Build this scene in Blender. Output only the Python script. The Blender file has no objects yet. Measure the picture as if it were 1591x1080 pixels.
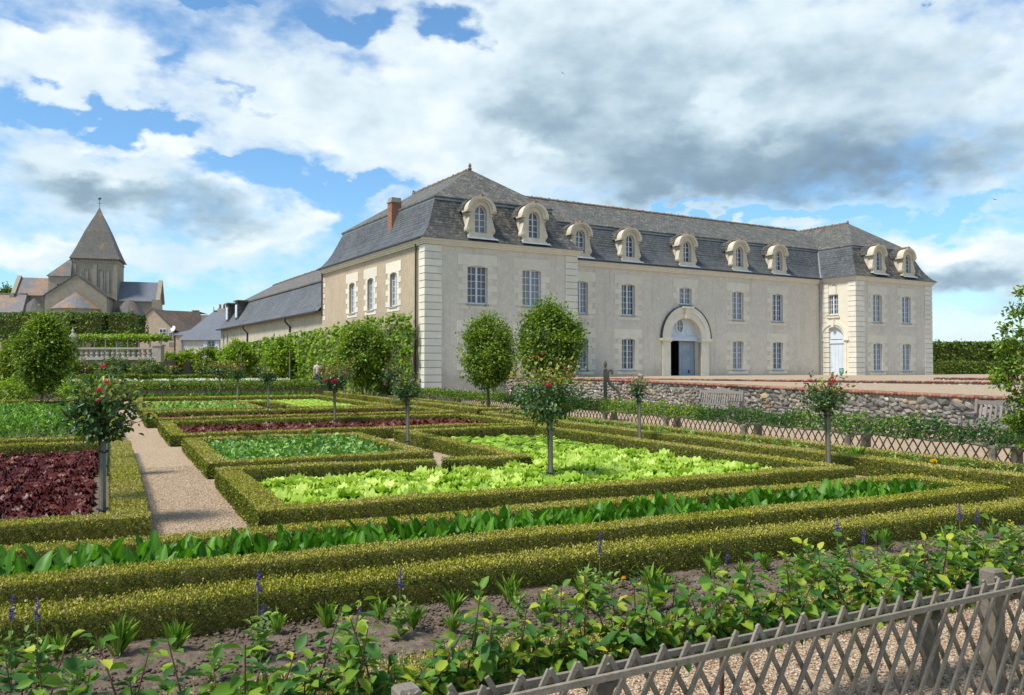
import bpy, bmesh, math, random
import numpy as np
from mathutils import Vector, Matrix

SC = bpy.context.scene
COL = SC.collection
R = math.radians
rng = np.random.default_rng(7)
random.seed(7)

# ------------------------------------------------------------------ camera
cam_d = bpy.data.cameras.new('camera')
cam = bpy.data.objects.new('camera', cam_d)
COL.objects.link(cam)
cam_d.sensor_width = 36.0
cam_d.lens = 29.19
cam_d.clip_start = 0.05
cam_d.clip_end = 3000
cam.location = (0, 0, 1.7)
cam.rotation_euler = (R(90 + 1.42), 0, 0)
SC.camera = cam

# ------------------------------------------------------------------ exposure
SC.view_settings.view_transform = 'Standard'
SC.view_settings.look = 'None'
SC.view_settings.exposure = 0.86
SC.view_settings.gamma = 1.0
SC.view_settings.use_curve_mapping = False

# ------------------------------------------------------------------ sun
SUN_AZ, SUN_EL = 236.0, 57.0          # degrees, clockwise from +Y
sd = Vector((math.sin(R(SUN_AZ)) * math.cos(R(SUN_EL)), math.cos(R(SUN_AZ)) * math.cos(R(SUN_EL)), math.sin(R(SUN_EL))))
sun_d = bpy.data.lights.new('sun', 'SUN')
sun_d.energy = 2.9
sun_d.angle = R(11.0)
sun_d.color = (1.0, 0.95, 0.87)
sun = bpy.data.objects.new('sun', sun_d)
sun.rotation_euler = sd.to_track_quat('Z', 'Y').to_euler()
COL.objects.link(sun)

# ------------------------------------------------------------------ sky with broken cumulus
world = bpy.data.worlds.new('World')
SC.world = world
world.use_nodes = True
wt = world.node_tree
wt.nodes.clear()

def wn(t, **kw):
    n = wt.nodes.new(t)
    for k, v in kw.items():
        setattr(n, k, v)
    return n
def wl(a, b):
    wt.links.new(a, b)
def wmath(op, a, b=None, c=None, clamp=False):
    n = wn('ShaderNodeMath', operation=op, use_clamp=clamp)
    for i, x in enumerate((a, b, c)):
        if x is None:
            continue
        if isinstance(x, (int, float)):
            n.inputs[i].default_value = x
        else:
            wl(x, n.inputs[i])
    return n.outputs[0]
def wvec(op, a, b):
    n = wn('ShaderNodeVectorMath', operation=op)
    for i, x in enumerate((a, b)):
        if isinstance(x, tuple):
            n.inputs[i].default_value = x
        elif x is not None:
            wl(x, n.inputs[i])
    return n

w_out = wn('ShaderNodeOutputWorld')
w_bg = wn('ShaderNodeBackground')
SKY = 0.12
w_bg.inputs['Strength'].default_value = SKY
wl(w_bg.outputs[0], w_out.inputs[0])
w_sky = wn('ShaderNodeTexSky', sky_type='NISHITA')
w_sky.sun_disc = False
w_sky.sun_elevation = R(SUN_EL)
w_sky.sun_rotation = R(SUN_AZ)
w_sky.air_density = 1.0
w_sky.dust_density = 0.6
w_sky.ozone_density = 1.6
w_tc = wn('ShaderNodeTexCoord')
w_sep = wn('ShaderNodeSeparateXYZ')
wl(w_tc.outputs['Generated'], w_sep.inputs[0])
az = wmath('MULTIPLY', wmath('ARCTAN2', w_sep.outputs[0], w_sep.outputs[1]), 57.29578)
el = wmath('MULTIPLY', wmath('ARCSINE', w_sep.outputs[2]), 57.29578)
w_p0 = wn('ShaderNodeCombineXYZ')
wl(az, w_p0.inputs[0]); wl(el, w_p0.inputs[1])
def wnoise(vec, scale, detail, rough, dist=0.0):
    n = wn('ShaderNodeTexNoise')
    n.inputs['Scale'].default_value = scale
    n.inputs['Detail'].default_value = detail
    n.inputs['Roughness'].default_value = rough
    n.inputs['Distortion'].default_value = dist
    wl(vec, n.inputs['Vector'])
    return n
# the cloud bodies are placed by azimuth / elevation, their edges are broken by warping noise
w_st = wvec('MULTIPLY', w_p0.outputs[0], (1.0, 1.7, 1.0)).outputs[0]
warp1 = wnoise(w_st, 0.16, 3.0, 0.55)
warp2 = wnoise(w_st, 0.55, 4.0, 0.6)
wv = wvec('MULTIPLY', wvec('SUBTRACT', warp1.outputs['Color'], (0.5, 0.5, 0.5)).outputs[0], (11.0, 6.0, 0.0)).outputs[0]
wv2 = wvec('MULTIPLY', wvec('SUBTRACT', warp2.outputs['Color'], (0.5, 0.5, 0.5)).outputs[0], (3.0, 2.2, 0.0)).outputs[0]
w_p = wvec('ADD', wvec('ADD', w_p0.outputs[0], wv).outputs[0], wv2).outputs[0]
def blobs(lst, start):
    acc = start
    for (a, e, ra, re, amp) in lst:
        q = wvec('MULTIPLY', wvec('SUBTRACT', w_p, (a, e, 0.0)).outputs[0], (1.0 / ra, 1.0 / re, 0.0)).outputs[0]
        ln = wn('ShaderNodeVectorMath', operation='LENGTH')
        wl(q, ln.inputs[0])
        mr = wn('ShaderNodeMapRange', interpolation_type='SMOOTHSTEP')
        wl(ln.outputs['Value'], mr.inputs['Value'])
        mr.inputs['From Min'].default_value = 0.15
        mr.inputs['From Max'].default_value = 1.25
        mr.inputs['To Min'].default_value = amp
        mr.inputs['To Max'].default_value = 0.0
        acc = wmath('ADD', acc, mr.outputs[0])
    return acc
CLOUD = [(-28.5, 18.3, 7.3, 2.7, 0.8), (-26.0, 12.3, 9.4, 3.7, 0.55), (-16.3, 17.2, 7.8, 3.2, 0.5), (-7.8, 16.5, 11.3, 3.7, 0.5), (11.2, 17.9, 25.1, 8.0, 0.9), (28.0, 6.7, 6.9, 2.3, 0.75), (-29.8, 7.2, 4.0, 1.5, 0.5), (-17.5, 9.4, 4.5, 1.7, 0.35), (-14.2, 10.6, 2.5, 1.6, 0.55), (-23.4, 7.0, 7.5, 1.6, 0.4), (-0.7, 14.1, 5.3, 2.5, 0.5), (19.5, 9.2, 1.8, 0.5, 0.6), (30.8, 12.2, 5.3, 2.2, 0.4), (3.8, 21.8, 13.2, 3.5, 0.5), (28.7, 2.4, 5.5, 1.6, 0.25), (31.0, 5.4, 3.3, 3.0, 0.4), (-27.8, 15.6, 7.0, 0.8, -0.95), (-22.1, 18.5, 1.2, 1.5, -0.5), (-17.3, 13.0, 4.5, 1.1, -1.0), (-10.4, 12.8, 4.7, 0.7, -0.85), (-12.1, 11.7, 2.6, 0.8, -0.5), (-10.9, 22.2, 2.8, 1.1, -0.9), (-4.5, 22.9, 3.3, 1.1, -1.0), (-20.0, 22.5, 4.0, 0.5, -0.7), (-17.2, 17.0, 2.9, 0.5, -0.55), (-24.8, 15.3, 3.0, 0.8, -0.6), (-20.2, 13.7, 2.4, 0.4, -0.4), (-31.1, 5.8, 1.6, 0.9, -0.6), (16.3, 10.0, 7.0, 0.5, -1.1), (9.5, 10.9, 4.8, 0.3, -0.9), (25.9, 9.5, 6.1, 0.5, -1.0), (-11.2, 9.8, 2.1, 1.9, -0.5), (-21.1, 5.1, 6.2, 1.2, -0.3), (-23.3, 4.6, 4.1, 0.8, -0.3), (-19.9, 5.9, 2.4, 1.1, -0.3), (27.5, 21.4, 1.4, 0.3, -0.5), (-31.3, 20.3, 3.0, 0.4, -0.2), (-24.9, 13.5, 1.5, 0.4, -0.3)]
SHADE = [(17.5, 13.3, 15.9, 3.0, -0.5), (16.7, 12.1, 11.4, 1.8, -0.2), (4.7, 15.9, 9.2, 3.3, -0.26), (27.0, 12.0, 7.1, 2.1, -0.28), (11.3, 19.1, 17.6, 2.8, -0.14), (24.6, 17.8, 8.1, 3.3, -0.14), (-24.5, 10.9, 6.3, 1.4, -0.38), (-19.9, 9.8, 4.7, 1.1, -0.3), (-27.8, 11.6, 4.2, 1.1, -0.2), (28.7, 5.5, 5.1, 1.5, -0.36), (30.0, 3.5, 4.0, 0.8, -0.2), (2.0, 16.6, 4.9, 2.5, -0.1), (2.9, 14.1, 4.4, 1.7, 0.1), (-4.3, 16.1, 5.8, 3.7, 0.16), (-28.6, 18.7, 6.2, 2.5, 0.14), (-13.8, 16.1, 5.5, 2.4, 0.12), (14.7, 18.3, 2.5, 2.0, 0.18), (6.4, 17.3, 2.6, 1.2, 0.12), (28.0, 7.9, 4.9, 0.9, 0.25), (-23.1, 14.4, 4.2, 0.9, 0.22), (-18.3, 11.6, 2.0, 1.0, 0.2), (0.6, 14.3, 2.7, 1.1, 0.22), (30.9, 17.2, 2.0, 1.8, 0.12), (-15.9, 9.0, 4.9, 1.3, 0.12), (-29.8, 8.0, 4.0, 1.1, 0.2), (-6.9, 20.9, 6.6, 2.0, 0.1), (-14.2, 11.0, 2.1, 1.0, 0.15), (-21.1, 5.1, 7.7, 1.2, 0.15), (-10.4, 11.8, 4.3, 1.7, 0.1)]

fb = wnoise(w_st, 0.24, 8.0, 0.54)
fine = wnoise(w_st, 0.9, 6.0, 0.56)
dn = wmath('ADD', wmath('MULTIPLY', wmath('SUBTRACT', fb.outputs['Fac'], 0.5), 1.5),
           wmath('MULTIPLY', wmath('SUBTRACT', fine.outputs['Fac'], 0.5), 0.32))
dens = blobs(CLOUD, wmath('ADD', dn, 0.22))
w_al = wn('ShaderNodeMapRange', interpolation_type='SMOOTHSTEP')
wl(dens, w_al.inputs['Value'])
w_al.inputs['From Min'].default_value = -0.12
w_al.inputs['From Max'].default_value = 0.80
puff = wnoise(w_st, 0.34, 7.0, 0.50)
pn = wmath('MULTIPLY', wmath('SUBTRACT', puff.outputs['Fac'], 0.5), 0.46)
# thin cloud near an edge is bright, thick cloud is greyer
thick = wmath('MULTIPLY', wmath('SUBTRACT', dens, 0.35), -0.16)
shade = blobs(SHADE, wmath('ADD', wmath('ADD', pn, 0.80), thick))
w_cr = wn('ShaderNodeValToRGB')
wl(shade, w_cr.inputs[0])
cr = w_cr.color_ramp
cr.elements[0].position = 0.0
cr.elements[0].color = (0.125, 0.185, 0.250, 1)
cr.elements[1].position = 1.0
cr.elements[1].color = (0.575, 0.600, 0.610, 1)
for p, c in ((0.26, (0.170, 0.240, 0.305)), (0.48, (0.270, 0.355, 0.415)), (0.70, (0.405, 0.485, 0.53))):
    e = cr.elements.new(p)
    e.color = (*c, 1)
w_sc = wvec('MULTIPLY', w_cr.outputs[0], (1.0 / SKY,) * 3).outputs[0]
w_tint = wvec('MULTIPLY', w_sky.outputs[0], (0.55, 0.77, 0.88)).outputs[0]
w_mix = wn('ShaderNodeMix', data_type='RGBA')
wl(w_al.outputs[0], w_mix.inputs[0])
wl(w_tint, w_mix.inputs[6])
wl(w_sc, w_mix.inputs[7])
wl(w_mix.outputs[2], w_bg.inputs['Color'])

# ------------------------------------------------------------------ frames of reference
GA = R(25.8)                                   # the garden's beds
GC, GS = math.cos(GA), math.sin(GA)
def G(a, b, z=0.0):
    return Vector((a * GC - b * GS, a * GS + b * GC, z))
def Gn(ab):                                    # numpy (n,2|3) -> world
    ab = np.asarray(ab, float)
    o = np.zeros((len(ab), 3))
    o[:, 0] = ab[:, 0] * GC - ab[:, 1] * GS
    o[:, 1] = ab[:, 0] * GS + ab[:, 1] * GC
    if ab.shape[1] > 2:
        o[:, 2] = ab[:, 2]
    return o
BA = R(31.0)                                   # the building
P0 = (-4.41, 42.0)
# ------------------------------------------------------------------ object helpers
def tag(o, label=None, cat=None, group=None, kind=None):
    if label: o['label'] = label
    if cat: o['category'] = cat
    if group: o['group'] = group
    if kind: o['kind'] = kind
    return o
def thing(name, label, cat, loc=(0, 0, 0), rz=0.0, group=None):
    o = bpy.data.objects.new(name, None)
    COL.objects.link(o)
    o.location = loc
    o.rotation_euler = (0, 0, rz)
    o.empty_display_size = 0.1
    return tag(o, label, cat, group)
def link(name, me, parent=None, loc=None, rot=None, scale=None):
    o = bpy.data.objects.new(name, me)
    COL.objects.link(o)
    if parent is not None: o.parent = parent
    if loc is not None: o.location = loc
    if rot is not None: o.rotation_euler = rot
    if scale is not None: o.scale = scale
    return o
def kids(o):
    return [c for c in KID.get(o.name, [])]
KID = {}
def copy_tree(o, children, parent=None):
    """children: {object: [child objects]}"""
    c = o.copy()
    COL.objects.link(c)
    if parent is not None: c.parent = parent
    for ch in children.get(o, []):
        copy_tree(ch, children, c)
    return c
def tree_map(root):
    m = {}
    st = [root]
    while st:
        o = st.pop()
        m[o] = list(o.children)
        st += m[o]
    return m

def np_mesh(name, V, faces, mat=None, tint=None, smooth=False):
    """faces: list of int arrays (n,k)"""
    me = bpy.data.meshes.new(name)
    V = np.ascontiguousarray(V, np.float32)
    me.vertices.add(len(V))
    me.vertices.foreach_set('co', V.ravel())
    faces = [np.asarray(f, np.int32) for f in faces if len(f)]
    nl = sum(f.size for f in faces)
    nf = sum(len(f) for f in faces)
    me.loops.add(nl)
    me.loops.foreach_set('vertex_index', np.concatenate([f.ravel() for f in faces]))
    me.polygons.add(nf)
    ls, p = [], 0
    for f in faces:
        ls.append(p + np.arange(len(f), dtype=np.int32) * f.shape[1])
        p += f.size
    me.polygons.foreach_set('loop_start', np.concatenate(ls).astype(np.int32))
    if smooth:
        me.polygons.foreach_set('use_smooth', np.ones(nf, bool))
    me.update(calc_edges=True)
    if tint is not None:
        at = me.attributes.new('tint', 'FLOAT', 'POINT')
        at.data.foreach_set('value', np.ascontiguousarray(tint, np.float32))
    if mat: me.materials.append(mat)
    return me

class MB:
    """collects simple solids into one mesh"""
    def __init__(s):
        s.v, s.f = [], []
    def add(s, vs, fs):
        n = len(s.v)
        s.v += [tuple(v) for v in vs]
        s.f += [tuple(i + n for i in f) for f in fs]
        return s
    def box(s, x0, x1, y0, y1, z0, z1):
        return s.add([(x0, y0, z0), (x1, y0, z0), (x1, y1, z0), (x0, y1, z0), (x0, y0, z1), (x1, y0, z1), (x1, y1, z1), (x0, y1, z1)],
                     [(0, 3, 2, 1), (4, 5, 6, 7), (0, 1, 5, 4), (1, 2, 6, 5), (2, 3, 7, 6), (3, 0, 4, 7)])
    def bar(s, p, q, w, h, up=(0, 0, 1)):
        p, q, up = Vector(p), Vector(q), Vector(up)
        t = (q - p).normalized()
        a = t.cross(up)
        if a.length < 1e-4: a = t.cross(Vector((1, 0, 0)))
        a.normalize()
        b = a.cross(t)
        a, b = a * w / 2, b * h / 2
        return s.add([p - a - b, p + a - b, p + a + b, p - a + b, q - a - b, q + a - b, q + a + b, q - a + b],
                     [(0, 3, 2, 1), (4, 5, 6, 7), (0, 1, 5, 4), (1, 2, 6, 5), (2, 3, 7, 6), (3, 0, 4, 7)])
    def tube(s, pts, rad, n=7, caps=True):
        pts = [Vector(p) for p in pts]
        if not isinstance(rad, (list, tuple)): rad = [rad] * len(pts)
        base = len(s.v)
        ref = None
        for i, p in enumerate(pts):
            t = (pts[min(i + 1, len(pts) - 1)] - pts[max(i - 1, 0)]).normalized()
            if ref is None:
                ref = t.cross(Vector((0.31, 0.87, 0.38)))
                if ref.length < 1e-3: ref = t.cross(Vector((1, 0, 0)))
            a = (ref - t * ref.dot(t)).normalized()
            ref = a
            b = t.cross(a)
            for k in range(n):
                an = 2 * math.pi * k / n
                s.v.append(tuple(p + (a * math.cos(an) + b * math.sin(an)) * rad[i]))
        for i in range(len(pts) - 1):
            for k in range(n):
                k2 = (k + 1) % n
                s.f.append((base + i * n + k, base + i * n + k2, base + (i + 1) * n + k2, base + (i + 1) * n + k))
        if caps:
            s.f.append(tuple(base + k for k in range(n))[::-1])
            s.f.append(tuple(base + (len(pts) - 1) * n + k for k in range(n)))
        return s
    def lathe(s, prof, n=12, c=(0, 0, 0)):
        base = len(s.v)
        for r, z in prof:
            for k in range(n):
                an = 2 * math.pi * k / n
                s.v.append((c[0] + r * math.cos(an), c[1] + r * math.sin(an), c[2] + z))
        for i in range(len(prof) - 1):
            for k in range(n):
                k2 = (k + 1) % n
                s.f.append((base + i * n + k, base + i * n + k2, base + (i + 1) * n + k2, base + (i + 1) * n + k))
        s.f.append(tuple(base + k for k in range(n))[::-1])
        s.f.append(tuple(base + (len(prof) - 1) * n + k for k in range(n)))
        return s
    def prism(s, poly, fn, d0, d1):
        """poly of (s,z); fn(s,d,z)->point"""
        n = len(poly)
        return s.add([fn(a, d0, z) for a, z in poly] + [fn(a, d1, z) for a, z in poly],
                     [tuple(range(n)), tuple(range(n, 2 * n))[::-1]] + [(i, i + n, (i + 1) % n + n, (i + 1) % n) for i in range(n)])
    def mesh(s, name, mat=None, smooth=False, uv=True, fix=True, mats=None):
        me = bpy.data.meshes.new(name)
        me.from_pydata(s.v, [], s.f)
        if fix:
            bm = bmesh.new()
            bm.from_mesh(me)
            bmesh.ops.recalc_face_normals(bm, faces=bm.faces)
            bm.to_mesh(me)
            bm.free()
        if smooth:
            me.polygons.foreach_set('use_smooth', np.ones(len(me.polygons), bool))
        if mat: me.materials.append(mat)
        if uv: planar_uv(me)
        return me
    def build(s, name, mat=None, parent=None, smooth=False, uv=True, fix=True, **kw):
        return link(name, s.mesh(name, mat, smooth, uv, fix), parent, **kw)

def planar_uv(me):
    uvl = me.uv_layers.new(name='uv')
    up = Vector((0, 0, 1))
    vs = me.vertices
    for p in me.polygons:
        n = p.normal
        if abs(n.z) > 0.97:
            t, b = Vector((1, 0, 0)), Vector((0, 1, 0))
        else:
            t = up.cross(n).normalized()
            b = n.cross(t)
        for li in p.loop_indices:
            co = vs[me.loops[li].vertex_index].co
            uvl.data[li].uv = (co.dot(t), co.dot(b))

# ------------------------------------------------------------------ leaves in bulk
def unit(n):
    v = rng.normal(size=(n, 3))
    return v / np.linalg.norm(v, axis=1, keepdims=True)
def norm(v):
    return v / np.maximum(np.linalg.norm(v, axis=1, keepdims=True), 1e-9)
LEAF4 = (np.array([(0, 0, 0), (.5, .48, 1), (0, 1, 0), (-.5, .48, 1)], float), [np.array([(0, 1, 2), (0, 2, 3)])])
LEAF6 = (np.array([(0, 0, 0), (.42, .26, 1), (.44, .62, 1), (0, 1, -.6), (-.44, .62, 1), (-.42, .26, 1)], float),
         [np.array([(0, 1, 2, 3), (0, 3, 4, 5)])])
LEAFQ = (np.array([(0, 0, 0), (.5, .5, 0), (0, 1, 0), (-.5, .5, 0)], float), [np.array([(0, 1, 2, 3)])])
def leaf_geo(P, T, N, L, W, fold=0.12, tpl=LEAF4):
    """P base points, T leaf axis, N leaf normal (all n,3); L,W arrays"""
    n = len(P)
    T = norm(T)
    N = norm(N - T * (N * T).sum(1, keepdims=True))
    S = np.cross(T, N)
    L = np.broadcast_to(L, (n,))[:, None, None]
    W = np.broadcast_to(W, (n,))[:, None, None]
    tv, tf = tpl
    V = P[:, None, :] + S[:, None, :] * tv[None, :, 0:1] * W + T[:, None, :] * tv[None, :, 1:2] * L + N[:, None, :] * tv[None, :, 2:3] * (L * fold)
    k = len(tv)
    F = [(np.arange(n)[:, None, None] * k + f[None]).reshape(-1, f.shape[1]) for f in tf]
    return V.reshape(-1, 3), F, k
def leaf_mesh(name, P, T, N, L, W, mat, tint=None, fold=0.12, tpl=LEAF4):
    V, F, k = leaf_geo(P, T, N, L, W, fold, tpl)
    if tint is None: tint = rng.random(len(P))
    return np_mesh(name, V, F, mat, np.repeat(tint, k))
class Geo:
    """joins bulk geometry with a per-point tint"""
    def __init__(s): s.V, s.F, s.T, s.n = [], {}, [], 0
    def add(s, V, F, tint):
        V = np.asarray(V, float)
        for f in F:
            f = np.asarray(f)
            s.F.setdefault(f.shape[1], []).append(f + s.n)
        s.V.append(V)
        s.T.append(np.broadcast_to(np.asarray(tint, float), (len(V),)))
        s.n += len(V)
    def leaves(s, P, T, N, L, W, tint=None, fold=.12, tpl=LEAF4):
        V, F, k = leaf_geo(P, T, N, L, W, fold, tpl)
        if tint is None: tint = rng.random(len(P))
        s.add(V, F, np.repeat(np.broadcast_to(tint, (len(P),)), k))
    def mesh(s, name, mat=None, smooth=False):
        return np_mesh(name, np.concatenate(s.V), [np.concatenate(f) for f in s.F.values()], mat, np.concatenate(s.T), smooth)

# ------------------------------------------------------------------ materials
class NM:
    def __init__(s, name):
        s.m = bpy.data.materials.new(name)
        s.m.use_nodes = True
        s.t = s.m.node_tree
        s.t.nodes.clear()
        s.out = s.n('ShaderNodeOutputMaterial')
        s.b = s.n('ShaderNodeBsdfPrincipled')
        s.l(s.b.outputs[0], s.out.inputs[0])
    def n(s, t, **kw):
        x = s.t.nodes.new(t)
        for k, v in kw.items(): setattr(x, k, v)
        return x
    def l(s, a, b): s.t.links.new(a, b)
    def pos(s):
        return s.n('ShaderNodeNewGeometry').outputs['Position']
    def uv(s):
        return s.n('ShaderNodeUVMap', uv_map='uv').outputs[0]
    def noise(s, vec, scale, detail=5, rough=.6, dist=0):
        x = s.n('ShaderNodeTexNoise')
        x.inputs['Scale'].default_value = scale
        x.inputs['Detail'].default_value = detail
        x.inputs['Roughness'].default_value = rough
        x.inputs['Distortion'].default_value = dist
        s.l(vec, x.inputs['Vector'])
        return x.outputs['Fac']
    def scale(s, vec, v):
        x = s.n('ShaderNodeVectorMath', operation='MULTIPLY')
        s.l(vec, x.inputs[0]); x.inputs[1].default_value = v
        return x.outputs[0]
    def ramp(s, fac, stops, interp='LINEAR'):
        x = s.n('ShaderNodeValToRGB')
        x.color_ramp.interpolation = interp
        e = x.color_ramp.elements
        while len(e) < len(stops): e.new(0.5)
        for k, (p, c) in zip(e, stops):
            k.position = p
            k.color = (*c, 1) if len(c) == 3 else c
        s.l(fac, x.inputs[0])
        return x.outputs[0]
    def mr(s, fac, lo, hi, a=0., b=1.):
        x = s.n('ShaderNodeMapRange', interpolation_type='SMOOTHSTEP')
        s.l(fac, x.inputs[0])
        for i, v in zip((1, 2, 3, 4), (lo, hi, a, b)): x.inputs[i].default_value = v
        return x.outputs[0]
    def mix(s, fac, a, b, blend='MIX'):
        x = s.n('ShaderNodeMix', data_type='RGBA', blend_type=blend)
        for i, v in ((0, fac), (6, a), (7, b)):
            if isinstance(v, (int, float)): x.inputs[i].default_value = v
            elif isinstance(v, tuple): x.inputs[i].default_value = (*v, 1)
            else: s.l(v, x.inputs[i])
        return x.outputs[2]
    def math(s, op, a, b=0.0, clamp=False):
        x = s.n('ShaderNodeMath', operation=op, use_clamp=clamp)
        for i, v in enumerate((a, b)):
            if isinstance(v, (int, float)): x.inputs[i].default_value = v
            else: s.l(v, x.inputs[i])
        return x.outputs[0]
    def color(s, c):
        if isinstance(c, tuple): s.b.inputs['Base Color'].default_value = (*c, 1)
        else: s.l(c, s.b.inputs['Base Color'])
        s.c = c
        return s
    def bump(s, h, dist, strength=1.0, nrm=None):
        x = s.n('ShaderNodeBump')
        x.inputs['Strength'].default_value = strength
        x.inputs['Distance'].default_value = dist
        s.l(h, x.inputs['Height'])
        if nrm is not None: s.l(nrm, x.inputs['Normal'])
        s.l(x.outputs[0], s.b.inputs['Normal'])
        return x.outputs[0]
    def fin(s, rough=.85, spec=.3, metal=0):
        s.b.inputs['Roughness'].default_value = rough
        s.b.inputs['Specular IOR Level'].default_value = spec
        s.b.inputs['Metallic'].default_value = metal
        return s.m
    def objrand(s):
        return s.n('ShaderNodeObjectInfo').outputs['Random']
    def tintattr(s):
        return s.n('ShaderNodeAttribute', attribute_name='tint', attribute_type='GEOMETRY').outputs['Fac']

def simple(name, c, rough=.7, spec=.3, var=.15, nscale=4, bump=None, metal=0):
    k = NM(name)
    p = k.pos()
    f = k.noise(p, nscale)
    k.color(k.ramp(f, [(.25, tuple(x * (1 - var) for x in c)), (.75, tuple(min(1, x * (1 + var)) for x in c))]))
    if bump: k.bump(k.noise(p, bump[0]), bump[1])
    return k.fin(rough, spec, metal)

def leafmat(name, stops, rough=.5, spec=.4, trans=.28, objv=.35, patch=.25, pscale=2.0):
    """stops: ramp over tint; clumps of the plant differ a little by noise"""
    k = NM(name)
    t = k.tintattr()
    o = k.math('MULTIPLY', k.math('SUBTRACT', k.objrand(), .5), objv)
    nz = k.math('MULTIPLY', k.math('SUBTRACT', k.noise(k.pos(), pscale, 3), .5), patch * 2)
    f = k.math('ADD', k.math('ADD', t, o), nz, clamp=True)
    c = k.ramp(f, stops)
    k.color(c)
    m = k.fin(rough, spec)
    if trans > 0:
        tr = k.n('ShaderNodeBsdfTranslucent')
        k.l(k.mix(1.0, c, (1.15, 1.2, .55), 'MULTIPLY'), tr.inputs[0])
        mx = k.n('ShaderNodeMixShader')
        mx.inputs[0].default_value = trans
        k.l(k.b.outputs[0], mx.inputs[1]); k.l(tr.outputs[0], mx.inputs[2])
        k.l(mx.outputs[0], k.out.inputs[0])
    return m

MAT = {}
def gravel(name, stops, scale, bd):
    k = NM(name)
    p = k.pos()
    v = k.n('ShaderNodeTexVoronoi')
    v.inputs['Scale'].default_value = scale
    k.l(p, v.inputs['Vector'])
    vv = k.n('ShaderNodeSeparateColor')
    k.l(v.outputs['Color'], vv.inputs[0])
    c = k.ramp(vv.outputs[0], stops)
    big = k.noise(p, .7, 4)
    c = k.mix(k.mr(big, .35, .7, 0, .35), c, (.36, .27, .18), 'MIX')
    k.color(c)
    k.bump(k.math('ADD', k.math('MULTIPLY', v.outputs['Distance'], -1), k.noise(p, 9, 3)), bd)
    return k.fin(.9, .2)
MAT['gravel'] = gravel('gravel', [(0, (.19, .125, .075)), (.3, (.34, .24, .15)), (.6, (.46, .335, .215)), (.85, (.53, .405, .275)), (1, (.62, .52, .39))], 75, .012)
MAT['court_gravel'] = gravel('court gravel', [(0, (.25, .185, .12)), (.5, (.35, .27, .18)), (1, (.45, .36, .26))], 40, .01)
def soilmat():
    k = NM('soil')
    p = k.pos()
    f = k.noise(p, 14, 8, .65)
    k.color(k.ramp(f, [(.25, (.095, .068, .047)), (.5, (.18, .138, .10)), (.75, (.29, .238, .18))]))
    k.bump(k.noise(p, 38, 8, .7), .03)
    return k.fin(.95, .1)
MAT['soil'] = soilmat()
def plaster(name, stops, patch, pamount, rubble=False):
    k = NM(name)
    p = k.pos()
    c = k.ramp(k.noise(p, 1.3, 8, .65), stops)
    c = k.mix(k.mr(k.noise(p, .35, 5), .5, .75, 0, pamount), c, patch)
    # grain
    c = k.mix(k.mr(k.noise(p, 14, 5, .75), .38, .62, 0, .34), c, tuple(x * .70 for x in stops[0][1]))
    c = k.mix(k.mr(k.noise(p, 4.5, 6, .7), .45, .68, 0, .30), c, tuple(min(1, x * 1.22) for x in stops[1][1]))
    st = k.noise(k.scale(p, (3.0, 3.0, .25)), 1.0, 6)
    c = k.mix(k.mr(st, .52, .76, 0, .34), c, (.27, .245, .215))
    # damp and splash stains along the foot of the wall, broken by noise
    sz_ = k.n('ShaderNodeSeparateXYZ'); k.l(p, sz_.inputs[0])
    dmp = k.math('ADD', sz_.outputs[2], k.math('MULTIPLY', k.noise(p, .8, 6, .7), -2.4))
    c = k.mix(k.mr(dmp, -.35, 1.0, .42, 0), c, (.25, .235, .19))
    if rubble:
        v = k.n('ShaderNodeTexVoronoi'); v.inputs['Scale'].default_value = 5.5
        k.l(p, v.inputs['Vector'])
        sp = k.mr(v.outputs['Distance'], .10, .22, 1, 0)
        msk = k.math('MULTIPLY', sp, k.mr(k.noise(p, .9, 4), .45, .6))
        c = k.mix(k.math('MULTIPLY', msk, .6), c, (.55, .49, .38))
    k.color(c)
    k.bump(k.noise(p, 22, 6, .7), .02)
    return k.fin(.93, .15)
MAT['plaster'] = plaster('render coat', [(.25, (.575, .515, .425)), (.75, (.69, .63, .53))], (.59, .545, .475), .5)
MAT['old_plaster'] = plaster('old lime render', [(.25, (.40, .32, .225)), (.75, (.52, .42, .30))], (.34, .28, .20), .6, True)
MAT['wing_plaster'] = plaster('wing lime render', [(.25, (.42, .36, .26)), (.75, (.58, .51, .39))], (.36, .30, .22), .5, True)
def stone(name, a, b, stain, am=.4):
    k = NM(name)
    p = k.pos()
    c = k.ramp(k.noise(p, 2.2, 6), [(.3, a), (.7, b)])
    c = k.mix(k.math('MULTIPLY', k.objrand(), .35), c, tuple(x * .78 for x in a))
    c = k.mix(k.mr(k.noise(p, 1.1, 6, .7), .55, .78, 0, am), c, stain)
    c = k.mix(k.mr(k.noise(k.scale(p, (2, 2, .4)), 2.4, 7, .7), .62, .82, 0, .45), c, (.17, .155, .13))
    k.color(c)
    k.bump(k.noise(p, 30, 5), .006)
    return k.fin(.85, .2)
MAT['stone'] = stone('cut limestone', (.65, .595, .475), (.755, .70, .58), (.60, .45, .22), .42)
MAT['dormer_stone'] = stone('weathered dormer limestone', (.50, .44, .33), (.62, .56, .44), (.48, .34, .15), .6)
MAT['pale_stone'] = stone('pale limestone', (.66, .61, .50), (.76, .72, .62), (.60, .47, .26), .22)
MAT['church_stone'] = stone('church stone', (.26, .225, .165), (.40, .355, .275), (.15, .135, .11), .6)
MAT['weathered_stone'] = stone('weathered stone', (.28, .26, .22), (.42, .39, .33), (.12, .115, .10), .7)
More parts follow.
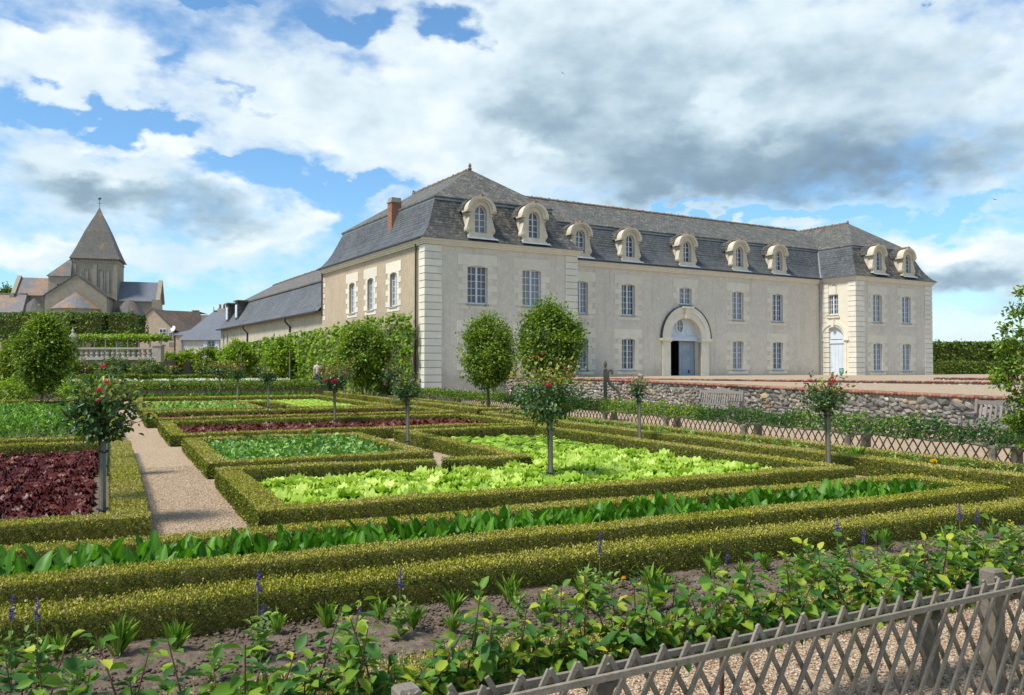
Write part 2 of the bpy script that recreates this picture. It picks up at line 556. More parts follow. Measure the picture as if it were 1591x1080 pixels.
def rubble(name):
    k = NM(name)
    p = k.pos()
    base = k.ramp(k.objrand(), [(0, (.12, .115, .105)), (.3, (.23, .215, .19)), (.55, (.34, .31, .26)), (.75, (.19, .185, .175)), (.88, (.28, .26, .225)), (.94, (.38, .26, .14)), (1, (.56, .53, .47))])
    t = k.ramp(k.tintattr(), [(0, (.75, .75, .75)), (1, (1.25, 1.2, 1.12))])
    c = k.mix(1.0, base, t, 'MULTIPLY')
    c = k.mix(k.mr(k.noise(p, 9, 6, .7), .5, .75, 0, .55), c, (.14, .13, .12))
    k.color(c)
    k.bump(k.noise(p, 24, 6), .015)
    return k.fin(.92, .15)
MAT['rubble'] = rubble('rubble stone')
MAT['mortar'] = simple('mortar', (.25, .22, .18), .95, .1, .3, 6, (30, .02))
def slate(name, cols, lich, lam, lich2=(.45, .42, .34), bw=.26, bh=.13, am2=.5, lt=(.52, .68)):
    k = NM(name)
    u = k.uv()
    p = k.pos()
    br = k.n('ShaderNodeTexBrick')
    k.l(u, br.inputs['Vector'])
    br.inputs['Scale'].default_value = 1
    br.inputs['Brick Width'].default_value = bw
    br.inputs['Row Height'].default_value = bh
    br.inputs['Mortar Size'].default_value = .012
    br.inputs['Mortar Smooth'].default_value = .3
    br.inputs['Bias'].default_value = 0
    br.inputs['Color1'].default_value = (*cols[0], 1)
    br.inputs['Color2'].default_value = (*cols[1], 1)
    br.inputs['Mortar'].default_value = (*tuple(x * .45 for x in cols[0]), 1)
    # slates overlap downward: saw-tooth height per course
    sp = k.n('ShaderNodeSeparateXYZ'); k.l(u, sp.inputs[0])
    saw = k.math('FRACT', k.math('DIVIDE', sp.outputs[1], bh))
    c = k.mix(k.mr(saw, .72, .98, 0, .55), br.outputs['Color'], tuple(x * .5 for x in cols[0]))
    c = k.mix(k.mr(k.noise(p, .5, 6, .65), .4, .7, 0, .6), c, cols[2])
    c = k.mix(k.mr(k.noise(k.scale(p, (1.4, 1.4, .16)), 1.6, 6, .7), .52, .75, 0, .5), c, tuple(x * .55 for x in cols[0]))
    c = k.mix(k.mr(k.noise(p, 3.2, 9, .80), .49, .66, 0, am2), c, lich2)
    c = k.mix(k.mr(k.noise(p, .8 if lt[0] > .5 else .45, 8, .78), lt[0], lt[1], 0, lam), c, lich)
    k.color(c)
    h = k.math('ADD', k.math('MULTIPLY', saw, -.5), k.math('ADD', k.math('MULTIPLY', br.outputs['Fac'], -.5), k.noise(p, 11, 5)))
    k.bump(h, .03)
    return k.fin(.62, .35)
MAT['slate'] = slate('blue slate', ((.055, .062, .066), (.088, .096, .101), (.115, .120, .120)), (.26, .17, .08), .12, (.20, .205, .185), .3, .17, .45)
MAT['dark_slate'] = slate('dark slate', ((.038, .039, .036), (.066, .067, .061), (.082, .081, .072)), (.28, .19, .08), .25, (.29, .28, .23), .3, .17, .55)
MAT['tile'] = slate('old flat tiles', ((.070, .068, .056), (.120, .114, .096), (.135, .127, .104)), (.24, .18, .10), .3, (.34, .33, .27), .25, .17, .62)
MAT['wing_slate'] = slate('wing slate', ((.085, .093, .10), (.115, .123, .132), (.14, .145, .15)), (.30, .22, .10), .12, (.30, .30, .27))
MAT['wing_tile'] = slate('wing tiles', ((.11, .10, .09), (.16, .145, .125), (.15, .14, .12)), (.30, .19, .08), .4, (.3, .28, .22), .2, .12, .6)
MAT['house_slate'] = slate('house slate', ((.155, .17, .195), (.185, .20, .225), (.19, .205, .23)), (.3, .3, .28), .0, (.22, .23, .25))
MAT['church_slate'] = slate('church slate', ((.09, .087, .078), (.13, .126, .115), (.115, .112, .10)), (.38, .20, .06), .55, (.07, .065, .055), .3, .2, .6)
MAT['church_lead'] = slate('church side roof slate', ((.15, .155, .16), (.19, .195, .20), (.17, .17, .17)), (.42, .20, .065), .65, (.24, .23, .20), .3, .2, .4, (.46, .60))
MAT['brown_tile'] = slate('brown tiles', ((.115, .085, .068), (.165, .125, .10), (.14, .108, .09)), (.30, .16, .07), .4, (.26, .2, .15), .2, .14, .4)
MAT['ridge_tile'] = simple('terracotta ridge', (.21, .145, .095), .9, .15, .45, 9, (20, .02))
def brickmat(name, sx=.22, sy=.075):
    k = NM(name)
    u = k.uv(); p = k.pos()
    br = k.n('ShaderNodeTexBrick')
    k.l(u, br.inputs['Vector'])
    br.inputs['Scale'].default_value = 1
    br.inputs['Brick Width'].default_value = sx
    br.inputs['Row Height'].default_value = sy
    br.inputs['Mortar Size'].default_value = .008
    br.inputs['Color1'].default_value = (.34, .13, .07, 1)
    br.inputs['Color2'].default_value = (.24, .105, .065, 1)
    br.inputs['Mortar'].default_value = (.36, .29, .22, 1)
    c = k.mix(k.mr(k.noise(p, 3, 6, .7), .5, .75, 0, .5), br.outputs['Color'], (.14, .10, .08))
    k.color(c)
    k.bump(br.outputs['Fac'], -.01)
    return k.fin(.9, .15)
MAT['brick'] = brickmat('red brick')
def brickpiece():
    k = NM('brick piece')
    c = k.ramp(k.tintattr(), [(0, (.17, .075, .05)), (.5, (.30, .125, .08)), (.8, (.36, .18, .12)), (1, (.26, .20, .16))])
    c = k.mix(k.mr(k.noise(k.pos(), 5, 6), .5, .75, 0, .4), c, (.15, .12, .10))
    k.color(c)
    k.bump(k.noise(k.pos(), 40, 4), .004)
    return k.fin(.92, .12)
MAT['brick_piece'] = brickpiece()
MAT['white_paint'] = simple('pale blue grey paint', (.60, .65, .71), .5, .35, .06, 3)
MAT['shaded_door_paint'] = simple('shaded grey blue door paint', (.30, .37, .44), .55, .3, .12, 2)  # door blue darkened so the leaf carries the arch recess's shade in its colour
MAT['old_wall'] = stone('old dark walling', (.13, .125, .11), (.21, .20, .175), (.08, .08, .07), .6)
MAT['door_paint'] = simple('pale blue door paint', (.58, .645, .70), .5, .35, .08, 2)
def glassmat():
    k = NM('window glass')
    p = k.pos()
    k.color(k.mix(k.mr(k.objrand(), .35, .95, .0, .6), k.ramp(k.noise(p, 2.5, 3), [(.3, (.03, .03, .032)), (.7, (.13, .12, .115))]), (.30, .295, .29)))
    k.bump(k.noise(p, 3, 2), .02)
    return k.fin(.08, .5)
MAT['glass'] = glassmat()
MAT['curtain'] = simple('window lining', (.45, .44, .43), .8, .2, .2, 5)
MAT['lead'] = simple('lead flashing', (.24, .27, .29), .5, .4, .2, 3)
MAT['iron'] = simple('dark iron', (.03, .032, .034), .55, .4, .3, 6)
MAT['zinc'] = simple('zinc pipe', (.33, .33, .30), .5, .4, .2, 3)
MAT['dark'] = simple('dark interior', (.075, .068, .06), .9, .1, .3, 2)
def woodmat(name, a, b, moss=.4, mossc=(.13, .135, .05)):
    k = NM(name)
    p = k.pos()
    c = k.ramp(k.noise(k.scale(p, (1, 1, 1)), 22, 8, .7, 1.5), [(.25, a), (.75, b)])
    c = k.mix(k.math('MULTIPLY', k.objrand(), .4), c, tuple(x * .62 for x in a))
    c = k.mix(k.mr(k.noise(p, 5, 5), .5, .72, 0, moss), c, mossc)
    k.color(c)
    k.bump(k.noise(p, 60, 6, .7, 1.0), .004)
    return k.fin(.85, .2)
MAT['grey_wood'] = woodmat('weathered grey wood', (.155, .13, .10), (.32, .285, .23), .5)
MAT['bench_wood'] = woodmat('weathered bench wood', (.20, .175, .15), (.32, .29, .26), .15)
MAT['stake_wood'] = woodmat('green grey stake wood', (.135, .135, .10), (.24, .235, .18), .5)
MAT['dark_lattice'] = woodmat('dark lattice wood', (.11, .075, .045), (.17, .125, .085), .3)
MAT['bark'] = woodmat('bark', (.085, .065, .045), (.17, .145, .11), .35)
MAT['apple_bark'] = woodmat('old apple bark', (.15, .135, .10), (.27, .245, .19), .45)
MAT['red_twig'] = simple('reddish shoot', (.12, .060, .035), .6, .35, .3, 12)
MAT['green_stem'] = simple('green stem', (.12, .16, .05), .6, .3, .25, 9)
MAT['carved_wood'] = woodmat('old carved wood', (.085, .078, .058), (.17, .155, .12), .4)
MAT['tie'] = simple('black rubber tie', (.025, .025, .027), .5, .3, .2, 5)

BOX_STOPS = [(0, (.046, .074, .008)), (.26, (.110, .150, .011)), (.50, (.228, .252, .018)), (.74, (.420, .395, .040)), (.90, (.44, .37, .10)), (1, (.48, .39, .21))]
MAT['box_leaf'] = leafmat('box leaf', BOX_STOPS, .55, .2, .22, .1, .28, .9)
MAT['box_core'] = simple('box hedge twigs', (.085, .085, .022), .95, .1, .5, 30, (60, .03))
MAT['rose_leaf'] = leafmat('rose leaf', [(0, (.026, .064, .024)), (.35, (.052, .115, .034)), (.65, (.095, .175, .040)), (.80, (.16, .24, .035)), (.92, (.30, .29, .04)), (1, (.32, .14, .04))], .38, .35, .25, .2, .2)
MAT['pear_leaf'] = leafmat('pear leaf', [(0, (.042, .085, .009)), (.35, (.090, .165, .013)), (.65, (.160, .265, .018)), (.85, (.28, .37, .03)), (1, (.38, .33, .05))], .42, .3, .32, .1, .22, 3)
MAT['vine_leaf'] = leafmat('vine leaf', [(0, (.065, .135, .010)), (.35, (.145, .255, .018)), (.7, (.25, .375, .026)), (1, (.38, .48, .05))], .5, .25, .35, .15, .25, 1.2)
MAT['linden_leaf'] = leafmat('linden leaf', [(0, (.024, .052, .010)), (.4, (.052, .105, .014)), (.8, (.115, .19, .022)), (1, (.22, .29, .035))], .5, .25, .3, .1, .25, .8)
MAT['far_hedge_leaf'] = leafmat('hornbeam leaf', [(0, (.032, .070, .008)), (.5, (.085, .150, .012)), (1, (.20, .27, .025))], .5, .25, .3, .1, .25, .8)
MAT['lettuce'] = leafmat('green lettuce leaf', [(0, (.085, .185, .012)), (.4, (.20, .36, .022)), (.75, (.36, .53, .05)), (1, (.56, .68, .15))], .42, .3, .32, .35, .12)
MAT['red_lettuce'] = leafmat('red lettuce leaf', [(0, (.018, .004, .004)), (.4, (.045, .007, .007)), (.75, (.085, .014, .012)), (1, (.13, .036, .022))], .40, .24, .12, .4, .12)
MAT['chard'] = leafmat('chard leaf', [(0, (.040, .130, .010)), (.5, (.090, .245, .015)), (.85, (.175, .37, .028)), (1, (.29, .46, .08))], .42, .25, .35, .5, .1)
MAT['pea'] = leafmat('pea leaf', [(0, (.070, .17, .025)), (.5, (.17, .34, .055)), (1, (.34, .52, .13))], .45, .4, .3, .3, .15)
MAT['carrot'] = leafmat('feathery leaf', [(0, (.065, .17, .018)), (.5, (.17, .34, .045)), (1, (.36, .54, .11))], .5, .35, .35, .3, .2, 1.5)
MAT['apple_leaf'] = leafmat('apple leaf', [(0, (.028, .085, .026)), (.35, (.060, .160, .028)), (.6, (.120, .240, .026)), (.8, (.25, .36, .032)), (1, (.44, .45, .05))], .50, .22, .34, .55, .1)
MAT['herb'] = leafmat('herb leaf', [(0, (.085, .17, .035)), (.5, (.17, .28, .06)), (1, (.29, .39, .10))], .5, .35, .3, .3, .1)
MAT['tuft'] = leafmat('upright tuft leaf', [(0, (.085, .20, .015)), (.5, (.16, .31, .028)), (1, (.27, .41, .055))], .4, .4, .3, .3, .1)
MAT['variegated'] = leafmat('yellow variegated leaf', [(0, (.10, .17, .02)), (.5, (.34, .35, .03)), (1, (.55, .48, .05))], .45, .4, .3, .2, .1)
MAT['pink_petal'] = leafmat('pink petal', [(0, (.70, .03, .15)), (1, (.88, .13, .30))], .5, .3, .3, .2, .0)
MAT['red_petal'] = leafmat('coral petal', [(0, (.62, .04, .035)), (1, (.85, .17, .10))], .5, .3, .3, .3, .0)
MAT['violet_petal'] = leafmat('violet petal', [(0, (.055, .030, .24)), (1, (.15, .10, .48))], .5, .3, .2, .1, .0)
MAT['yellow_petal'] = leafmat('yellow petal', [(0, (.85, .52, .01)), (1, (.90, .70, .03))], .5, .3, .3, .3, .0)
MAT['white_petal'] = leafmat('white petal', [(0, (.55, .57, .52)), (1, (.82, .83, .8))], .5, .3, .3, .1, .0)

# ================================================================== GROUND
def sheet(name, pts, mat, kind='structure'):
    me = bpy.data.meshes.new(name)
    me.from_pydata([tuple(p) for p in pts], [], [tuple(range(len(pts)))])
    me.materials.append(mat)
    return tag(link(name, me), kind=kind)
sheet('ground', [(-900, -60, 0), (900, -60, 0), (900, 1400, 0), (-900, 1400, 0)], MAT['gravel'])
def soil_bed(a0, a1, b0, b1, z=0.004, name='soil_bed'):
    return sheet(name, [G(a0, b0, z), G(a1, b0, z), G(a1, b1, z), G(a0, b1, z)], MAT['soil'])
for r in [(-7, 9.7, 6.55, 7.7), (1.5, 9.7, 8.85, 12.5), (6.1, 9.7, 12.5, 18.4), (1.45, 4.9, 13.6, 18.1), (1.3, 9.9, 19.5, 24.1), (1.1, 10.1, 25.7, 29.4),
          (1.1, 9.7, 30.7, 43.1), (1, 10, 44.3, 45.6), (10.85, 12.4, 6.0, 24.2), (11.7, 13.1, 26.7, 50), (-8, .18, 9, 18.1), (-12, .2, 19.4, 30.2), (-14, -.2, 31.2, 42.5)]:
    soil_bed(*r)
# near bed with clods and hollows
n_a, n_b = 260, 40
aa = np.linspace(-4.5, 11.6, n_a); bb = np.linspace(4.0, 5.75, n_b)
A_, B_ = np.meshgrid(aa, bb, indexing='ij')
from mathutils import noise as mnoise
Z_ = np.array([0.03 + .035 * mnoise.noise((a * 2.2, b * 2.2, 0)) + .022 * mnoise.noise((a * 9, b * 9, 3)) + .012 * mnoise.noise((a * 23, b * 23, 7)) for a, b in zip(A_.ravel(), B_.ravel())])
V = Gn(np.stack([A_.ravel(), B_.ravel(), Z_], 1))
idx = np.arange(n_a * n_b).reshape(n_a, n_b)
F = np.stack([idx[:-1, :-1], idx[1:, :-1], idx[1:, 1:], idx[:-1, 1:]], -1).reshape(-1, 4)
tag(link('soil_bed', np_mesh('soil_bed', V, [F], MAT['soil'], smooth=True)), kind='structure')
# crumbs of earth, joined (nobody could count them)
def crumbs(n, fn, smin, smax, name, mat, flat=.6):
    base = np.array([(1, 0, 0), (-1, 0, 0), (0, 1, 0), (0, -1, 0), (0, 0, 1), (0, 0, -1)], float)
    fc = np.array([(0, 2, 4), (2, 1, 4), (1, 3, 4), (3, 0, 4), (2, 0, 5), (1, 2, 5), (3, 1, 5), (0, 3, 5)])
    P = fn(n)
    s = rng.uniform(smin, smax, n) ** 1.0
    v = base[None] * (1 + .5 * (rng.random((n, 6, 1)) - .5)) * s[:, None, None] * np.array([1, 1, flat])
    an = rng.random(n) * 6.28
    c, q = np.cos(an)[:, None], np.sin(an)[:, None]
    x = v[:, :, 0] * c - v[:, :, 1] * q; y = v[:, :, 0] * q + v[:, :, 1] * c
    V = np.stack([x, y, v[:, :, 2]], -1) + P[:, None, :]
    F = (np.arange(n)[:, None, None] * 6 + fc[None]).reshape(-1, 3)
    return tag(link(name, np_mesh(name, V.reshape(-1, 3), [F], mat, np.repeat(rng.random(n), 6))), kind='stuff')
def in_rect(a0, a1, b0, b1, z):
    def f(n):
        q = np.stack([rng.uniform(a0, a1, n), rng.uniform(b0, b1, n), np.full(n, z)], 1)
        return Gn(q)
    return f
tag(crumbs(16000, in_rect(-2.5, 10.5, 4.1, 5.6, .035), .005, .022, 'soil_crumbs', MAT['soil']), 'dark crumbs of dug earth in the near flower bed', 'soil')
def pebmat():
    k = NM('pebble')
    k.color(k.ramp(k.tintattr(), [(0, (.16, .10, .07)), (.2, (.28, .17, .11)), (.45, (.38, .27, .18)), (.7, (.46, .345, .24)), (.9, (.56, .48, .39)), (1, (.24, .22, .20))]))
    return k.fin(.8, .25)
MAT['pebble'] = pebmat()
tag(crumbs(26000, in_rect(-1.0, 8.5, 2.0, 3.95, .003), .006, .014, 'gravel_pebbles', MAT['pebble'], .7), 'loose reddish pebbles behind the near lattice', 'gravel')
k = NM('path pebble')
k.color(k.ramp(k.tintattr(), [(0, (.19, .125, .075)), (.3, (.34, .24, .15)), (.6, (.46, .335, .215)), (.85, (.53, .405, .275)), (1, (.62, .52, .39))]))
MAT['path_pebble'] = k.fin(.9, .2)
tag(crumbs(11000, in_rect(.35, 1.38, 7.85, 15.5, .002), .004, .009, 'gravel_pebbles', MAT['path_pebble'], .6), 'loose buff pebbles on the path between the hedges', 'gravel')

# ================================================================== COURT AND STONE WALL
def wall_top(b):
    return 1.03 + .22 * min(1, max(0, (b - 13.2) / 17.8))
AW = 19.0
# lower strip of the court between the stone wall and the brick step
pts = [G(AW + .2, 2, .93), G(AW + .2, 13.2, wall_top(13.2) - .02), G(AW + .2, 22, wall_top(22) - .02), G(AW + .2, 31.2, wall_top(31.2) - .02), G(26.7, 19.1, 1.03), G(36, 3.8, 1.0)]
sheet('court', pts, MAT['court_gravel'])
UC = 1.16
sheet('court', [G(AW + .2, 31.3, 1.23), G(AW + .2, 41.5, 1.20), G(60, 75, UC), G(160, 60, UC), G(160, -60, UC), G(68, -46, UC), G(36.3, 4.0, UC), G(26.9, 19.3, UC)], MAT['court_gravel'])

wall = thing('stone_wall', 'long low rubble retaining wall with red brick coping in front of the court', 'wall', (0, 0, 0))
mb = MB()
nseg = 24
bs = np.linspace(3, 40.0, nseg + 1)
for i in range(nseg):
    b0, b1 = bs[i], bs[i + 1]
    z0, z1 = wall_top(b0) - .07, wall_top(b1) - .07
    p = [G(AW, b0, -.2), G(AW, b1, -.2), G(AW + .4, b1, -.2), G(AW + .4, b0, -.2), G(AW, b0, z0), G(AW, b1, z1), G(AW + .4, b1, z1), G(AW + .4, b0, z0)]
    mb.add(p, [(0, 1, 5, 4), (4, 5, 6, 7), (3, 7, 6, 2)])
mb.build('core', MAT['mortar'], wall)
# rubble stones: eight shapes, each stone an object of its own up to 300, the far rest joined
def stone_shape(seed):
    r = np.random.default_rng(seed)
    bm = bmesh.new()
    bmesh.ops.create_icosphere(bm, subdivisions=1, radius=1)
    for v in bm.verts:
        c = v.co
        e = .80
        q = Vector([math.copysign(abs(x) ** e, x) for x in c])
        v.co = q * (1 + .55 * (r.random() - .5))
    me = bpy.data.meshes.new('stone')
    bm.to_mesh(me); bm.free()
    me.materials.append(MAT['rubble'])
    at = me.attributes.new('tint', 'FLOAT', 'POINT')
    at.data.foreach_set('value', np.full(len(me.vertices), r.random(), np.float32))
    return me
ST = [stone_shape(i) for i in range(8)]
STV = [np.array([v.co[:] for v in m.vertices]) for m in ST]
STF = np.array([p.vertices[:] for p in ST[0].polygons])
stones = []
z = .02
b_lo, b_hi = 10.5, 39.9
row = 0
while z < 1.2:
    h = rng.uniform(.075, .13)
    b = b_lo + rng.uniform(0, .2)
    while b < b_hi:
        w = rng.choice([.10, .14, .18, .24, .34]) * rng.uniform(.85, 1.15)
        zz = z + h / 2 + rng.uniform(-.035, .035)
        if zz + h / 2 < wall_top(b) - .05:
            stones.append((b + w / 2, zz, w / 2 * 1.08, h / 2 * rng.uniform(.95, 1.7 if w > .2 else 1.3), rng.integers(8)))
        b += w + rng.uniform(.0, .02)
    z += h
vis = [s for s in stones if s[1] > .40]
hid = [s for s in stones if s[1] <= .40]
vis.sort(key=lambda s: s[0])
vis = [s for s in vis if s[2] > .075]
take = set(id(s) for s in vis[:300])
gst = Geo()
for s in stones:
    b, zz, w, h, k = s
    d = rng.uniform(.06, .10)
    if id(s) in take:
        o = link('stone', ST[k], wall, G(AW - .005, b, zz), (rng.uniform(-.5, .5), 0, GA), (d, w, h))
    else:
        v = STV[k] * np.array([d, w, h])
        v = v + np.array([AW - .005, b, zz])
        gst.add(Gn(v), [STF], rng.random())
def rubble2():
    k = NM('joined rubble stone')
    c = k.ramp(k.tintattr(), [(0, (.12, .115, .105)), (.3, (.23, .215, .19)), (.55, (.34, .31, .26)), (.75, (.19, .185, .175)), (.88, (.28, .26, .225)), (.94, (.38, .26, .14)), (1, (.56, .53, .47))])
    c = k.mix(k.mr(k.noise(k.pos(), 9, 6, .7), .5, .75, 0, .55), c, (.14, .13, .12))
    k.color(c); k.bump(k.noise(k.pos(), 24, 6), .015)
    return k.fin(.92, .15)
MAT['rubble2'] = rubble2()
tag(link('stones', gst.mesh('stones', MAT['rubble2']), wall), kind='stuff')
# brick coping
def brick_row(p, q, w, h, L, parent, name='coping_bricks', gap=.012, zoff=0.0):
    """bricks laid crosswise from p to q (top centre line)"""
    p, q = Vector(p), Vector(q)
    d = q - p; n = int(d.length / L); t = d.normalized(); s = t.cross(Vector((0, 0, 1))).normalized()
    g = Geo()
    fc = np.array([(0, 3, 2, 1), (4, 5, 6, 7), (0, 1, 5, 4), (1, 2, 6, 5), (2, 3, 7, 6), (3, 0, 4, 7)])
    for i in range(n):
        c = p + d * ((i + .5) / n) + Vector((0, 0, rng.uniform(-.006, .006)))
        l2 = L / 2 - gap / 2
        hw = w / 2 + rng.uniform(-.008, .008)
        v = [c - t * l2 - s * hw - Vector((0, 0, h)), c + t * l2 - s * hw - Vector((0, 0, h)), c + t * l2 + s * hw - Vector((0, 0, h)), c - t * l2 + s * hw - Vector((0, 0, h)),
             c - t * l2 - s * hw, c + t * l2 - s * hw, c + t * l2 + s * hw, c - t * l2 + s * hw]
        g.add(np.array(v), [fc], rng.random())
    return tag(link(name, g.mesh(name, MAT['brick_piece']), parent), kind='stuff')
prev = G(AW + .13, 3, wall_top(3))
for b in (13.2, 22, 31, 39.9):
    cur = G(AW + .13, b, wall_top(b))
    brick_row(prev, cur, .42, .08, .115, wall)
    prev = cur
# the oblique low step across the court
def low_step(name, label, p, q, h, wst=.35):
    t = thing(name, label, 'step', (0, 0, 0))
    p, q = Vector(p), Vector(q)
    d = (q - p); u = d.normalized(); s = u.cross(Vector((0, 0, 1)))
    m = MB(); m.bar(p + Vector((0, 0, -h / 2 - .06)), q + Vector((0, 0, -h / 2 - .06)), wst - .04, h, (0, 0, 1)); m.build('riser', MAT['mortar'], t)
    g = Geo()
    n = int(d.length / .16)
    for i in range(n):
        k = rng.integers(8)
        c = p + d * ((i + rng.uniform(.3, .7)) / n) + Vector((0, 0, -.06 - h / 2 + rng.uniform(-.02, .03)))
        for sg in (1, -1):
            g.add(STV[k] * np.array([.09, .09, h / 2 * rng.uniform(.6, 1.0)]) + np.array(c + s * sg * (wst / 2 - .06)), [STF], rng.choice([.55, .58, .95, 1., .97, .3]))
    tag(link('stones', g.mesh('stones', MAT['rubble2']), t), kind='stuff')
    brick_row(p, q, wst + .04, .06, .115, t)
    return t
low_step('low_step', 'low stone step edged with red brick running obliquely across the gravel court', G(19.4, 31.1, 1.27), G(36.5, 3.2, 1.20), .16)
low_step('low_step', 'second brick edged step nearer the right hand pavilion', G(33.5, 25.5, 1.28), G(52, -4, 1.26), .12)
low_step('low_wall', 'far grey stone kerb running right from the right hand pavilion', G(55, 25.5, 1.46), G(72, -2, 1.50), .28, .4)['category'] = 'kerb'

# ================================================================== THE BUILDING
bld = thing('manor_building', 'long two storey cream stone building with mansard roofs and round headed dormers', 'building', (P0[0], P0[1], 0), BA)
def fr(y0): return lambda s, d, z: (s, y0 + d, z)      # facade facing the garden
def sf(x0): return lambda s, d, z: (x0 + d, s, z)      # facade facing left
def wall_panel(m, fn, s0, s1, z0, z1, ops, dep=.24):
    xs = sorted({s0, s1} | {o[0] for o in ops} | {o[1] for o in ops})
    zs = sorted({z0, z1} | {o[2] for o in ops} | {o[3] for o in ops})
    for i in range(len(xs) - 1):
        for j in range(len(zs) - 1):
            cx, cz = (xs[i] + xs[i + 1]) / 2, (zs[j] + zs[j + 1]) / 2
            if any(o[0] < cx < o[1] and o[2] < cz < o[3] for o in ops): continue
            m.add([fn(xs[i], 0, zs[j]), fn(xs[i + 1], 0, zs[j]), fn(xs[i + 1], 0, zs[j + 1]), fn(xs[i], 0, zs[j + 1])], [(0, 1, 2, 3)])
    for a, b, c, d in ops:
        for q in ([(a, c), (a, d)], [(b, d), (b, c)], [(a, d), (b, d)], [(b, c), (a, c)]):
            m.add([fn(q[0][0], 0, q[0][1]), fn(q[1][0], 0, q[1][1]), fn(q[1][0], dep, q[1][1]), fn(q[0][0], dep, q[0][1])], [(0, 1, 2, 3)])
def fbox(m, fn, s0, s1, d0, d1, z0, z1):
    return m.prism([(s0, z0), (s1, z0), (s1, z1), (s0, z1)], fn, d0, d1)

FBASE = 0.0
wall_jobs = []
WC = {}
def window_meshes(w, h, rows, side=False):
    key = (round(w, 2), round(h, 2), rows, side)
    if key in WC: return WC[key]
    fn = sf(0) if side else fr(0)
    f = MB(); b = MB(); g = MB(); sl = MB()
    t = .055
    fbox(f, fn, -w / 2, -w / 2 + t, .14, .21, 0, h); fbox(f, fn, w / 2 - t, w / 2, .14, .21, 0, h)
    fbox(f, fn, -w / 2 + t, w / 2 - t, .14, .21, 0, .09); fbox(f, fn, -w / 2 + t, w / 2 - t, .14, .21, h - .07, h)
    fbox(f, fn, -.05, .05, .12, .205, .09, h - .07)
    for s in (-1, 1):
        cx = s * (w / 2 - t + .05) / 2
        b0, b1 = min(s * .05, s * (w / 2 - t)), max(s * .05, s * (w / 2 - t))
        fbox(b, fn, cx - .015, cx + .015, .155, .195, .09, h - .07)
        for r in range(1, rows):
            z = .09 + (h - .16) * r / rows
            fbox(b, fn, b0, b1, .158, .193, z - .015, z + .015)
    g.add([fn(-w / 2, .18, 0), fn(w / 2, .18, 0), fn(w / 2, .18, h), fn(-w / 2, .18, h)], [(0, 1, 2, 3)])
    fbox(sl, fn, -w / 2 - .05, w / 2 + .05, -.06, .2, -.09, -.003)
    WC[key] = (f.mesh('window', MAT['white_paint']), b.mesh('glazing_bars', MAT['white_paint']), g.mesh('glass', MAT['glass'], fix=False), sl.mesh('sill', MAT['weathered_stone']))
    return WC[key]
SB = {}
def surround(fn, kind, s, z0, w, h, ear=.58, ins=.30, top=.58, bot=.27, mat='stone'):
    """jamb stones, lintel and base stones standing a little proud of the render"""
    n = max(3, int(round(h / .335)))
    bh = h / n
    for side in (-1, 1):
        for i in range(n):
            L = ear if i % 2 == (n % 2) else ins
            key = (kind, side, round(bh, 3), L)
            if key not in SB:
                m = MB()
                a, b = (0, L) if side > 0 else (-L, 0)
                fbox(m, sf(0) if kind == 'side' else fr(0), a, b, -.022, .12, .006, bh - .006)
                SB[key] = m.mesh('surround_stone', MAT[mat])
            p = fn(s + side * (w / 2 + .002), 0, z0 + i * bh)
            link('surround_stone', SB[key], bld, p)
    m = MB()
    seg = [(-w / 2 - ear, h + .003), (-w / 2, h + .003)] + [(-w / 2 + w * k / 8, h - .10 + .10 * math.sin(math.pi * k / 8) + .003) for k in range(0, 9)] + [(w / 2, h + .003), (w / 2 + ear, h + .003), (w / 2 + ear, h + top), (-w / 2 - ear, h + top)]
    f0 = sf(0) if kind == 'side' else fr(0)
    key = (kind, 'lintel', round(w, 2), round(h, 2))
    if key not in SB:
        m.prism(seg, f0, -.025, .15)
        # a hood mould line
        SB[key] = m.mesh('lintel', MAT[mat])
    link('lintel', SB[key], bld, fn(s, 0, z0))
    key = (kind, 'foot', round(w, 2), bot)
    if key not in SB:
        m = MB()
        fbox(m, f0, -w / 2 - ins - .1, w / 2 + ins + .1, -.022, .1, -bot, -.095)
        SB[key] = m.mesh('sill_stone', MAT[mat])
    link('sill_stone', SB[key], bld, fn(s, 0, z0))
def window(fn, kind, s, z0, w, h, rows=5, sur=True):
    f, b, g, sl = window_meshes(w, h, rows, kind == 'side')
    o = link('window', f, bld, fn(s, 0, z0))
    link('glass', g, o); link('glazing_bars', b, o)
    link('sill', sl, o)
    if sur: surround(fn, kind, s, z0, w, h)

PW, PD = 9.4, 16.3          # left pavilion
MY = 3.0                    # main front set back
RX0, RX1 = 33.9, 43.0       # right pavilion
CZ = 8.02                   # underside of the cornice
UZ, LZ, WH = 5.06, 1.58, 2.0
# -- openings
op_p, op_m, op_r, op_s, op_rs = [], [], [], [], []
def add_win(ops, fn, kind, s, z0, w, h, rows=5, sur=True):
    ops.append((s - w / 2, s + w / 2, z0, z0 + h))
    window(fn, kind, s, z0, w, h, rows, sur)
for s in (3.03, 6.4):
    add_win(op_p, fr(0), 'front', s, UZ, 1.2, 2.02)
    add_win(op_p, fr(0), 'front', s, LZ, 1.2, 2.02)
for s in (11.85, 15.55, 25.25, 29.23):
    add_win(op_m, fr(MY), 'front', s, UZ - .03, 1.06, WH)
    add_win(op_m, fr(MY), 'front', s, LZ, 1.06, WH)
add_win(op_m, fr(MY), 'front', 20.4, 5.92, 1.06, 1.13, 3)
for s in (36.36, 39.82):
    add_win(op_r, fr(0), 'front', s, UZ, 1.06, 2.05)
    add_win(op_r, fr(0), 'front', s, LZ - .1, 1.06, 2.05)
for s in (4.07, 7.48, 10.57):
    add_win(op_s, sf(0), 'side', s, 5.08, .95, 1.88)
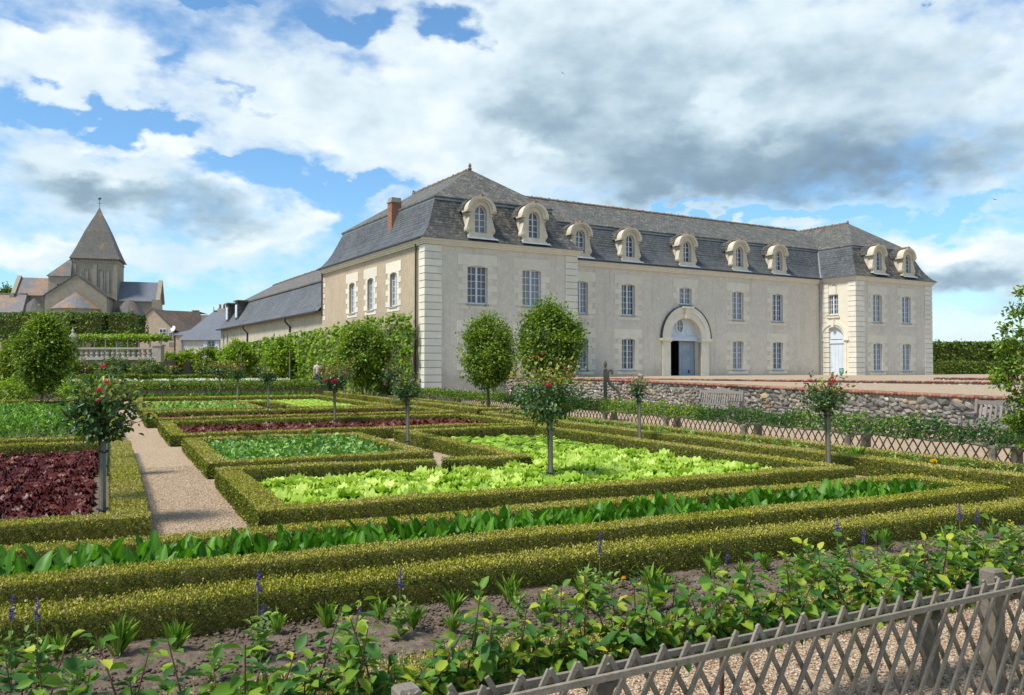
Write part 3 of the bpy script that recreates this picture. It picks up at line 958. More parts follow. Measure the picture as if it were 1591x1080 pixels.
add_win(op_rs, sf(RX0), 'side', 1.95, 5.62, .95, 1.5, 4, False)
ARC = (19.0, 21.74, 3.66)
op_m.append((ARC[0], ARC[1], 1.0, 5.12))
RA = (.98, 2.78, 3.83)
op_rs.append((RA[0], RA[1], 1.0, 4.83))
m = MB()
wall_panel(m, fr(0), 0, PW, FBASE, 8.3, op_p)
m.add([(PW, 0, 0), (PW, MY, 0), (PW, MY, 8.3), (PW, 0, 8.3)], [(0, 1, 2, 3)])
wall_panel(m, fr(MY), PW, RX0, FBASE, 8.3, op_m)
wall_panel(m, fr(0), RX0, RX1, FBASE, 8.3, op_r)
m.add([(RX1, 0, 0), (RX1, 13, 0), (RX1, 13, 8.3), (RX1, 0, 8.3)], [(0, 1, 2, 3)])
m.add([(PW, 11.4, 0), (RX0, 11.4, 0), (RX0, 11.4, 8.3), (PW, 11.4, 8.3)], [(0, 1, 2, 3)])
m.add([(PW, 11.4, 0), (PW, PD, 0), (PW, PD, 8.3), (PW, 11.4, 8.3)], [(0, 1, 2, 3)])
m.add([(RX0, 11.4, 0), (RX0, 13, 0), (RX0, 13, 8.3), (RX0, 11.4, 8.3)], [(0, 1, 2, 3)])
m.add([(RX0, 13, 0), (RX1, 13, 0), (RX1, 13, 8.3), (RX0, 13, 8.3)], [(0, 1, 2, 3)])
m.build('wall', MAT['plaster'], bld, fix=False)
m = MB()
wall_panel(m, sf(0), 0, PD, FBASE, 8.3, op_s)
m.add([(0, PD, 0), (PW, PD, 0), (PW, PD, 8.3), (0, PD, 8.3)], [(0, 1, 2, 3)])
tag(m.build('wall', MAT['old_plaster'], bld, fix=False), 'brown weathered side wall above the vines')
m = MB()
wall_panel(m, sf(RX0), 0, MY, FBASE, 8.3, op_rs)
tag(m.build('wall', MAT['stone'], bld, fix=False), 'cut stone return wall with the arched door')
# courses of the ashlar return, as fine recessed lines
# -- passage behind the arch
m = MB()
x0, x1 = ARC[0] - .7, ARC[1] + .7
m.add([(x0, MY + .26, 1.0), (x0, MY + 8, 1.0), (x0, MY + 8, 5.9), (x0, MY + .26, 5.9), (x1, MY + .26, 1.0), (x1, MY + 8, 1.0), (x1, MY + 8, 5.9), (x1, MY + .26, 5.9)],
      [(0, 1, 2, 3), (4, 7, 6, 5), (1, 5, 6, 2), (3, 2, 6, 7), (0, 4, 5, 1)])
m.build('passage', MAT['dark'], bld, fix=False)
# -- corner stones
def corner_column(s0, s1, fnbox, z0, z1, h=.36):
    me = MB(); fnbox(me, s0, s1, .012, h - .018); mesh = me.mesh('corner_stone', MAT['pale_stone'])
    n = int((z1 - z0) / h)
    h2 = (z1 - z0) / n
    for i in range(n):
        link('corner_stone', mesh, bld, (0, 0, z0 + i * h2))
corner_column(0, 0, lambda m, a, b, z0, z1: m.box(-.05, .92, -.05, .62, z0, z1), .25, CZ)
corner_column(0, 0, lambda m, a, b, z0, z1: m.box(8.62, PW + .05, -.05, .7, z0, z1), 1.0, CZ)
corner_column(0, 0, lambda m, a, b, z0, z1: m.box(RX0 - .05, RX0 + .95, -.05, .62, z0, z1), 1.0, CZ)
corner_column(0, 0, lambda m, a, b, z0, z1: m.box(RX1 - .9, RX1 + .05, -.05, .7, z0, z1), 1.0, CZ)
corner_column(0, 0, lambda m, a, b, z0, z1: m.box(RX0 - .05, RX0 + .3, MY - .72, MY - .01, z0, z1), 1.0, CZ)
# -- cornices
def cornice(segs, name='cornice'):
    m = MB()
    for (x0, x1, y0, y1, px, py) in segs:
        pass
    return m
m = MB()
for pr, z0, z1 in ((.10, CZ, CZ + .09), (.17, CZ + .09, CZ + .19), (.26, CZ + .19, CZ + .31)):
    m.box(-pr, PW + pr, -pr, .2, z0, z1)                      # left pavilion front
    m.box(-pr, .2, .2, PD, z0, z1)                            # left side
    m.box(PW - .2, PW + pr, .2, MY - pr, z0, z1)
    m.box(PW + .0, RX0 - pr, MY - pr, MY + .2, z0 - .06, z1 - .06)
    m.box(RX0 - pr, RX1 + pr, -pr, .2, z0, z1)
    m.box(RX0 - pr, RX0 + .2, .2, MY + .1, z0, z1)
    m.box(RX1 - .2, RX1 + pr, .2, 13, z0, z1)
m.build('cornice', MAT['pale_stone'], bld)
m = MB()
m.box(PW + .05, RX0 - .35, MY - .36, MY - .24, CZ + .25, CZ + .34)
m.box(-.36, -.26, -.0, PD, CZ + .26, CZ + .34)
m.build('gutter', MAT['iron'], bld)
# -- mansard roofs
EZ = CZ + .31
PROF = [(-.36, EZ), (-.05, EZ + .24), (.24, EZ + .60), (.50, EZ + 1.05), (.74, EZ + 1.6), (.95, EZ + 2.1), (1.08, EZ + 2.38)]
def ring(x0, x1, y0, y1, o, z):
    return [(x0 + o, y0 + o, z), (x1 - o, y0 + o, z), (x1 - o, y1 - o, z), (x0 + o, y1 - o, z)]
def mansard(x0, x1, y0, y1, prof, sides=(0, 1, 2, 3)):
    m = MB()
    for (o0, z0), (o1, z1) in zip(prof[:-1], prof[1:]):
        a, b = ring(x0, x1, y0, y1, o0, z0), ring(x0, x1, y0, y1, o1, z1)
        for k in sides:
            m.add([a[k], a[(k + 1) % 4], b[(k + 1) % 4], b[k]], [(0, 1, 2, 3)])
    return m
def hip(x0, x1, y0, y1, o, z, rp, rq):
    """upper roof from the break ring up to the ridge rp-rq; ridge along y when x span is the shorter"""
    m = MB()
    a = ring(x0, x1, y0, y1, o, z)
    along_y = abs(rp[0] - rq[0]) < 1e-6
    if along_y:
        m.add([a[0], a[1], rp], [(0, 1, 2)]); m.add([a[1], a[2], rq, rp], [(0, 1, 2, 3)]); m.add([a[2], a[3], rq], [(0, 1, 2)]); m.add([a[3], a[0], rp, rq], [(0, 1, 2, 3)])
    else:
        m.add([a[0], a[1], rq, rp], [(0, 1, 2, 3)]); m.add([a[1], a[2], rq], [(0, 1, 2)]); m.add([a[2], a[3], rp, rq], [(0, 1, 2, 3)]); m.add([a[3], a[0], rp], [(0, 1, 2)])
    b = ring(x0, x1, y0, y1, o, z - .09)
    for k in range(4): m.add([b[k], b[(k + 1) % 4], a[(k + 1) % 4], a[k]], [(0, 1, 2, 3)])
    c = ring(x0, x1, y0, y1, o + .5, z - .09)
    for k in range(4): m.add([b[k], c[k], c[(k + 1) % 4], b[(k + 1) % 4]], [(0, 1, 2, 3)])
    return m
def flashing(x0, x1, y0, y1, o, z, par):
    m = MB()
    r = ring(x0, x1, y0, y1, o, z)
    for k in (0, 1, 3):
        m.bar(r[k], r[(k + 1) % 4], .05, .11)
    m.build('flashing', MAT['lead'], par)
BZ = PROF[-1][1]
# left pavilion
rf = mansard(0, PW, 0, PD, PROF, (1, 2, 3)).build('roof', MAT['slate'], bld, fix=False)
tag(mansard(0, PW, 0, PD, PROF, (0,)).build('roof', MAT['dark_slate'], bld, fix=False), 'dark lichen spotted slates round the two big dormers')
PK, PKB = (4.7, 4.0, 13.2), (4.7, 11.9, 13.2)
tag(hip(0, PW, 0, PD, .96, BZ + .06, PK, PKB).build('roof', MAT['tile'], bld, fix=False), 'hipped upper roof with a pointed finial')
flashing(0, PW, 0, PD, 1.03, BZ - .08, rf)
# main block
tag(mansard(4.7, 38.4, MY, 11.4, PROF, (0, 2)).build('roof', MAT['slate'], bld, fix=False), 'long slate slope with five dormers')
MR = 12.78
tag(hip(4.7, 38.4, MY, 11.4, .96, BZ + .06, (7.5, 7.2, MR), (36.5, 7.2, MR)).build('roof', MAT['tile'], bld, fix=False), 'long weathered upper slope under the orange ridge')
m = MB(); m.bar((8.4, MY + 1.03, BZ - .08), (35.2, MY + 1.03, BZ - .08), .05, .11); m.build('flashing', MAT['lead'], bld)
# right pavilion
tag(mansard(RX0, RX1, 0, 13, PROF, (1, 2, 3)).build('roof', MAT['slate'], bld, fix=False), 'steep slate slope above the arched blue door')
tag(mansard(RX0, RX1, 0, 13, PROF, (0,)).build('roof', MAT['dark_slate'], bld, fix=False), 'dark slate slope with two dormers')
RK, RKB = (38.45, 4.0, 13.12), (38.45, 9.2, 13.12)
tag(hip(RX0, RX1, 0, 13, .96, BZ + .06, RK, RKB).build('roof', MAT['tile'], bld, fix=False), 'hipped upper roof of the right hand pavilion')
flashing(RX0, RX1, 0, 13, 1.03, BZ - .08, bld)
# valley lead between main block and right pavilion
m = MB(); m.tube([(RX0 + o, MY + o, z + .03) for o, z in PROF], .06, 5); m.build('valley', MAT['lead'], bld)
# ridge tiles: overlapping half round tiles, joined per ridge
def ridge_tiles(p, q, r=.10, L=.33, par=bld):
    p, q = Vector(p), Vector(q)
    d = q - p; n = max(1, int(d.length / L)); u = d.normalized()
    m = MB()
    for i in range(n):
        a = p + d * (i / n) + Vector((0, 0, rng.uniform(-.01, .02)))
        b = p + d * ((i + 1.1) / n)
        m.tube([a, b], [r * rng.uniform(.95, 1.25), r * .85], 6)
        if i % 2 == 0: m.tube([a + Vector((0, 0, r * .6)), a + Vector((0, 0, r * .6)) + u * .12], [r * .7, r * .55], 5)
    return tag(m.build('ridge_tiles', MAT['ridge_tile'], par, uv=False, fix=False), kind='stuff')
ridge_tiles((9.6, 7.2, MR), (36.2, 7.2, MR))
ridge_tiles(PK, PKB); ridge_tiles(RK, RKB)
m = MB(); m.lathe([(.11, 0), (.12, .07), (.07, .14), (.10, .22), (.07, .30), (.02, .38)], 8, PK); m.build('finial', MAT['ridge_tile'], bld, uv=False)
m = MB(); m.lathe([(.09, 0), (.10, .05), (.06, .1), (.07, .15), (.02, .22)], 8, RK); m.build('finial', MAT['ridge_tile'], bld, uv=False)
m = MB(); m.lathe([(.10, 0), (.11, .06), (.06, .12), (.08, .18), (.02, .26)], 8, PKB); m.build('finial', MAT['ridge_tile'], bld, uv=False)
# chimney on the left slope
m = MB(); m.box(.62, 1.22, 5.85, 6.45, EZ + .6, 11.22)
ch = m.build('chimney', MAT['brick'], bld)
m = MB(); m.box(.57, 1.27, 5.80, 6.50, 11.22, 11.30); m.box(.63, 1.21, 5.86, 6.44, 11.30, 11.50); m.build('chimney_cap', MAT['weathered_stone'], ch)
m = MB(); m.box(.52, 1.1, 5.78, 6.52, EZ + .62, EZ + .95); m.build('flashing', MAT['lead'], ch)

# -- dormers
def arch_pts(hw, spring, n=12, rise=None, a0=0.0, a1=math.pi):
    rise = rise or hw
    return [(hw * math.cos(a0 + (a1 - a0) * k / n), spring + rise * math.sin(a0 + (a1 - a0) * k / n)) for k in range(n + 1)]
def band(m, fn, inner, outer, d0, d1):
    n = len(inner)
    V = [fn(a, d0, z) for a, z in inner] + [fn(a, d0, z) for a, z in outer] + [fn(a, d1, z) for a, z in inner] + [fn(a, d1, z) for a, z in outer]
    Fq = []
    for i in range(n - 1):
        Fq += [(i, i + 1, n + i + 1, n + i), (2 * n + i, 3 * n + i, 3 * n + i + 1, 2 * n + i + 1), (i, 2 * n + i, 2 * n + i + 1, i + 1), (n + i, n + i + 1, 3 * n + i + 1, 3 * n + i)]
    for i in (0, n - 1): Fq.append((i, n + i, 3 * n + i, 2 * n + i))
    m.add(V, Fq)
def make_dormer(zb=8.72):
    hw, spr = .40, 1.06                       # window half width, spring height above the sill (zb)
    f = fr(0)
    m = MB()
    # front plate round the arched window
    inner = [(hw, 0)] + arch_pts(hw, spr) + [(-hw, 0)]
    outer = [(.74, 0)] + [(.74 * math.cos(a), spr + .72 * math.sin(a)) for a in np.linspace(0, math.pi, 13)] + [(-.74, 0)]
    band(m, f, inner, outer, -.18, .15)
    fbox(m, f, -.80, .80, -.22, .3, -.16, -.002)                                    # sill course
    fbox(m, f, -.86, .86, -.27, .3, -.24, -.162)
    # cap mouldings at the spring
    for s in (-1, 1):
        a, b = sorted((s * .60, s * 1.0)); fbox(m, f, a, b, -.27, .3, spr + .02, spr + .10)
        a, b = sorted((s * .60, s * .80)); fbox(m, f, a, b, -.22, .3, spr - .14, spr - .05)
    # round hood
    i2 = [(.58 * math.cos(a), spr + .10 + .55 * math.sin(a)) for a in np.linspace(0, math.pi, 15)]
    o2 = [(.90 * math.cos(a), spr + .10 + .72 * math.sin(a)) for a in np.linspace(0, math.pi, 15)]
    band(m, f, i2, o2, -.27, .25)
    i3 = [(.76 * math.cos(a), spr + .10 + .64 * math.sin(a)) for a in np.linspace(0, math.pi, 15)]
    o3 = [(.97 * math.cos(a), spr + .10 + .79 * math.sin(a)) for a in np.linspace(0, math.pi, 15)]
    band(m, f, i3, o3, -.33, -.272)
    # cheeks running back into the slope
    for s in (-1, 1):
        a, b = sorted((s * .68, s * .76)); m.add([f(a, .15, -.1), f(b, .15, -.1), f(b, .15, spr + .1), f(a, .15, spr + .1), f(a, 1.5, -.1), f(b, 1.5, -.1), f(b, 1.5, spr + .1), f(a, 1.5, spr + .1)],
                                                  [(0, 1, 2, 3), (4, 7, 6, 5), (0, 3, 7, 4), (1, 5, 6, 2), (3, 2, 6, 7)])
    # scroll volutes either side
    for s in (-1, 1):
        c = s * .80
        pts = [(c + .17 * math.cos(t), .17 + .19 * math.sin(t)) for t in np.linspace(0, 2 * math.pi, 13)[:-1]]
        m.prism(pts, f, -.20, .12)
        pts = [(c + .08 * math.cos(t), .17 + .09 * math.sin(t)) for t in np.linspace(0, 2 * math.pi, 9)[:-1]]
        m.prism(pts, f, -.24, -.19)
        m.prism([(s * .73, .28), (s * .94, .26), (s * .82, .62), (s * .76, .85), (s * .73, .9)], f, -.18, .12)
    front = m.mesh('dormer', MAT['dormer_stone'])
    # slate barrel behind the hood
    m = MB()
    i4 = [(.84 * math.cos(a), spr + .10 + .64 * math.sin(a)) for a in np.linspace(0, math.pi, 15)]
    o4 = [(.96 * math.cos(a), spr + .11 + .78 * math.sin(a)) for a in np.linspace(0, math.pi, 15)]
    band(m, f, i4, o4, .25, 1.75)
    roof = m.mesh('dormer_roof', MAT['dark_slate'])
    m = MB()
    m.tube([(0, -.34, spr + .92), (0, .3, spr + .91), (0, 1.6, spr + .90)], [.07, .08, .07], 6)
    for k in range(7): m.tube([(rng.uniform(-.12, .12), -.3 + .12 * k, spr + .92), (rng.uniform(-.12, .12), -.25 + .12 * k, spr + 1.0)], [.05, .03], 5)
    crest = m.mesh('ridge_tiles', MAT['ridge_tile'], uv=False)
    # window
    m = MB()
    fi = [(hw - .05, .05)] + arch_pts(hw - .05, spr) + [(-hw + .05, .05)]
    fo = [(hw + .01, 0)] + arch_pts(hw + .01, spr) + [(-hw - .01, 0)]
    band(m, f, fi, fo, .02, .09); fbox(m, f, -hw, hw, .02, .09, 0, .06); fbox(m, f, -.035, .035, .015, .085, .06, spr + hw - .03)
    wf = m.mesh('window_frame', MAT['white_paint'])
    m = MB()
    for z in (.38, .71, 1.04): fbox(m, f, -hw + .05, hw - .05, .035, .075, z - .017, z + .017)
    wb = m.mesh('glazing_bars', MAT['white_paint'])
    m = MB()
    m.add([f(x, .06, z) for x, z in ([(hw, 0)] + arch_pts(hw, spr) + [(-hw, 0)])], [tuple(range(15))])
    gl = m.mesh('glass', MAT['glass'], fix=False)
    m = MB()
    m.add([(-1.0, -.34, -.25), (1.0, -.34, -.25), (1.08, -.44, -.36), (-1.08, -.44, -.36), (-1.0, .1, -.235), (1.0, .1, -.235)], [(0, 1, 2, 3), (0, 4, 5, 1)])
    apron = m.mesh('flashing', MAT['lead'], fix=False)
    return front, roof, crest, wf, wb, gl, apron
DM = make_dormer()
def dormer(x, y, z, sc=1.0):
    o = link('dormer', DM[0], bld, (x, y, z), None, (sc * .89, 1, sc))
    for n, me in zip(('dormer_roof', 'ridge_tiles', 'window_frame', 'glazing_bars', 'glass', 'flashing'), DM[1:]):
        c = link(n, me, o)
        if n == 'ridge_tiles': c['kind'] = 'stuff'
for x in (3.17, 6.5): dormer(x, .06, 8.80, 1.0)
for x in (11.77, 15.65, 20.48, 25.35, 29.3): dormer(x, MY + .06, 8.73, .97)
for x in (36.45, 39.95): dormer(x, .06, 8.86, .97)

# -- arched carriage door
am = MB(); f = fr(MY)
cx = (ARC[0] + ARC[1]) / 2; hw = (ARC[1] - ARC[0]) / 2; spr = ARC[2]
sh = lambda pts: [(cx + a, z) for a, z in pts]
band(am, f, sh(arch_pts(hw, spr, 18)), sh(arch_pts(hw + .40, spr, 18)), -.10, .60)
band(am, f, sh(arch_pts(hw + .402, spr, 18)), sh(arch_pts(hw + .78, spr, 18)), -.16, .05)
for s in (-1, 1):
    a, b = sorted((cx + s * hw, cx + s * (hw + .66))); fbox(am, f, a, b, -.10, .60, 1.0, 3.42)
    a, b = sorted((cx + s * (hw - .04), cx + s * (hw + .80))); fbox(am, f, a, b, -.19, .60, 3.42, 3.50); 
    a, b = sorted((cx + s * (hw - .06), cx + s * (hw + .88))); fbox(am, f, a, b, -.24, .60, 3.50, 3.655)
am.prism([(cx - .17, spr + hw - .05), (cx + .17, spr + hw - .05), (cx + .25, spr + hw + .62), (cx - .25, spr + hw + .62)], f, -.30, .1)
fbox(am, f, cx - .46, cx + .46, -.36, .02, spr + hw + .62, spr + hw + .74)
arch = am.build('door_arch', MAT['stone'], bld)
m = MB()
band(m, f, sh(arch_pts(hw + .785, spr, 18)), sh(arch_pts(hw + .83, spr, 18)), -.20, .0)
m.build('flashing', MAT['iron'], arch)
door = thing('carriage_door', None, None); door.parent = bld
m = MB()
f = fr(MY + .24)
m.prism(sh(arch_pts(hw + .01, spr, 18)), f, .17, .23)
fbox(m, f, cx - hw, cx + hw, .08, .23, spr - .14, spr + .05); fbox(m, f, cx - hw, cx + hw, .04, .23, spr + .05, spr + .12)
for s in (-1, 1):
    band(m, f, sh([(s * .42, spr + .24), (s * 1.12, spr + .24), (s * .98, spr + .72), (s * .5, spr + 1.12), (s * .42, spr + .24)]), sh([(s * .46, spr + .28), (s * 1.05, spr + .28), (s * .93, spr + .69), (s * .52, spr + 1.03), (s * .46, spr + .28)]), .145, .17)
ov = [(-.15 + .40 * math.cos(t), spr + .84 + .52 * math.sin(t)) for t in np.linspace(0, 2 * math.pi, 25)]
iv = [(-.15 + .27 * math.cos(t), spr + .84 + .42 * math.sin(t)) for t in np.linspace(0, 2 * math.pi, 25)]
band(m, f, sh(iv), sh(ov), .10, .17)
m.build('transom_panel', MAT['door_paint'], door)
m = MB(); m.add([f(a, .16, z) for a, z in sh(iv[:-1])], [tuple(range(24))]); m.build('oval_window', MAT['glass'], door, fix=False)
m = MB(); fbox(m, f, cx - .17, cx - .13, .13, .155, spr + .43, spr + 1.25); fbox(m, f, cx - .41, cx + .11, .13, .155, spr + .82, spr + .86); m.build('glazing_bars', MAT['white_paint'], door)
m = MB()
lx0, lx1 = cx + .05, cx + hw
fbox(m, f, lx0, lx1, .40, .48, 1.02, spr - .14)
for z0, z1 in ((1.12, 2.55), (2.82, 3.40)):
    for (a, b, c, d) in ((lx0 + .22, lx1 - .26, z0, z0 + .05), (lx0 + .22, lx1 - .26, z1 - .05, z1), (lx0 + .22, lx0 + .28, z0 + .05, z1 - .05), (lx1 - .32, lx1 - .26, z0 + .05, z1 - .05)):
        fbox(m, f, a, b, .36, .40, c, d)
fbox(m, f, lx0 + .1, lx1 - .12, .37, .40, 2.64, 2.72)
leaf = m.build('door_leaf', MAT['shaded_door_paint'], door)
m = MB(); m.lathe([(.02, 0), (.07, .02), (.06, .12), (.02, .25)], 8, (cx + .62, MY + .36, 1.36)); m.build('door_knocker', MAT['iron'], leaf)
m = MB(); m.box(ARC[0] + .02, ARC[0] + .09, MY + .66, MY + 1.9, 1.02, spr - .14); tag(m.build('door_leaf', MAT['door_paint'], door), 'leaf folded back into the dark passage')

# -- arched blue door of the right pavilion
f = sf(RX0); cx = (RA[0] + RA[1]) / 2; hw = (RA[1] - RA[0]) / 2; spr = RA[2]
m = MB()
band(m, f, sh(arch_pts(hw, spr, 16)), sh(arch_pts(hw + .16, spr, 16)), -.04, .24)
band(m, f, sh(arch_pts(hw + .162, spr, 16)), sh(arch_pts(hw + .42, spr, 16)), -.11, .05)
for s in (-1, 1):
    a, b = sorted((cx + s * hw, cx + s * (hw + .20))); fbox(m, f, a, b, -.04, .24, 1.0, spr - .12)
    a, b = sorted((cx + s * (hw - .02), cx + s * (hw + .46))); fbox(m, f, a, b, -.13, .24, spr - .12, spr - .003)
m.prism([(cx - .11, spr + hw - .02), (cx + .11, spr + hw - .02), (cx + .17, spr + hw + .5), (cx - .17, spr + hw + .5)], f, -.18, .05)
fbox(m, f, cx - .55, cx + .55, -.10, .02, 5.40, 5.50)
m.build('door_arch', MAT['stone'], bld)
door = thing('arched_door', None, None); door.parent = bld
m = MB(); m.prism(sh(arch_pts(hw + .01, spr, 16)), f, .16, .22); fbox(m, f, cx - hw, cx + hw, .08, .22, spr - .32, spr - .05); m.build('transom_panel', MAT['door_paint'], door)
for k in range(6):
    a = cx - hw + 2 * hw * k / 6
    m = MB(); fbox(m, f, a + .006, a + 2 * hw / 6 - .006, .14, .20, 1.02, spr - .32); m.build('door_board', MAT['door_paint'], door)
m = MB(); fbox(m, f, cx - hw + .02, cx + hw - .02, .19, .23, 1.02, spr - .32); m.build('door_back', MAT['door_paint'], door)
nt = MB(); fbox(nt, f, 1.16, 1.52, .118, .135, 1.32, 1.70)
sgn = tag(nt.build('notice_sign', simple('green notice', (.02, .22, .16), .4, .4, .05), None), 'small green notice fixed low on the arched blue door', 'sign')
sgn.parent = None
sgn.location = (P0[0], P0[1], 0); sgn.rotation_euler = (0, 0, BA)
m = MB()
for zz, a, b in ((1.62, 1.30, 1.46), (1.565, 1.22, 1.46), (1.52, 1.22, 1.42), (1.47, 1.26, 1.46), (1.40, 1.22, 1.38)): fbox(m, f, a, b, .113, .1175, zz, zz + .022)
m.build('printed_lines', MAT['white_paint'], sgn)
m = MB(); m.tube([(RX0 + .0, 1.62, 7.72), (RX0 - .25, 1.62, 7.80), (RX0 - .42, 1.62, 7.72)], .03, 5); m.build('wall_hook', MAT['iron'], bld, uv=False)
# -- rain pipes
m = MB(); m.tube([(RX0 - .28, MY - .3, 8.2), (RX0 - .28, MY - .25, 7.9), (RX0 - .14, MY - .12, 7.55), (RX0 - .14, MY - .12, 1.1)], .065, 7); m.build('rain_pipe', MAT['zinc'], bld, uv=False)
m = MB(); m.tube([(-.10, .92, 8.1), (-.10, .92, .1)], .05, 6); m.build('rain_pipe', MAT['iron'], bld, uv=False)
m = MB(); m.tube([(-.10, PD - .2, 8.1), (-.10, PD - .2, 5.2)], .05, 6); m.build('rain_pipe', MAT['iron'], bld, uv=False)
m = MB(); m.tube([(9.9, MY - .3, 7.95), (10.15, MY - .3, 7.85), (10.15, MY - .22, 7.6)], .03, 5); m.build('wall_hook', MAT['iron'], bld, uv=False)
# flush stones let into the brown side wall near its far end
qm = MB(); fbox(qm, sf(0), 0, .45, -.02, .1, 0, .3); qme = qm.mesh('corner_stone', MAT['stone'])
for i in range(8): link('corner_stone', qme, bld, (0, PD - (.45 if i % 2 else .62), 4.9 + i * .37))

# ================================================================== THE LOW WING
wing = thing('wing_building', 'long low service wing with a wide slate roof running back from the manor', 'building', (P0[0], P0[1], 0), BA)
WY0, WY1, WE = PD + .02, 48.4, 5.5
m = MB(); ops = []
for s in (45.3, 47.0): ops.append((s - .35, s + .35, 3.9, 5.1))
wall_panel(m, sf(.03), WY0, WY1, 0, WE + .1, ops)
m.add([(.03, WY1, 0), (9, WY1, 0), (9, WY1, WE), (.03, WY1, WE)], [(0, 1, 2, 3)])
m.build('wall', MAT['wing_plaster'], wing, fix=False)
for s in (45.3, 47.0):
    fm, bm_, gm, sm = window_meshes(.7, 1.2, 3, True)
    o = link('window', fm, wing, (.03, s, 3.9)); link('glass', gm, o); link('glazing_bars', bm_, o); link('sill', sm, o)
WPROF = [(-.42, WE), (.05, WE + .5), (.62, WE + 1.35), (1.25, WE + 2.5)]
m = mansard(.03, 9, WY0 - 2, WY1, WPROF, (1, 2))
for (o0, z0), (o1, z1) in zip(WPROF[:-1], WPROF[1:]): m.add([(.03 + o0, WY1 - o0, z0), (.03 + o0, PD + .03, z0), (.03 + o1, PD + .03, z1), (.03 + o1, WY1 - o1, z1)], [(0, 1, 2, 3)])
m.build('roof', MAT['wing_slate'], wing, fix=False)
tag(hip(.03, 9, WY0 - 2, WY1, 1.13, WE + 2.56, (4.5, 12.6, 10.2), (4.5, 45.6, 10.0)).build('roof', MAT['wing_tile'], wing, fix=False), 'brown tiled upper slope of the wing')
ridge_tiles((4.5, 16.3, 10.2), (4.5, 45.6, 10.0), par=wing)
m = MB(); m.box(-.5, -.36, WY0, WY1, WE - .06, WE + .05); m.build('gutter', MAT['iron'], wing)
for s in (23.8, 37.0):
    m = MB(); m.tube([(-.42, s, WE), (-.42, s, WE - .3), (-.05, s, WE - .7), (-.05, s, .2)], .07, 6); m.build('rain_pipe', MAT['iron'], wing, uv=False)
for s in (42.6, 46.6):
    m = MB(); m.box(.25, 1.6, s - .55, s + .55, WE + .7, WE + 2.5)
    d = m.build('dormer', MAT['dark_slate'], wing)
    m = MB(); m.box(.1, 1.7, s - .75, s + .75, WE + 2.5, WE + 2.62); m.build('dormer_roof', MAT['ridge_tile'], d)
    m = MB(); m.box(.2, .25, s - .35, s + .35, WE + 1.0, WE + 2.2); m.build('hatch', MAT['white_paint'], d)

# ================================================================== CHURCH
CS = .1008
chx = (152 - 795.5) * CS
church = thing('church', 'old stone church with a tall pointed slate spire and rust coloured lower roofs', 'church', (chx, 130, 0), R(17))
def wz(v, sc=CS): return 1.7 + (572 - v) * sc
TS = .84
m = MB()
m.box(-3.75, 3.75, -3.75, 3.75, 0, 18.7)
for x in (-3.75, -.35, 3.05): m.box(x - .0, x + .7, -3.98, -3.75, 8, 17.6)       # pilaster strips
m.box(-3.85, 3.85, -3.85, 3.85, 17.9, 18.2); 
for k in range(14): m.box(-3.6 + k * .54, -3.4 + k * .54, -4.05, -3.85, 18.2, 18.62)  # corbels
tw = m.build('tower', MAT['church_stone'], church, scale=(TS, TS, 1))
# blind arcade
m = MB()
f = fr(-3.75)
for cx in (-2.55, -1.55, .9, 1.95):
    sh2 = lambda pts, c=cx: [(c + a, z) for a, z in pts]
    band(m, f, sh2([(.30, 13.4)] + arch_pts(.30, 16.6, 8) + [(-.30, 13.4)]), sh2([(.44, 13.4)] + arch_pts(.44, 16.6, 8) + [(-.44, 13.4)]), -.16, .02)
m.build('blind_arcade', MAT['church_stone'], tw)
m = MB()
for cx in (-2.55, -1.55, .9, 1.95): m.prism([(cx + .30, 13.4)] + [(cx + a, z) for a, z in arch_pts(.30, 16.6, 8)] + [(cx - .30, 13.4)], f, -.03, .02)
m.build('arcade_recess', MAT['weathered_stone'], tw)
m = MB()
sp = [(4.35, 18.45), (3.9, 19.2), (3.2, 20.6), (2.2, 22.8), (1.25, 24.6), (.45, 26.0), (.06, 26.9)]
for (a, z0), (b, z1) in zip(sp[:-1], sp[1:]):
    m.add([(-a, -a, z0), (a, -a, z0), (a, a, z0), (-a, a, z0), (-b, -b, z1), (b, -b, z1), (b, b, z1), (-b, b, z1)], [(0, 1, 5, 4), (1, 2, 6, 5), (2, 3, 7, 6), (3, 0, 4, 7)])
m.add([(-4.35, -4.35, 18.44), (4.35, -4.35, 18.44), (4.35, 4.35, 18.44), (-4.35, 4.35, 18.44)], [(0, 1, 2, 3)])
spire = m.build('spire', MAT['church_slate'], church, fix=False, scale=(TS * .97, TS * .97, 1))
m = MB(); m.tube([(0, 0, 26.8), (0, 0, 28.3)], .045, 5); m.bar((-.35, 0, 27.6), (.35, 0, 27.6), .05, .05)
m.prism([(-.25, 28.2), (.1, 28.15), (.3, 28.4), (.22, 28.6), (.05, 28.42), (-.2, 28.5)], fr(0), -.03, .03)
m.build('weathercock', MAT['iron'], spire, uv=False)
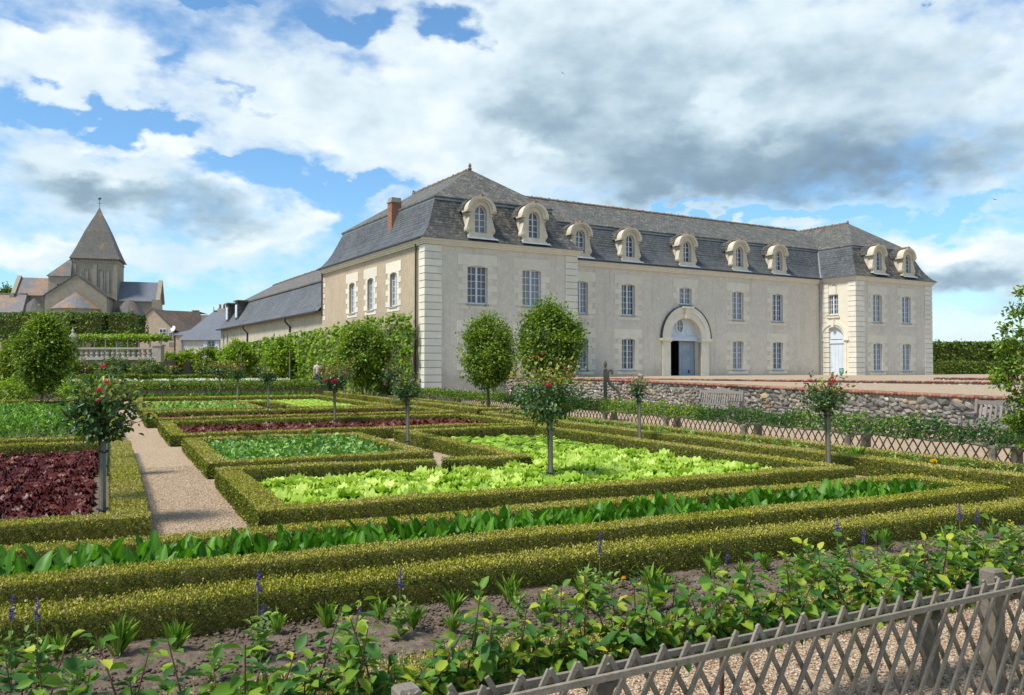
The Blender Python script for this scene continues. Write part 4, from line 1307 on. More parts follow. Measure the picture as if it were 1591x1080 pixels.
# stair turret
m = MB(); m.box(-6.2, -3.0, -4.0, -1.4, 0, 15.6); t = m.build('stair_turret', MAT['church_stone'], church)
m = MB(); m.add([(-6.45, -4.25, 15.55), (-3.12, -4.25, 15.55), (-3.12, -1.1, 15.55), (-6.45, -1.1, 15.55), (-3.16, -3.0, 18.6), (-3.16, -2.0, 18.6)], [(0, 1, 4), (1, 2, 5, 4), (2, 3, 5), (3, 0, 4, 5), (3, 2, 1, 0)])
tag(m.build('roof', MAT['church_lead'], t, fix=False), 'small sloped roof with orange lichen')
m = MB(); m.box(-5.0, -4.75, -4.03, -3.9, 13.5, 14.4); m.box(-5.5, -5.2, -4.03, -3.9, 10.3, 10.9); m.box(-5.9, -5.75, -4.03, -3.9, 12.9, 13.2); m.build('slit_window', MAT['iron'], t)
def gabled(x0, x1, y0, y1, ze, zr, name, wallm, roofm, par, over=.25, axis='x'):
    m = MB()
    if axis == 'x':
        ym = (y0 + y1) / 2
        m.box(x0, x1, y0, y1, 0, ze)
        m.add([(x0, y0, ze), (x0, y1, ze), (x0, ym, zr), (x1, y0, ze), (x1, y1, ze), (x1, ym, zr)], [(0, 2, 1), (3, 4, 5)])
        o = m.build(name, wallm, par)
        m = MB()
        s = (zr - ze) / (ym - y0)
        for yy, sg in ((y0, -1), (y1, 1)):
            a = [(x0 - .1, yy + sg * over, ze - over * s + .04), (x1 + .1, yy + sg * over, ze - over * s + .04), (x1 + .1, ym, zr + .04), (x0 - .1, ym, zr + .04)]
            m.add(a + [(p[0], p[1], p[2] + .16) for p in a], [(0, 1, 2, 3), (4, 7, 6, 5), (0, 4, 5, 1), (3, 2, 6, 7), (0, 3, 7, 4), (1, 5, 6, 2)])
    else:
        xm = (x0 + x1) / 2
        m.box(x0, x1, y0, y1, 0, ze)
        m.add([(x0, y0, ze), (x1, y0, ze), (xm, y0, zr), (x0, y1, ze), (x1, y1, ze), (xm, y1, zr)], [(0, 1, 2), (3, 5, 4)])
        o = m.build(name, wallm, par)
        m = MB()
        s = (zr - ze) / (xm - x0)
        for xx, sg in ((x0, -1), (x1, 1)):
            a = [(xx + sg * over, y0 - .12, ze - over * s + .04), (xx + sg * over, y1 + .1, ze - over * s + .04), (xm, y1 + .1, zr + .04), (xm, y0 - .12, zr + .04)]
            m.add(a + [(p[0], p[1], p[2] + .16) for p in a], [(0, 1, 2, 3), (4, 7, 6, 5), (0, 4, 5, 1), (3, 2, 6, 7), (0, 3, 7, 4), (1, 5, 6, 2)])
    r = m.build('roof', roofm, o, fix=True)
    return o, r
gabled(-10.9, -5.5, -3.0, 3.2, 12.7, 15.4, 'transept', MAT['church_stone'], MAT['church_lead'], church)
m = MB(); m.box(-11.4, -10.85, -3.6, -2.6, 0, 12.9); m.bar((-11.0, -3.4, 12.7), (-11.0, .1, 15.75), .55, .35); m.bar((-11.0, 3.4, 12.7), (-11.0, .1, 15.75), .55, .35); m.build('coping', MAT['church_stone'], church)
gabled(2.9, 8.9, -3.0, 3.2, 12.2, 15.2, 'transept', MAT['church_stone'], MAT['house_slate'], church)
m = MB(); m.bar((9.0, -3.4, 12.2), (9.0, .1, 15.6), .6, .4); m.bar((9.0, 3.4, 12.2), (9.0, .1, 15.6), .6, .4)
m.prism([(8.2, 0), (10.4, 0), (10.4, 6), (10.0, 8.5), (9.7, 9.2), (9.6, 11.5), (9.3, 12.3), (8.2, 12.3)], fr(-3.3), -.9, .4); m.build('buttress', MAT['church_stone'], church)
gabled(-5.4, 2.7, -9.5, -2.9, 12.2, 15.25, 'choir', MAT['church_stone'], MAT['church_slate'], church, axis='y')
m = MB(); m.lathe([(3.0, 0), (3.0, 10.3)], 16, (-1.35, -9.6, 0)); ap = m.build('apse', MAT['church_stone'], church)
m = MB(); m.lathe([(3.3, 10.2), (3.2, 10.35), (.05, 12.75)], 18, (-1.35, -9.6, 0)); tag(m.build('roof', MAT['church_lead'], ap), 'cone roof with bright orange lichen')
m = MB(); m.lathe([(2.6, 0), (2.6, 9.3)], 14, (5.2, -4.0, 0)); ap = m.build('chapel', MAT['pale_stone'], church)
m = MB(); m.lathe([(2.95, 9.2), (2.85, 9.35), (.6, 12.1), (.05, 12.3)], 16, (5.0, -3.8, 0)); m.build('roof', MAT['church_slate'], ap)
m = MB()
for k in range(10):
    an = -math.pi * k / 9; m.box(5.2 + 2.7 * math.cos(an) - .1, 5.2 + 2.7 * math.cos(an) + .1, -4 + 2.7 * math.sin(an) - .1, -4 + 2.7 * math.sin(an) + .1, 8.85, 9.2)
m.build('corbel', MAT['church_stone'], ap)
m = MB(); m.lathe([(2.4, 0), (2.4, 9.6)], 14, (-8.0, -4.2, 0)); ap = m.build('chapel', MAT['church_stone'], church)
m = MB(); m.lathe([(2.7, 9.5), (2.6, 9.7), (.05, 12.1)], 16, (-8.0, -4.2, 0)); m.build('roof', MAT['church_slate'], ap)

# ================================================================== VILLAGE HOUSES
def at(u, d):                                     # lateral position of a bearing at a distance
    return (u - 795.5) / 1290. * d
def zz(v, d): return 1.7 + (572 - v) * d / 1290.
def house_window(par, x, y, z, w, h, shut=False):
    m = MB(); m.box(x - w / 2, x + w / 2, y - .05, y + .05, z, z + h)
    o = m.build('window', MAT['white_paint'], par)
    m = MB()
    for a, b in ((-.42, -.04), (.04, .42)):
        for r in range(3): m.box(x + a * w, x + b * w, y - .062, y - .051, z + h * (.06 + .31 * r), z + h * (.06 + .31 * r + .26))
    m.build('pane', MAT['glass'], o)
    if shut:
        for s in (-1, 1):
            m = MB(); a, b = sorted((x + s * w * .55, x + s * w * 1.05)); m.box(a, b, y - .1, y - .04, z - .05, z + h + .05); m.build('shutter', MAT['white_paint'], par)
# big slate roof house
d = 95
hs = thing('slate_roofed_house', 'low white house under one huge plain blue slate roof', 'house', (at(277, d), d, 0), R(0))
w = at(400, d) - at(277, d)
ze, zr = zz(527, d), zz(479.5, d)
m = MB(); m.box(.25, w, .3, 8, 0, ze + .1); m.build('wall', MAT['pale_stone'], hs)
m = MB(); hx = at(311, d) - at(277, d)
m.add([(-.1, 0, ze - .1), (w + .3, 0, ze - .1), (w + .3, 4.2, zr), (hx, 4.2, zr), (-.1, 8.4, ze - .1), (w + .3, 8.4, ze - .1)], [(0, 1, 2, 3), (0, 3, 4), (4, 3, 2, 5), (0, 4, 5, 1)])
rr = m.build('roof', MAT['house_slate'], hs, fix=False)
m = MB(); m.bar((hx, 4.2, zr + .03), (w, 4.2, zr + .03), .2, .12); m.tube([(hx, 4.2, zr), (hx, 4.2, zr + .5)], .04, 5); m.build('ridge', MAT['iron'], rr)
m = MB(); m.box(hx + .5, hx + 1.5, 4.0, 4.7, zr - .6, zr + .3); c = m.build('chimney', MAT['weathered_stone'], hs)
for x in (.72, 1.2):
    m = MB(); m.lathe([(.14, 0), (.16, .2), (.13, .45), (.17, .5)], 8, (hx + x, 4.3, zr + .3)); m.build('chimney_pot', simple('orange clay', (.45, .13, .05), .8, .2, .1) if x < 1 else MAT['ridge_tile'], c, uv=False)
house_window(hs, at(327, d) - at(277, d), .28, zz(543, d), .85, 1.0, True)
m = MB(); m.tube([(.3, .2, ze), (.3, .2, 0)], .09, 6); m.build('rain_pipe', MAT['zinc'], hs, uv=False)
# gable house beside the church
d = 112
hs = thing('gable_house', 'tan rendered house with a brown tiled gable roof beside the church', 'house', (at(246, d), d, 0), R(6))
zp, ze, w = zz(487, d), zz(509, d), 4.6
o, r = gabled(-3.6, 2.0, 0, 9, ze - .3, zp + .6, 'wall', MAT['old_plaster'], MAT['brown_tile'], hs, axis='y')
m = MB(); m.add([(-.5, .2, zp + .5), (5.0, 1.5, zp + .35), (5.6, 1.2, ze - .4), (2.1, .0, ze - .45), (-.5, 6, zp + .4), (5, 6, zp + .3)], [(0, 3, 2, 1), (0, 1, 5, 4)])
m.build('roof', MAT['brown_tile'], hs, fix=False)
m = MB(); m.box(1.6, 5.4, 1.5, 6, 0, ze - .3); m.build('wall', MAT['old_plaster'], hs)
m = MB(); m.box(3.0, 4.2, 1.4, 2.6, ze - 1.5, zz(487, d)); c = m.build('chimney', MAT['weathered_stone'], hs)
m = MB(); m.box(2.9, 4.3, 1.3, 2.7, zz(487, d), zz(487, d) + .15); m.build('chimney_cap', MAT['weathered_stone'], c)
house_window(hs, .55, -.02, zz(528, d), .95, 1.5)
house_window(hs, 1.6, -.02, zz(527, d), .5, .9)
house_window(hs, 1.6, -.02, zz(537, d), .5, .5)
m = MB(); m.lathe([(.02, 0), (.3, .05), (.42, .16)], 12, (0, 0, 0)); m.build('satellite_dish', MAT['white_paint'], hs, uv=False, loc=(2.0, -.1, ze - .2), rot=(R(70), 0, R(-30)))
# slate lean-to between
m = MB(); m.box(2.4, 5.6, -.6, 1.4, 0, zz(520, d)); o = m.build('annex', MAT['old_plaster'], hs)
m = MB(); m.add([(2.2, -.8, zz(520, d) - .1), (5.8, -.8, zz(520, d) - .1), (5.8, 1.4, zz(508, d)), (2.2, 1.4, zz(508, d))], [(0, 1, 2, 3)]); m.build('roof', MAT['house_slate'], o, fix=False)
# brick chimney house
d = 118
hs = thing('brown_roofed_house', 'brown tiled house with a red brick chimney behind the slate roof', 'house', (at(283, d), d, 0), R(0))
zr, ze = zz(487, d), zz(514, d)
m = MB(); m.box(0, 6, .3, 7, 0, ze); m.build('wall', MAT['old_plaster'], hs)
m = MB(); m.add([(-.1, 0, ze - .1), (6.5, 0, ze - .1), (6.5, 3.5, zr), (0.05, 3.5, zr), (-.1, 7, ze), (6.5, 7, ze)], [(0, 1, 2, 3), (3, 2, 5, 4), (0, 3, 4)]); m.build('roof', MAT['brown_tile'], hs, fix=False)
m = MB(); m.box(.25, .9, 3.0, 3.8, ze, zz(481, d)); c = m.build('chimney', MAT['brick'], hs)
m = MB(); m.box(.15, 1.0, 2.9, 3.9, zz(481, d), zz(481, d) + .12); m.build('chimney_cap', MAT['brick'], c)
# rust roofed building left of the church
d = 120
hs = thing('rust_roofed_house', 'grey building with a hipped roof streaked with rust coloured lichen left of the church', 'house', (at(-30, d), d, 0), R(4))
zr, ze = zz(453, d), zz(484, d)
w = at(28, d) - at(-30, d)
m = MB(); m.box(0, w, .3, 7.5, 0, ze); m.build('wall', MAT['church_stone'], hs)
m = MB(); a = at(17, d) - at(-30, d)
m.add([(-.2, 0, ze - .1), (w + .3, 0, ze - .1), (a, 3.9, zr), (0, 3.9, zr), (w + .3, 7.8, ze - .1), (-.2, 7.8, ze - .1)], [(0, 1, 2, 3), (1, 4, 2), (2, 4, 5, 3)]); m.build('roof', MAT['church_lead'], hs, fix=False)
m = MB(); m.bar((0, 3.9, zr + .05), (a, 3.9, zr + .05), .3, .2); m.build('ridge', MAT['ridge_tile'], hs)
hs = thing('grey_roofed_house', 'plain grey roofed building between the rust roof and the church', 'house', (at(17, 126), 126, 0), R(0))
m = MB(); m.box(0, 4.6, .3, 6, 0, zz(484, 126)); m.build('wall', MAT['church_stone'], hs)
m = MB(); zr, ze = zz(459, 126), zz(482, 126)
m.add([(-.2, 0, ze), (4.7, 0, ze), (4.7, 3, zr), (-.2, 3, zr), (-.2, 6, ze), (4.7, 6, ze)], [(0, 1, 2, 3), (3, 2, 5, 4), (1, 5, 2), (0, 3, 4)]); m.build('roof', MAT['church_lead'], hs, fix=False)

# ================================================================== TERRACE, BALUSTRADE
T_D = 76.0
tz = 2.45
sheet('terrace', [(-90, T_D + .3, tz), (at(252, T_D), T_D + .3, tz), (at(251, 90), 90, tz), (at(250, 140), 140, tz), (-90, 140, tz)], MAT['court_gravel'])
bal = thing('balustrade', 'pale stone balustrade on the terrace wall below the clipped lindens', 'balustrade', (0, 0, 0))
x0, x1 = at(117, T_D), at(243, T_D)
m = MB(); m.box(-70, x1 + .4, T_D, T_D + .5, -.1, tz + .0); m.box(x1 - .1, x1 + .4, T_D + .5, T_D + 14, -.1, tz - .01); m.build('terrace_wall', MAT['old_wall'], bal)
m = MB(); m.box(x0, x1 + .4, T_D - .12, T_D + .55, tz + .003, tz + .26); m.box(x0, x1 + .4, T_D - .08, T_D + .5, tz + .98, tz + 1.14); m.build('rail', MAT['weathered_stone'], bal)
nb = 15
bm_ = MB(); bm_.lathe([(.20, 0), (.20, .06), (.13, .12), (.22, .30), (.20, .40), (.12, .58), (.18, .66), (.20, .72)], 8)
bme = bm_.mesh('baluster', MAT['weathered_stone'], uv=False)
for k in range(nb):
    xx = x0 + .5 + (x1 - x0 - .7) * k / (nb - 1)
    link('baluster', bme, bal, (xx, T_D + .2, tz + .26))
    if k < nb - 1:
        pass
m = MB()
for xx in (x0 - .35, x1 + .1): m.box(xx - .38, xx + .38, T_D - .2, T_D + .6, tz - .2, tz + 1.25); m.box(xx - .46, xx + .46, T_D - .27, T_D + .67, tz + 1.25, tz + 1.4)
m.build('pedestal', MAT['weathered_stone'], bal)
ur = tag(MB().lathe([(.22, 0), (.22, .12), (.1, .22), (.3, .55), (.34, .75), (.2, .9), (.1, 1.1), (.14, 1.25), (.04, 1.5)], 10).build('stone_urn', MAT['weathered_stone'], None, uv=False, loc=(x0 - .35, T_D + .2, tz + 1.4)), 'grey stone urn on the end pedestal of the balustrade', 'urn')

# ================================================================== BOX HEDGES
def hedge(runs, label, h=.245, w=.272, dens=None, leaf=None, closed=False, cat='hedge', mat='box_leaf', shag=.0, gaps=0.0, tbias=0.0):
    """clipped hedge of straight runs (garden coordinates); one object: woody core and leaves"""
    g = Geo()
    cb = Geo()
    for (a0, b0, a1, b1) in runs:
        p, q = np.array([a0, b0]), np.array([a1, b1])
        d = q - p; L = np.linalg.norm(d); u = d / L; s = np.array([u[1], -u[0]])
        mid = (p + q) / 2
        # nearest visible distance decides the leaf size
        dist = min(np.linalg.norm(x) for x in (p, q, mid))
        dist = max(dist, 4.5)
        ls = leaf or (.0037 * dist ** .78)
        dn = dens or min(8000, 1.2 / (ls * ls * .62))
        # core: box a little inside the leaves
        n = max(2, int(L / .25))
        tt = np.linspace(0, L, n + 1)
        hw = w / 2 - .025
        prof = np.array([(-hw, 0), (-hw - .0, h - .045), (-hw + .03, h - .022), (hw - .03, h - .022), (hw, h - .045), (hw, 0)])
        base = p[None] + u[None] * tt[:, None]
        wob = np.array([mnoise.noise((x * .9 + a0 * 3, b0, 1)) for x in tt])
        V = np.zeros((n + 1, 6, 3))
        V[:, :, :2] = base[:, None, :] + s[None, None, :] * (prof[None, :, 0:1] * (1 + .08 * wob[:, None, None]))
        V[:, :, 2] = prof[None, :, 1] * (1 + .10 * wob[:, None])
        idx = np.arange((n + 1) * 6).reshape(n + 1, 6)
        F = np.stack([idx[:-1, :-1], idx[1:, :-1], idx[1:, 1:], idx[:-1, 1:]], -1).reshape(-1, 4)
        caps = np.array([idx[0][::-1]]), np.array([idx[-1]])
        cb.add(V.reshape(-1, 3), [F, *caps], .2)
        # leaves over top, two sides, two ends
        for face, area in (('t', L * w), ('l', L * h), ('r', L * h), ('e0', w * h), ('e1', w * h)):
            k = int(area * dn * (1.0 if face != 't' else 1.35))
            if k < 1: continue
            if face[0] == 'e':
                x = np.full(k, 0. if face == 'e0' else L); y = rng.uniform(-w / 2, w / 2, k); z = rng.uniform(.01, h, k)
                nn = np.array([-u[0], -u[1], 0]) * (1 if face == 'e0' else -1)
            elif face == 't':
                x = rng.uniform(-.01, L + .01, k); y = rng.uniform(-w / 2, w / 2, k); z = np.full(k, h)
                nn = np.array([0, 0, 1.])
            else:
                sg = -1 if face == 'l' else 1
                x = rng.uniform(0, L, k); y = np.full(k, sg * w / 2); z = h * (1 - rng.random(k) ** 1.0) ; nn = np.array([s[0] * sg, s[1] * sg, 0])
            wv = np.interp(x, tt, wob)
            z = z * (1 + .10 * wv) + rng.normal(0, .007 + shag * .3, k) * (1 if face == 't' else .6)
            y = y * (1 + .08 * wv) + rng.normal(0, .006 + shag * .2, k)
            P = np.zeros((k, 3))
            P[:, :2] = p + u * x[:, None] + s * y[:, None]
            P[:, 2] = np.maximum(z, .006)
            if face in ('l', 'r') and gaps > 0:      # thin bare places low on the side
                keep = rng.random(k) > gaps * (1 - P[:, 2] / h) * (1.2 + .8 * np.sin(P[:, 0] * 3.1 + P[:, 1] * 2.3))
                P = P[keep]; k = len(P); x = x[keep]
            N = nn + unit(k) * .75
            T = unit(k) * .7 + np.array([0, 0, .5]) + nn * .5
            sz = ls * rng.uniform(.7, 1.25, k)
            # clipped tops carry more new and tan tips than the sides
            ti = rng.random(k) * .55 + (.44 if face == 't' else .0)
            ti = np.where(rng.random(k) < (.16 if face == 't' else .05), rng.uniform(.85, 1., k), ti) + tbias
            g.leaves(P, T, N, sz, sz * .72, np.clip(ti, 0, 1), .18, LEAFQ if ls > .022 else LEAF4)
    def W(geo):
        geo.V = [Gn(v) for v in geo.V]
        return geo
    me = W(g).mesh('hedge', MAT[mat])
    t = tag(link('box_hedge', me), label, cat)
    c = link('woody_core', W(cb).mesh('woody_core', MAT['box_core']), t)
    return t

hedge([(-4.2, 5.72, 11.9, 5.72)], 'loose clipped box hedge nearest the viewer along the dug flower bed', .245, .30, shag=.03, gaps=.5)
hedge([(-4.2, 6.56, 9.75, 6.56), (-4.2, 7.68, 9.45, 7.68), (9.6, 6.71, 9.6, 7.83)], 'long narrow box hedge frame enclosing the row of dark green chard', .25, .30)
hedge([(1.37, 8.86, 9.75, 8.86), (1.52, 9.01, 1.52, 12.3), (1.37, 12.45, 4.62, 12.45), (4.78, 12.3, 5.95, 12.3), (6.1, 12.15, 6.1, 18.3), (5.95, 18.45, 9.9, 18.45), (9.6, 9.01, 9.6, 18.3)],
      'L shaped box hedge frame round the large bright green lettuce bed', .25, .31)
hedge([(1.35, 13.6, 5.0, 13.6), (1.5, 13.75, 1.5, 18.0), (4.85, 13.75, 4.85, 17.9), (1.35, 18.15, 2.5, 18.15), (2.72, 18.05, 5.0, 18.05)], 'square box hedge frame round the bluish green pea plants', .25, .29)
hedge([(1.18, 19.5, 10.05, 19.5), (1.33, 19.65, 1.33, 24.0), (9.9, 19.65, 9.9, 24.0), (1.18, 24.15, 10.05, 24.15)], 'box hedge frame round the nearer strip of dark red lettuce', .25, .30)
hedge([(.95, 25.75, 6.9, 25.75), (7.05, 25.8, 10.3, 25.8), (1.1, 25.9, 1.1, 29.3), (10.15, 25.95, 10.15, 29.3), (.95, 29.45, 10.3, 29.45)], 'box hedge frame round the farther strip of dark red lettuce', .25, .30)
hedge([(1.0, 31.0, 5.0, 31.0), (1.0, 36.2, 5.0, 36.2), (1.1, 31.1, 1.1, 36.1), (4.9, 31.1, 4.9, 36.1)], 'distant box hedge square round sparse pale green seedlings', .25, .30)
hedge([(6.2, 30.9, 9.8, 30.9), (6.2, 31, 6.2, 37.2), (1.0, 37.3, 6.2, 37.3), (9.7, 31, 9.7, 43), (1.0, 43.1, 9.8, 43.1), (1.1, 37.4, 1.1, 43)], 'distant L shaped box hedge frame round yellow green lettuce', .25, .30)
hedge([(.9, 44.3, 10.1, 44.3), (.9, 45.7, 10.1, 45.7)], 'far pair of low box hedges enclosing a strip of chard', .25, .30)
hedge([(10.85, 5.9, 10.85, 24.2), (10.7, 24.3, 12.6, 24.3)], 'long brownish box hedge on the right edge of the beds', .27, .34, tbias=.10)
hedge([(12.42, 6.5, 12.42, 24.2)], 'low box hedge in front of the right hand lattice fence', .22, .26, shag=.02)
hedge([(11.7, 26.7, 11.7, 50), (11.7, 26.6, 13.15, 26.6)], 'distant box hedge turning a corner under the oval tree', .27, .34, tbias=.05)
hedge([(13.15, 26.9, 13.15, 50)], 'distant low box hedge along the far lattice fence', .22, .26)
hedge([(-7, 9.0, .36, 9.0), (.19, 9.15, .19, 18.2)], 'box hedge in the left foreground edging the red lettuce bed', .26, .33)
hedge([(-7, 18.1, -.12, 18.1)], 'straight box hedge behind the red lettuce bed at left', .25, .30)
hedge([(-9, 19.45, -.10, 19.45), (.05, 19.3, .05, 30.2), (-9, 30.3, .2, 30.3)], 'box hedge frame round the feathery green bed at left', .25, .30)
hedge([(-13, 42.6, -.1, 42.6), (-.1, 32, -.1, 42.6), (-12, 31.4, -.1, 31.4)], 'distant box hedge frame behind the feathery bed at far left', .25, .30)
hedge([(-30, 52, -8.5, 52), (-8.5, 52, -8.5, 70)], 'far left box hedge beside the wide gravel path', .3, .35)
# near low hedge below the apple branches
hedge([(-4, 4.02, 9.5, 4.02)], 'low uneven box edging under the foreground apple branches', .20, .24, shag=.05, gaps=.3)

# ================================================================== CROPS
# -- green lettuce heads: frilled leaves in a rosette
def rosette(seed, nl, L0, frill, up, mat, name, res=4, wid=.8, tb=(0, 1)):
    r = np.random.default_rng(seed)
    g = Geo()
    for i in range(nl):
        f = i / nl
        an = i * 2.399 + r.uniform(-.25, .25)
        tilt = (1 - f) * up[0] + f * up[1] + r.uniform(-.12, .12)       # elevation angle
        L = L0 * (.75 + .45 * (1 - f)) * r.uniform(.85, 1.15)
        Wd = L * wid * r.uniform(.85, 1.15)
        n, k = res, res + (2 if res > 3 else 0)
        ph = r.uniform(0, 6)
        V = []
        for a in range(n + 1):
            t = a / n
            wid_t = Wd * (math.sin(min(1, t * 1.15) * math.pi * .62) ** .8) / 2 + .004
            el = tilt + t * t * r.uniform(-.75, -.3)
            for b in range(k + 1):
                s = (b / k - .5) * 2
                edge = abs(s) ** 2
                wob = frill * L * math.sin(s * 6.2 + t * 8 + ph) * (edge * .6 + t * t * .7)
                tt_ = t * (1 - .22 * s * s * t)
                x = L * tt_ * math.cos(el)
                z = L * tt_ * math.sin(el) + wob + .25 * abs(s) * wid_t * .7
                y = s * wid_t
                V.append((x * math.cos(an) - y * math.sin(an), x * math.sin(an) + y * math.cos(an), max(.004, z)))
        idx = np.arange((n + 1) * (k + 1)).reshape(n + 1, k + 1)
        F = np.stack([idx[:-1, :-1], idx[1:, :-1], idx[1:, 1:], idx[:-1, 1:]], -1).reshape(-1, 4)
        ti = np.clip(tb[0] + (tb[1] - tb[0]) * (f * .55 + r.uniform(0, .45)), 0, 1)
        tv = np.repeat(np.linspace(ti - .12, ti + .15, n + 1), k + 1)
        g.add(np.array(V), [F], np.clip(tv, 0, 1))
    return g
LET = [rosette(s, 15, .185, .15, (.22, 1.35), 'lettuce', 'lettuce_head', 4, 1.05) for s in range(5)]
LETM = [g.mesh('lettuce_head', MAT['lettuce'], smooth=True) for g in LET]
LETFAR = rosette(50, 8, .19, .13, (.3, 1.2), 'lettuce', 'l', 2)
RED = [rosette(20 + s, 24, .15, .15, (.30, 1.35), 'red_lettuce', 'red_lettuce', 4, .95) for s in range(5)]
REDM = [g.mesh('red_lettuce', MAT['red_lettuce'], smooth=True) for g in RED]
REDFAR = rosette(70, 15, .17, .15, (.35, 1.3), 'red_lettuce', 'r', 3, .9)
def dist(ab):
    return math.hypot(ab[0], ab[1])
def plant_many(spots, meshes, name, label, cat, group, limit, far, farname, farlabel, mat, sc=(.85, 1.15), zoff=.01):
    zk = 1.25 if 'lettuce' in cat else 1.0
    spots = sorted(spots, key=dist)
    for i, (a, b) in enumerate(spots[:limit]):
        s = rng.uniform(*sc)
        o = link(name, meshes[i % len(meshes)], None, G(a, b, zoff), (rng.uniform(-.1, .1), rng.uniform(-.1, .1), rng.uniform(0, 6.28)), (s, s, s * zk * rng.uniform(.88, 1.16)))
        tag(o, label, cat, group)
    rest = spots[limit:]
    if rest:
        Vb = np.concatenate(far.V)
        Fb = [np.concatenate(f) for f in far.F.values()]
        Tb = np.concatenate(far.T)
        gg = Geo()
        for a, b in rest:
            an = rng.uniform(0, 6.28); c, s = math.cos(an), math.sin(an); k = rng.uniform(*sc)
            v = Vb * k * np.array([1, 1, zk])
            v = np.stack([v[:, 0] * c - v[:, 1] * s, v[:, 0] * s + v[:, 1] * c, v[:, 2]], 1) + np.array(G(a, b, zoff))
            gg.add(v, Fb, np.clip(Tb + rng.uniform(-.2, .2), 0, 1))
        tag(link(farname, gg.mesh(farname, MAT[mat], smooth=True)), farlabel, cat, kind='stuff')
def grid(a0, a1, b0, b1, da, db, jit=.03, stagger=True):
    o = []
    nb = int((b1 - b0) / db) + 1; na = int((a1 - a0) / da) + 1
    for j in range(nb):
        for i in range(na):
            a = a0 + i * da + (da / 2 if stagger and j % 2 else 0) + rng.normal(0, jit)
            if a > a1 + .02: continue
            o.append((a, b0 + j * db + rng.normal(0, jit)))
    return o
sp = grid(1.92, 9.28, 9.28, 12.05, .315, .30) + grid(6.5, 9.28, 12.3, 18.1, .315, .31)
plant_many(sp, LETM, 'lettuce', 'bright green frilly lettuce in the large hedged bed', 'lettuce', 'green lettuces in the large hedged bed', 300, LETFAR, 'lettuces', 'farther bright green lettuces at the back of the large bed', 'lettuce', (.78, 1.2))
sp = grid(6.5, 9.4, 31.3, 42.7, .3, .3) + grid(1.4, 6.4, 37.8, 42.7, .32, .35)
plant_many(sp, LETM, 'lettuce', 'x', 'lettuce', 'x', 0, LETFAR, 'lettuces', 'yellow green lettuces filling the distant hedged bed', 'lettuce', (1.0, 1.3))
# -- red lettuce
rows_r = []
for a in np.arange(-.34, -4.2, -.295):
    for b in np.arange(9.42, 17.8, .27):
        rows_r.append((a + rng.normal(0, .02), b + rng.normal(0, .03)))
vis_r = [(a, b) for a, b in rows_r if (a * GC - b * GS) / (a * GS + b * GC) > -.66]
plant_many(vis_r, REDM, 'red_lettuce', 'dark red oak leaf lettuce in the left foreground bed', 'red lettuce', 'red lettuces in the left foreground bed', 230, REDFAR, 'red_lettuces', 'back rows of red lettuce in the left bed', 'red_lettuce', (.92, 1.12))
near = grid(1.66, 9.6, 19.85, 23.8, .27, .28)
plant_many(near, REDM, 'red_lettuce', 'dark red lettuce in the strip between two box hedges mid garden', 'red lettuce', 'red lettuces in the mid garden strip', 70, REDFAR, 'red_lettuces', 'mass of dark red lettuces in the mid garden strip', 'red_lettuce', (1.0, 1.25))
plant_many(grid(1.3, 9.8, 26.1, 29.1, .29, .3), REDM, 'red_lettuce', 'x', 'red lettuce', 'x', 0, REDFAR, 'red_lettuces', 'mass of dark red lettuces in the farther strip', 'red_lettuce', (1.0, 1.25))
plant_many(grid(-12, -.5, 31.8, 34.5, .3, .3), REDM, 'red_lettuce', 'x', 'red lettuce', 'x', 0, REDFAR, 'red_lettuces', 'thin line of dark red lettuces behind the feathery bed', 'red_lettuce', (1.0, 1.2))
# -- pea plants: loose little plants of rounded bluish leaves
PEA = []
for s in range(4):
    r = np.random.default_rng(90 + s)
    g = Geo()
    n = 46
    P = r.normal(0, 1, (n, 3)) * np.array([.075, .075, .055]) + np.array([0, 0, .12]); P[:, 2] = np.abs(P[:, 2])
    T = r.normal(0, 1, (n, 3)) + np.array([0, 0, .8]); N = r.normal(0, .6, (n, 3)) + np.array([0, 0, 1])
    Ls = r.uniform(.05, .10, n)
    g.leaves(P, T, N, Ls, Ls * .75, r.random(n), .15, LEAF6)
    PEA.append(g)
PEAM = [g.mesh('pea_plant', MAT['pea']) for g in PEA]
plant_many(grid(1.82, 4.55, 13.95, 17.75, .19, .21, .04), PEAM, 'pea_plant', 'low bluish green leafy pea plant in the square hedged bed', 'pea plant', 'pea plants in the square bed', 290, PEA[0], 'pea_plants', 'remaining pea plants at the back of the square bed', 'pea', (.7, 1.1))
plant_many(grid(1.5, 4.6, 31.4, 35.8, .35, .5, .08), PEAM, 'seedling', 'x', 'seedling', 'x', 0, PEA[1], 'seedlings', 'sparse green seedlings in the distant hedged square', 'pea', (1., 1.5))
# -- feathery bed
n = 36000
P = np.stack([rng.uniform(-9, -.35, n), rng.uniform(19.75, 30, n), np.zeros(n)], 1)
hgt = np.array([.55 + .14 * mnoise.noise((a * .9, b * .9, 0)) + .08 * mnoise.noise((a * 3, b * 3, 5)) for a, b in P[:, :2]])
P[:, 2] = hgt * (1 - rng.random(n) ** 2.2 * .75)
keep = (P[:, 0] * GC - P[:, 1] * GS) / (P[:, 0] * GS + P[:, 1] * GC) > -.68
P = P[keep]; n = len(P)
T = unit(n) + np.array([0, 0, .7]); N = unit(n) + np.array([0, 0, 1.0])
g = Geo(); Ls = rng.uniform(.07, .15, n)
g.leaves(P, T, N, Ls, Ls * .38, rng.random(n), .2); g.V = [Gn(v) for v in g.V]
tag(link('feathery_greens', g.mesh('feathery_greens', MAT['carrot'])), 'dense feathery green crop filling the hedged bed at left', 'carrot tops', kind='stuff')

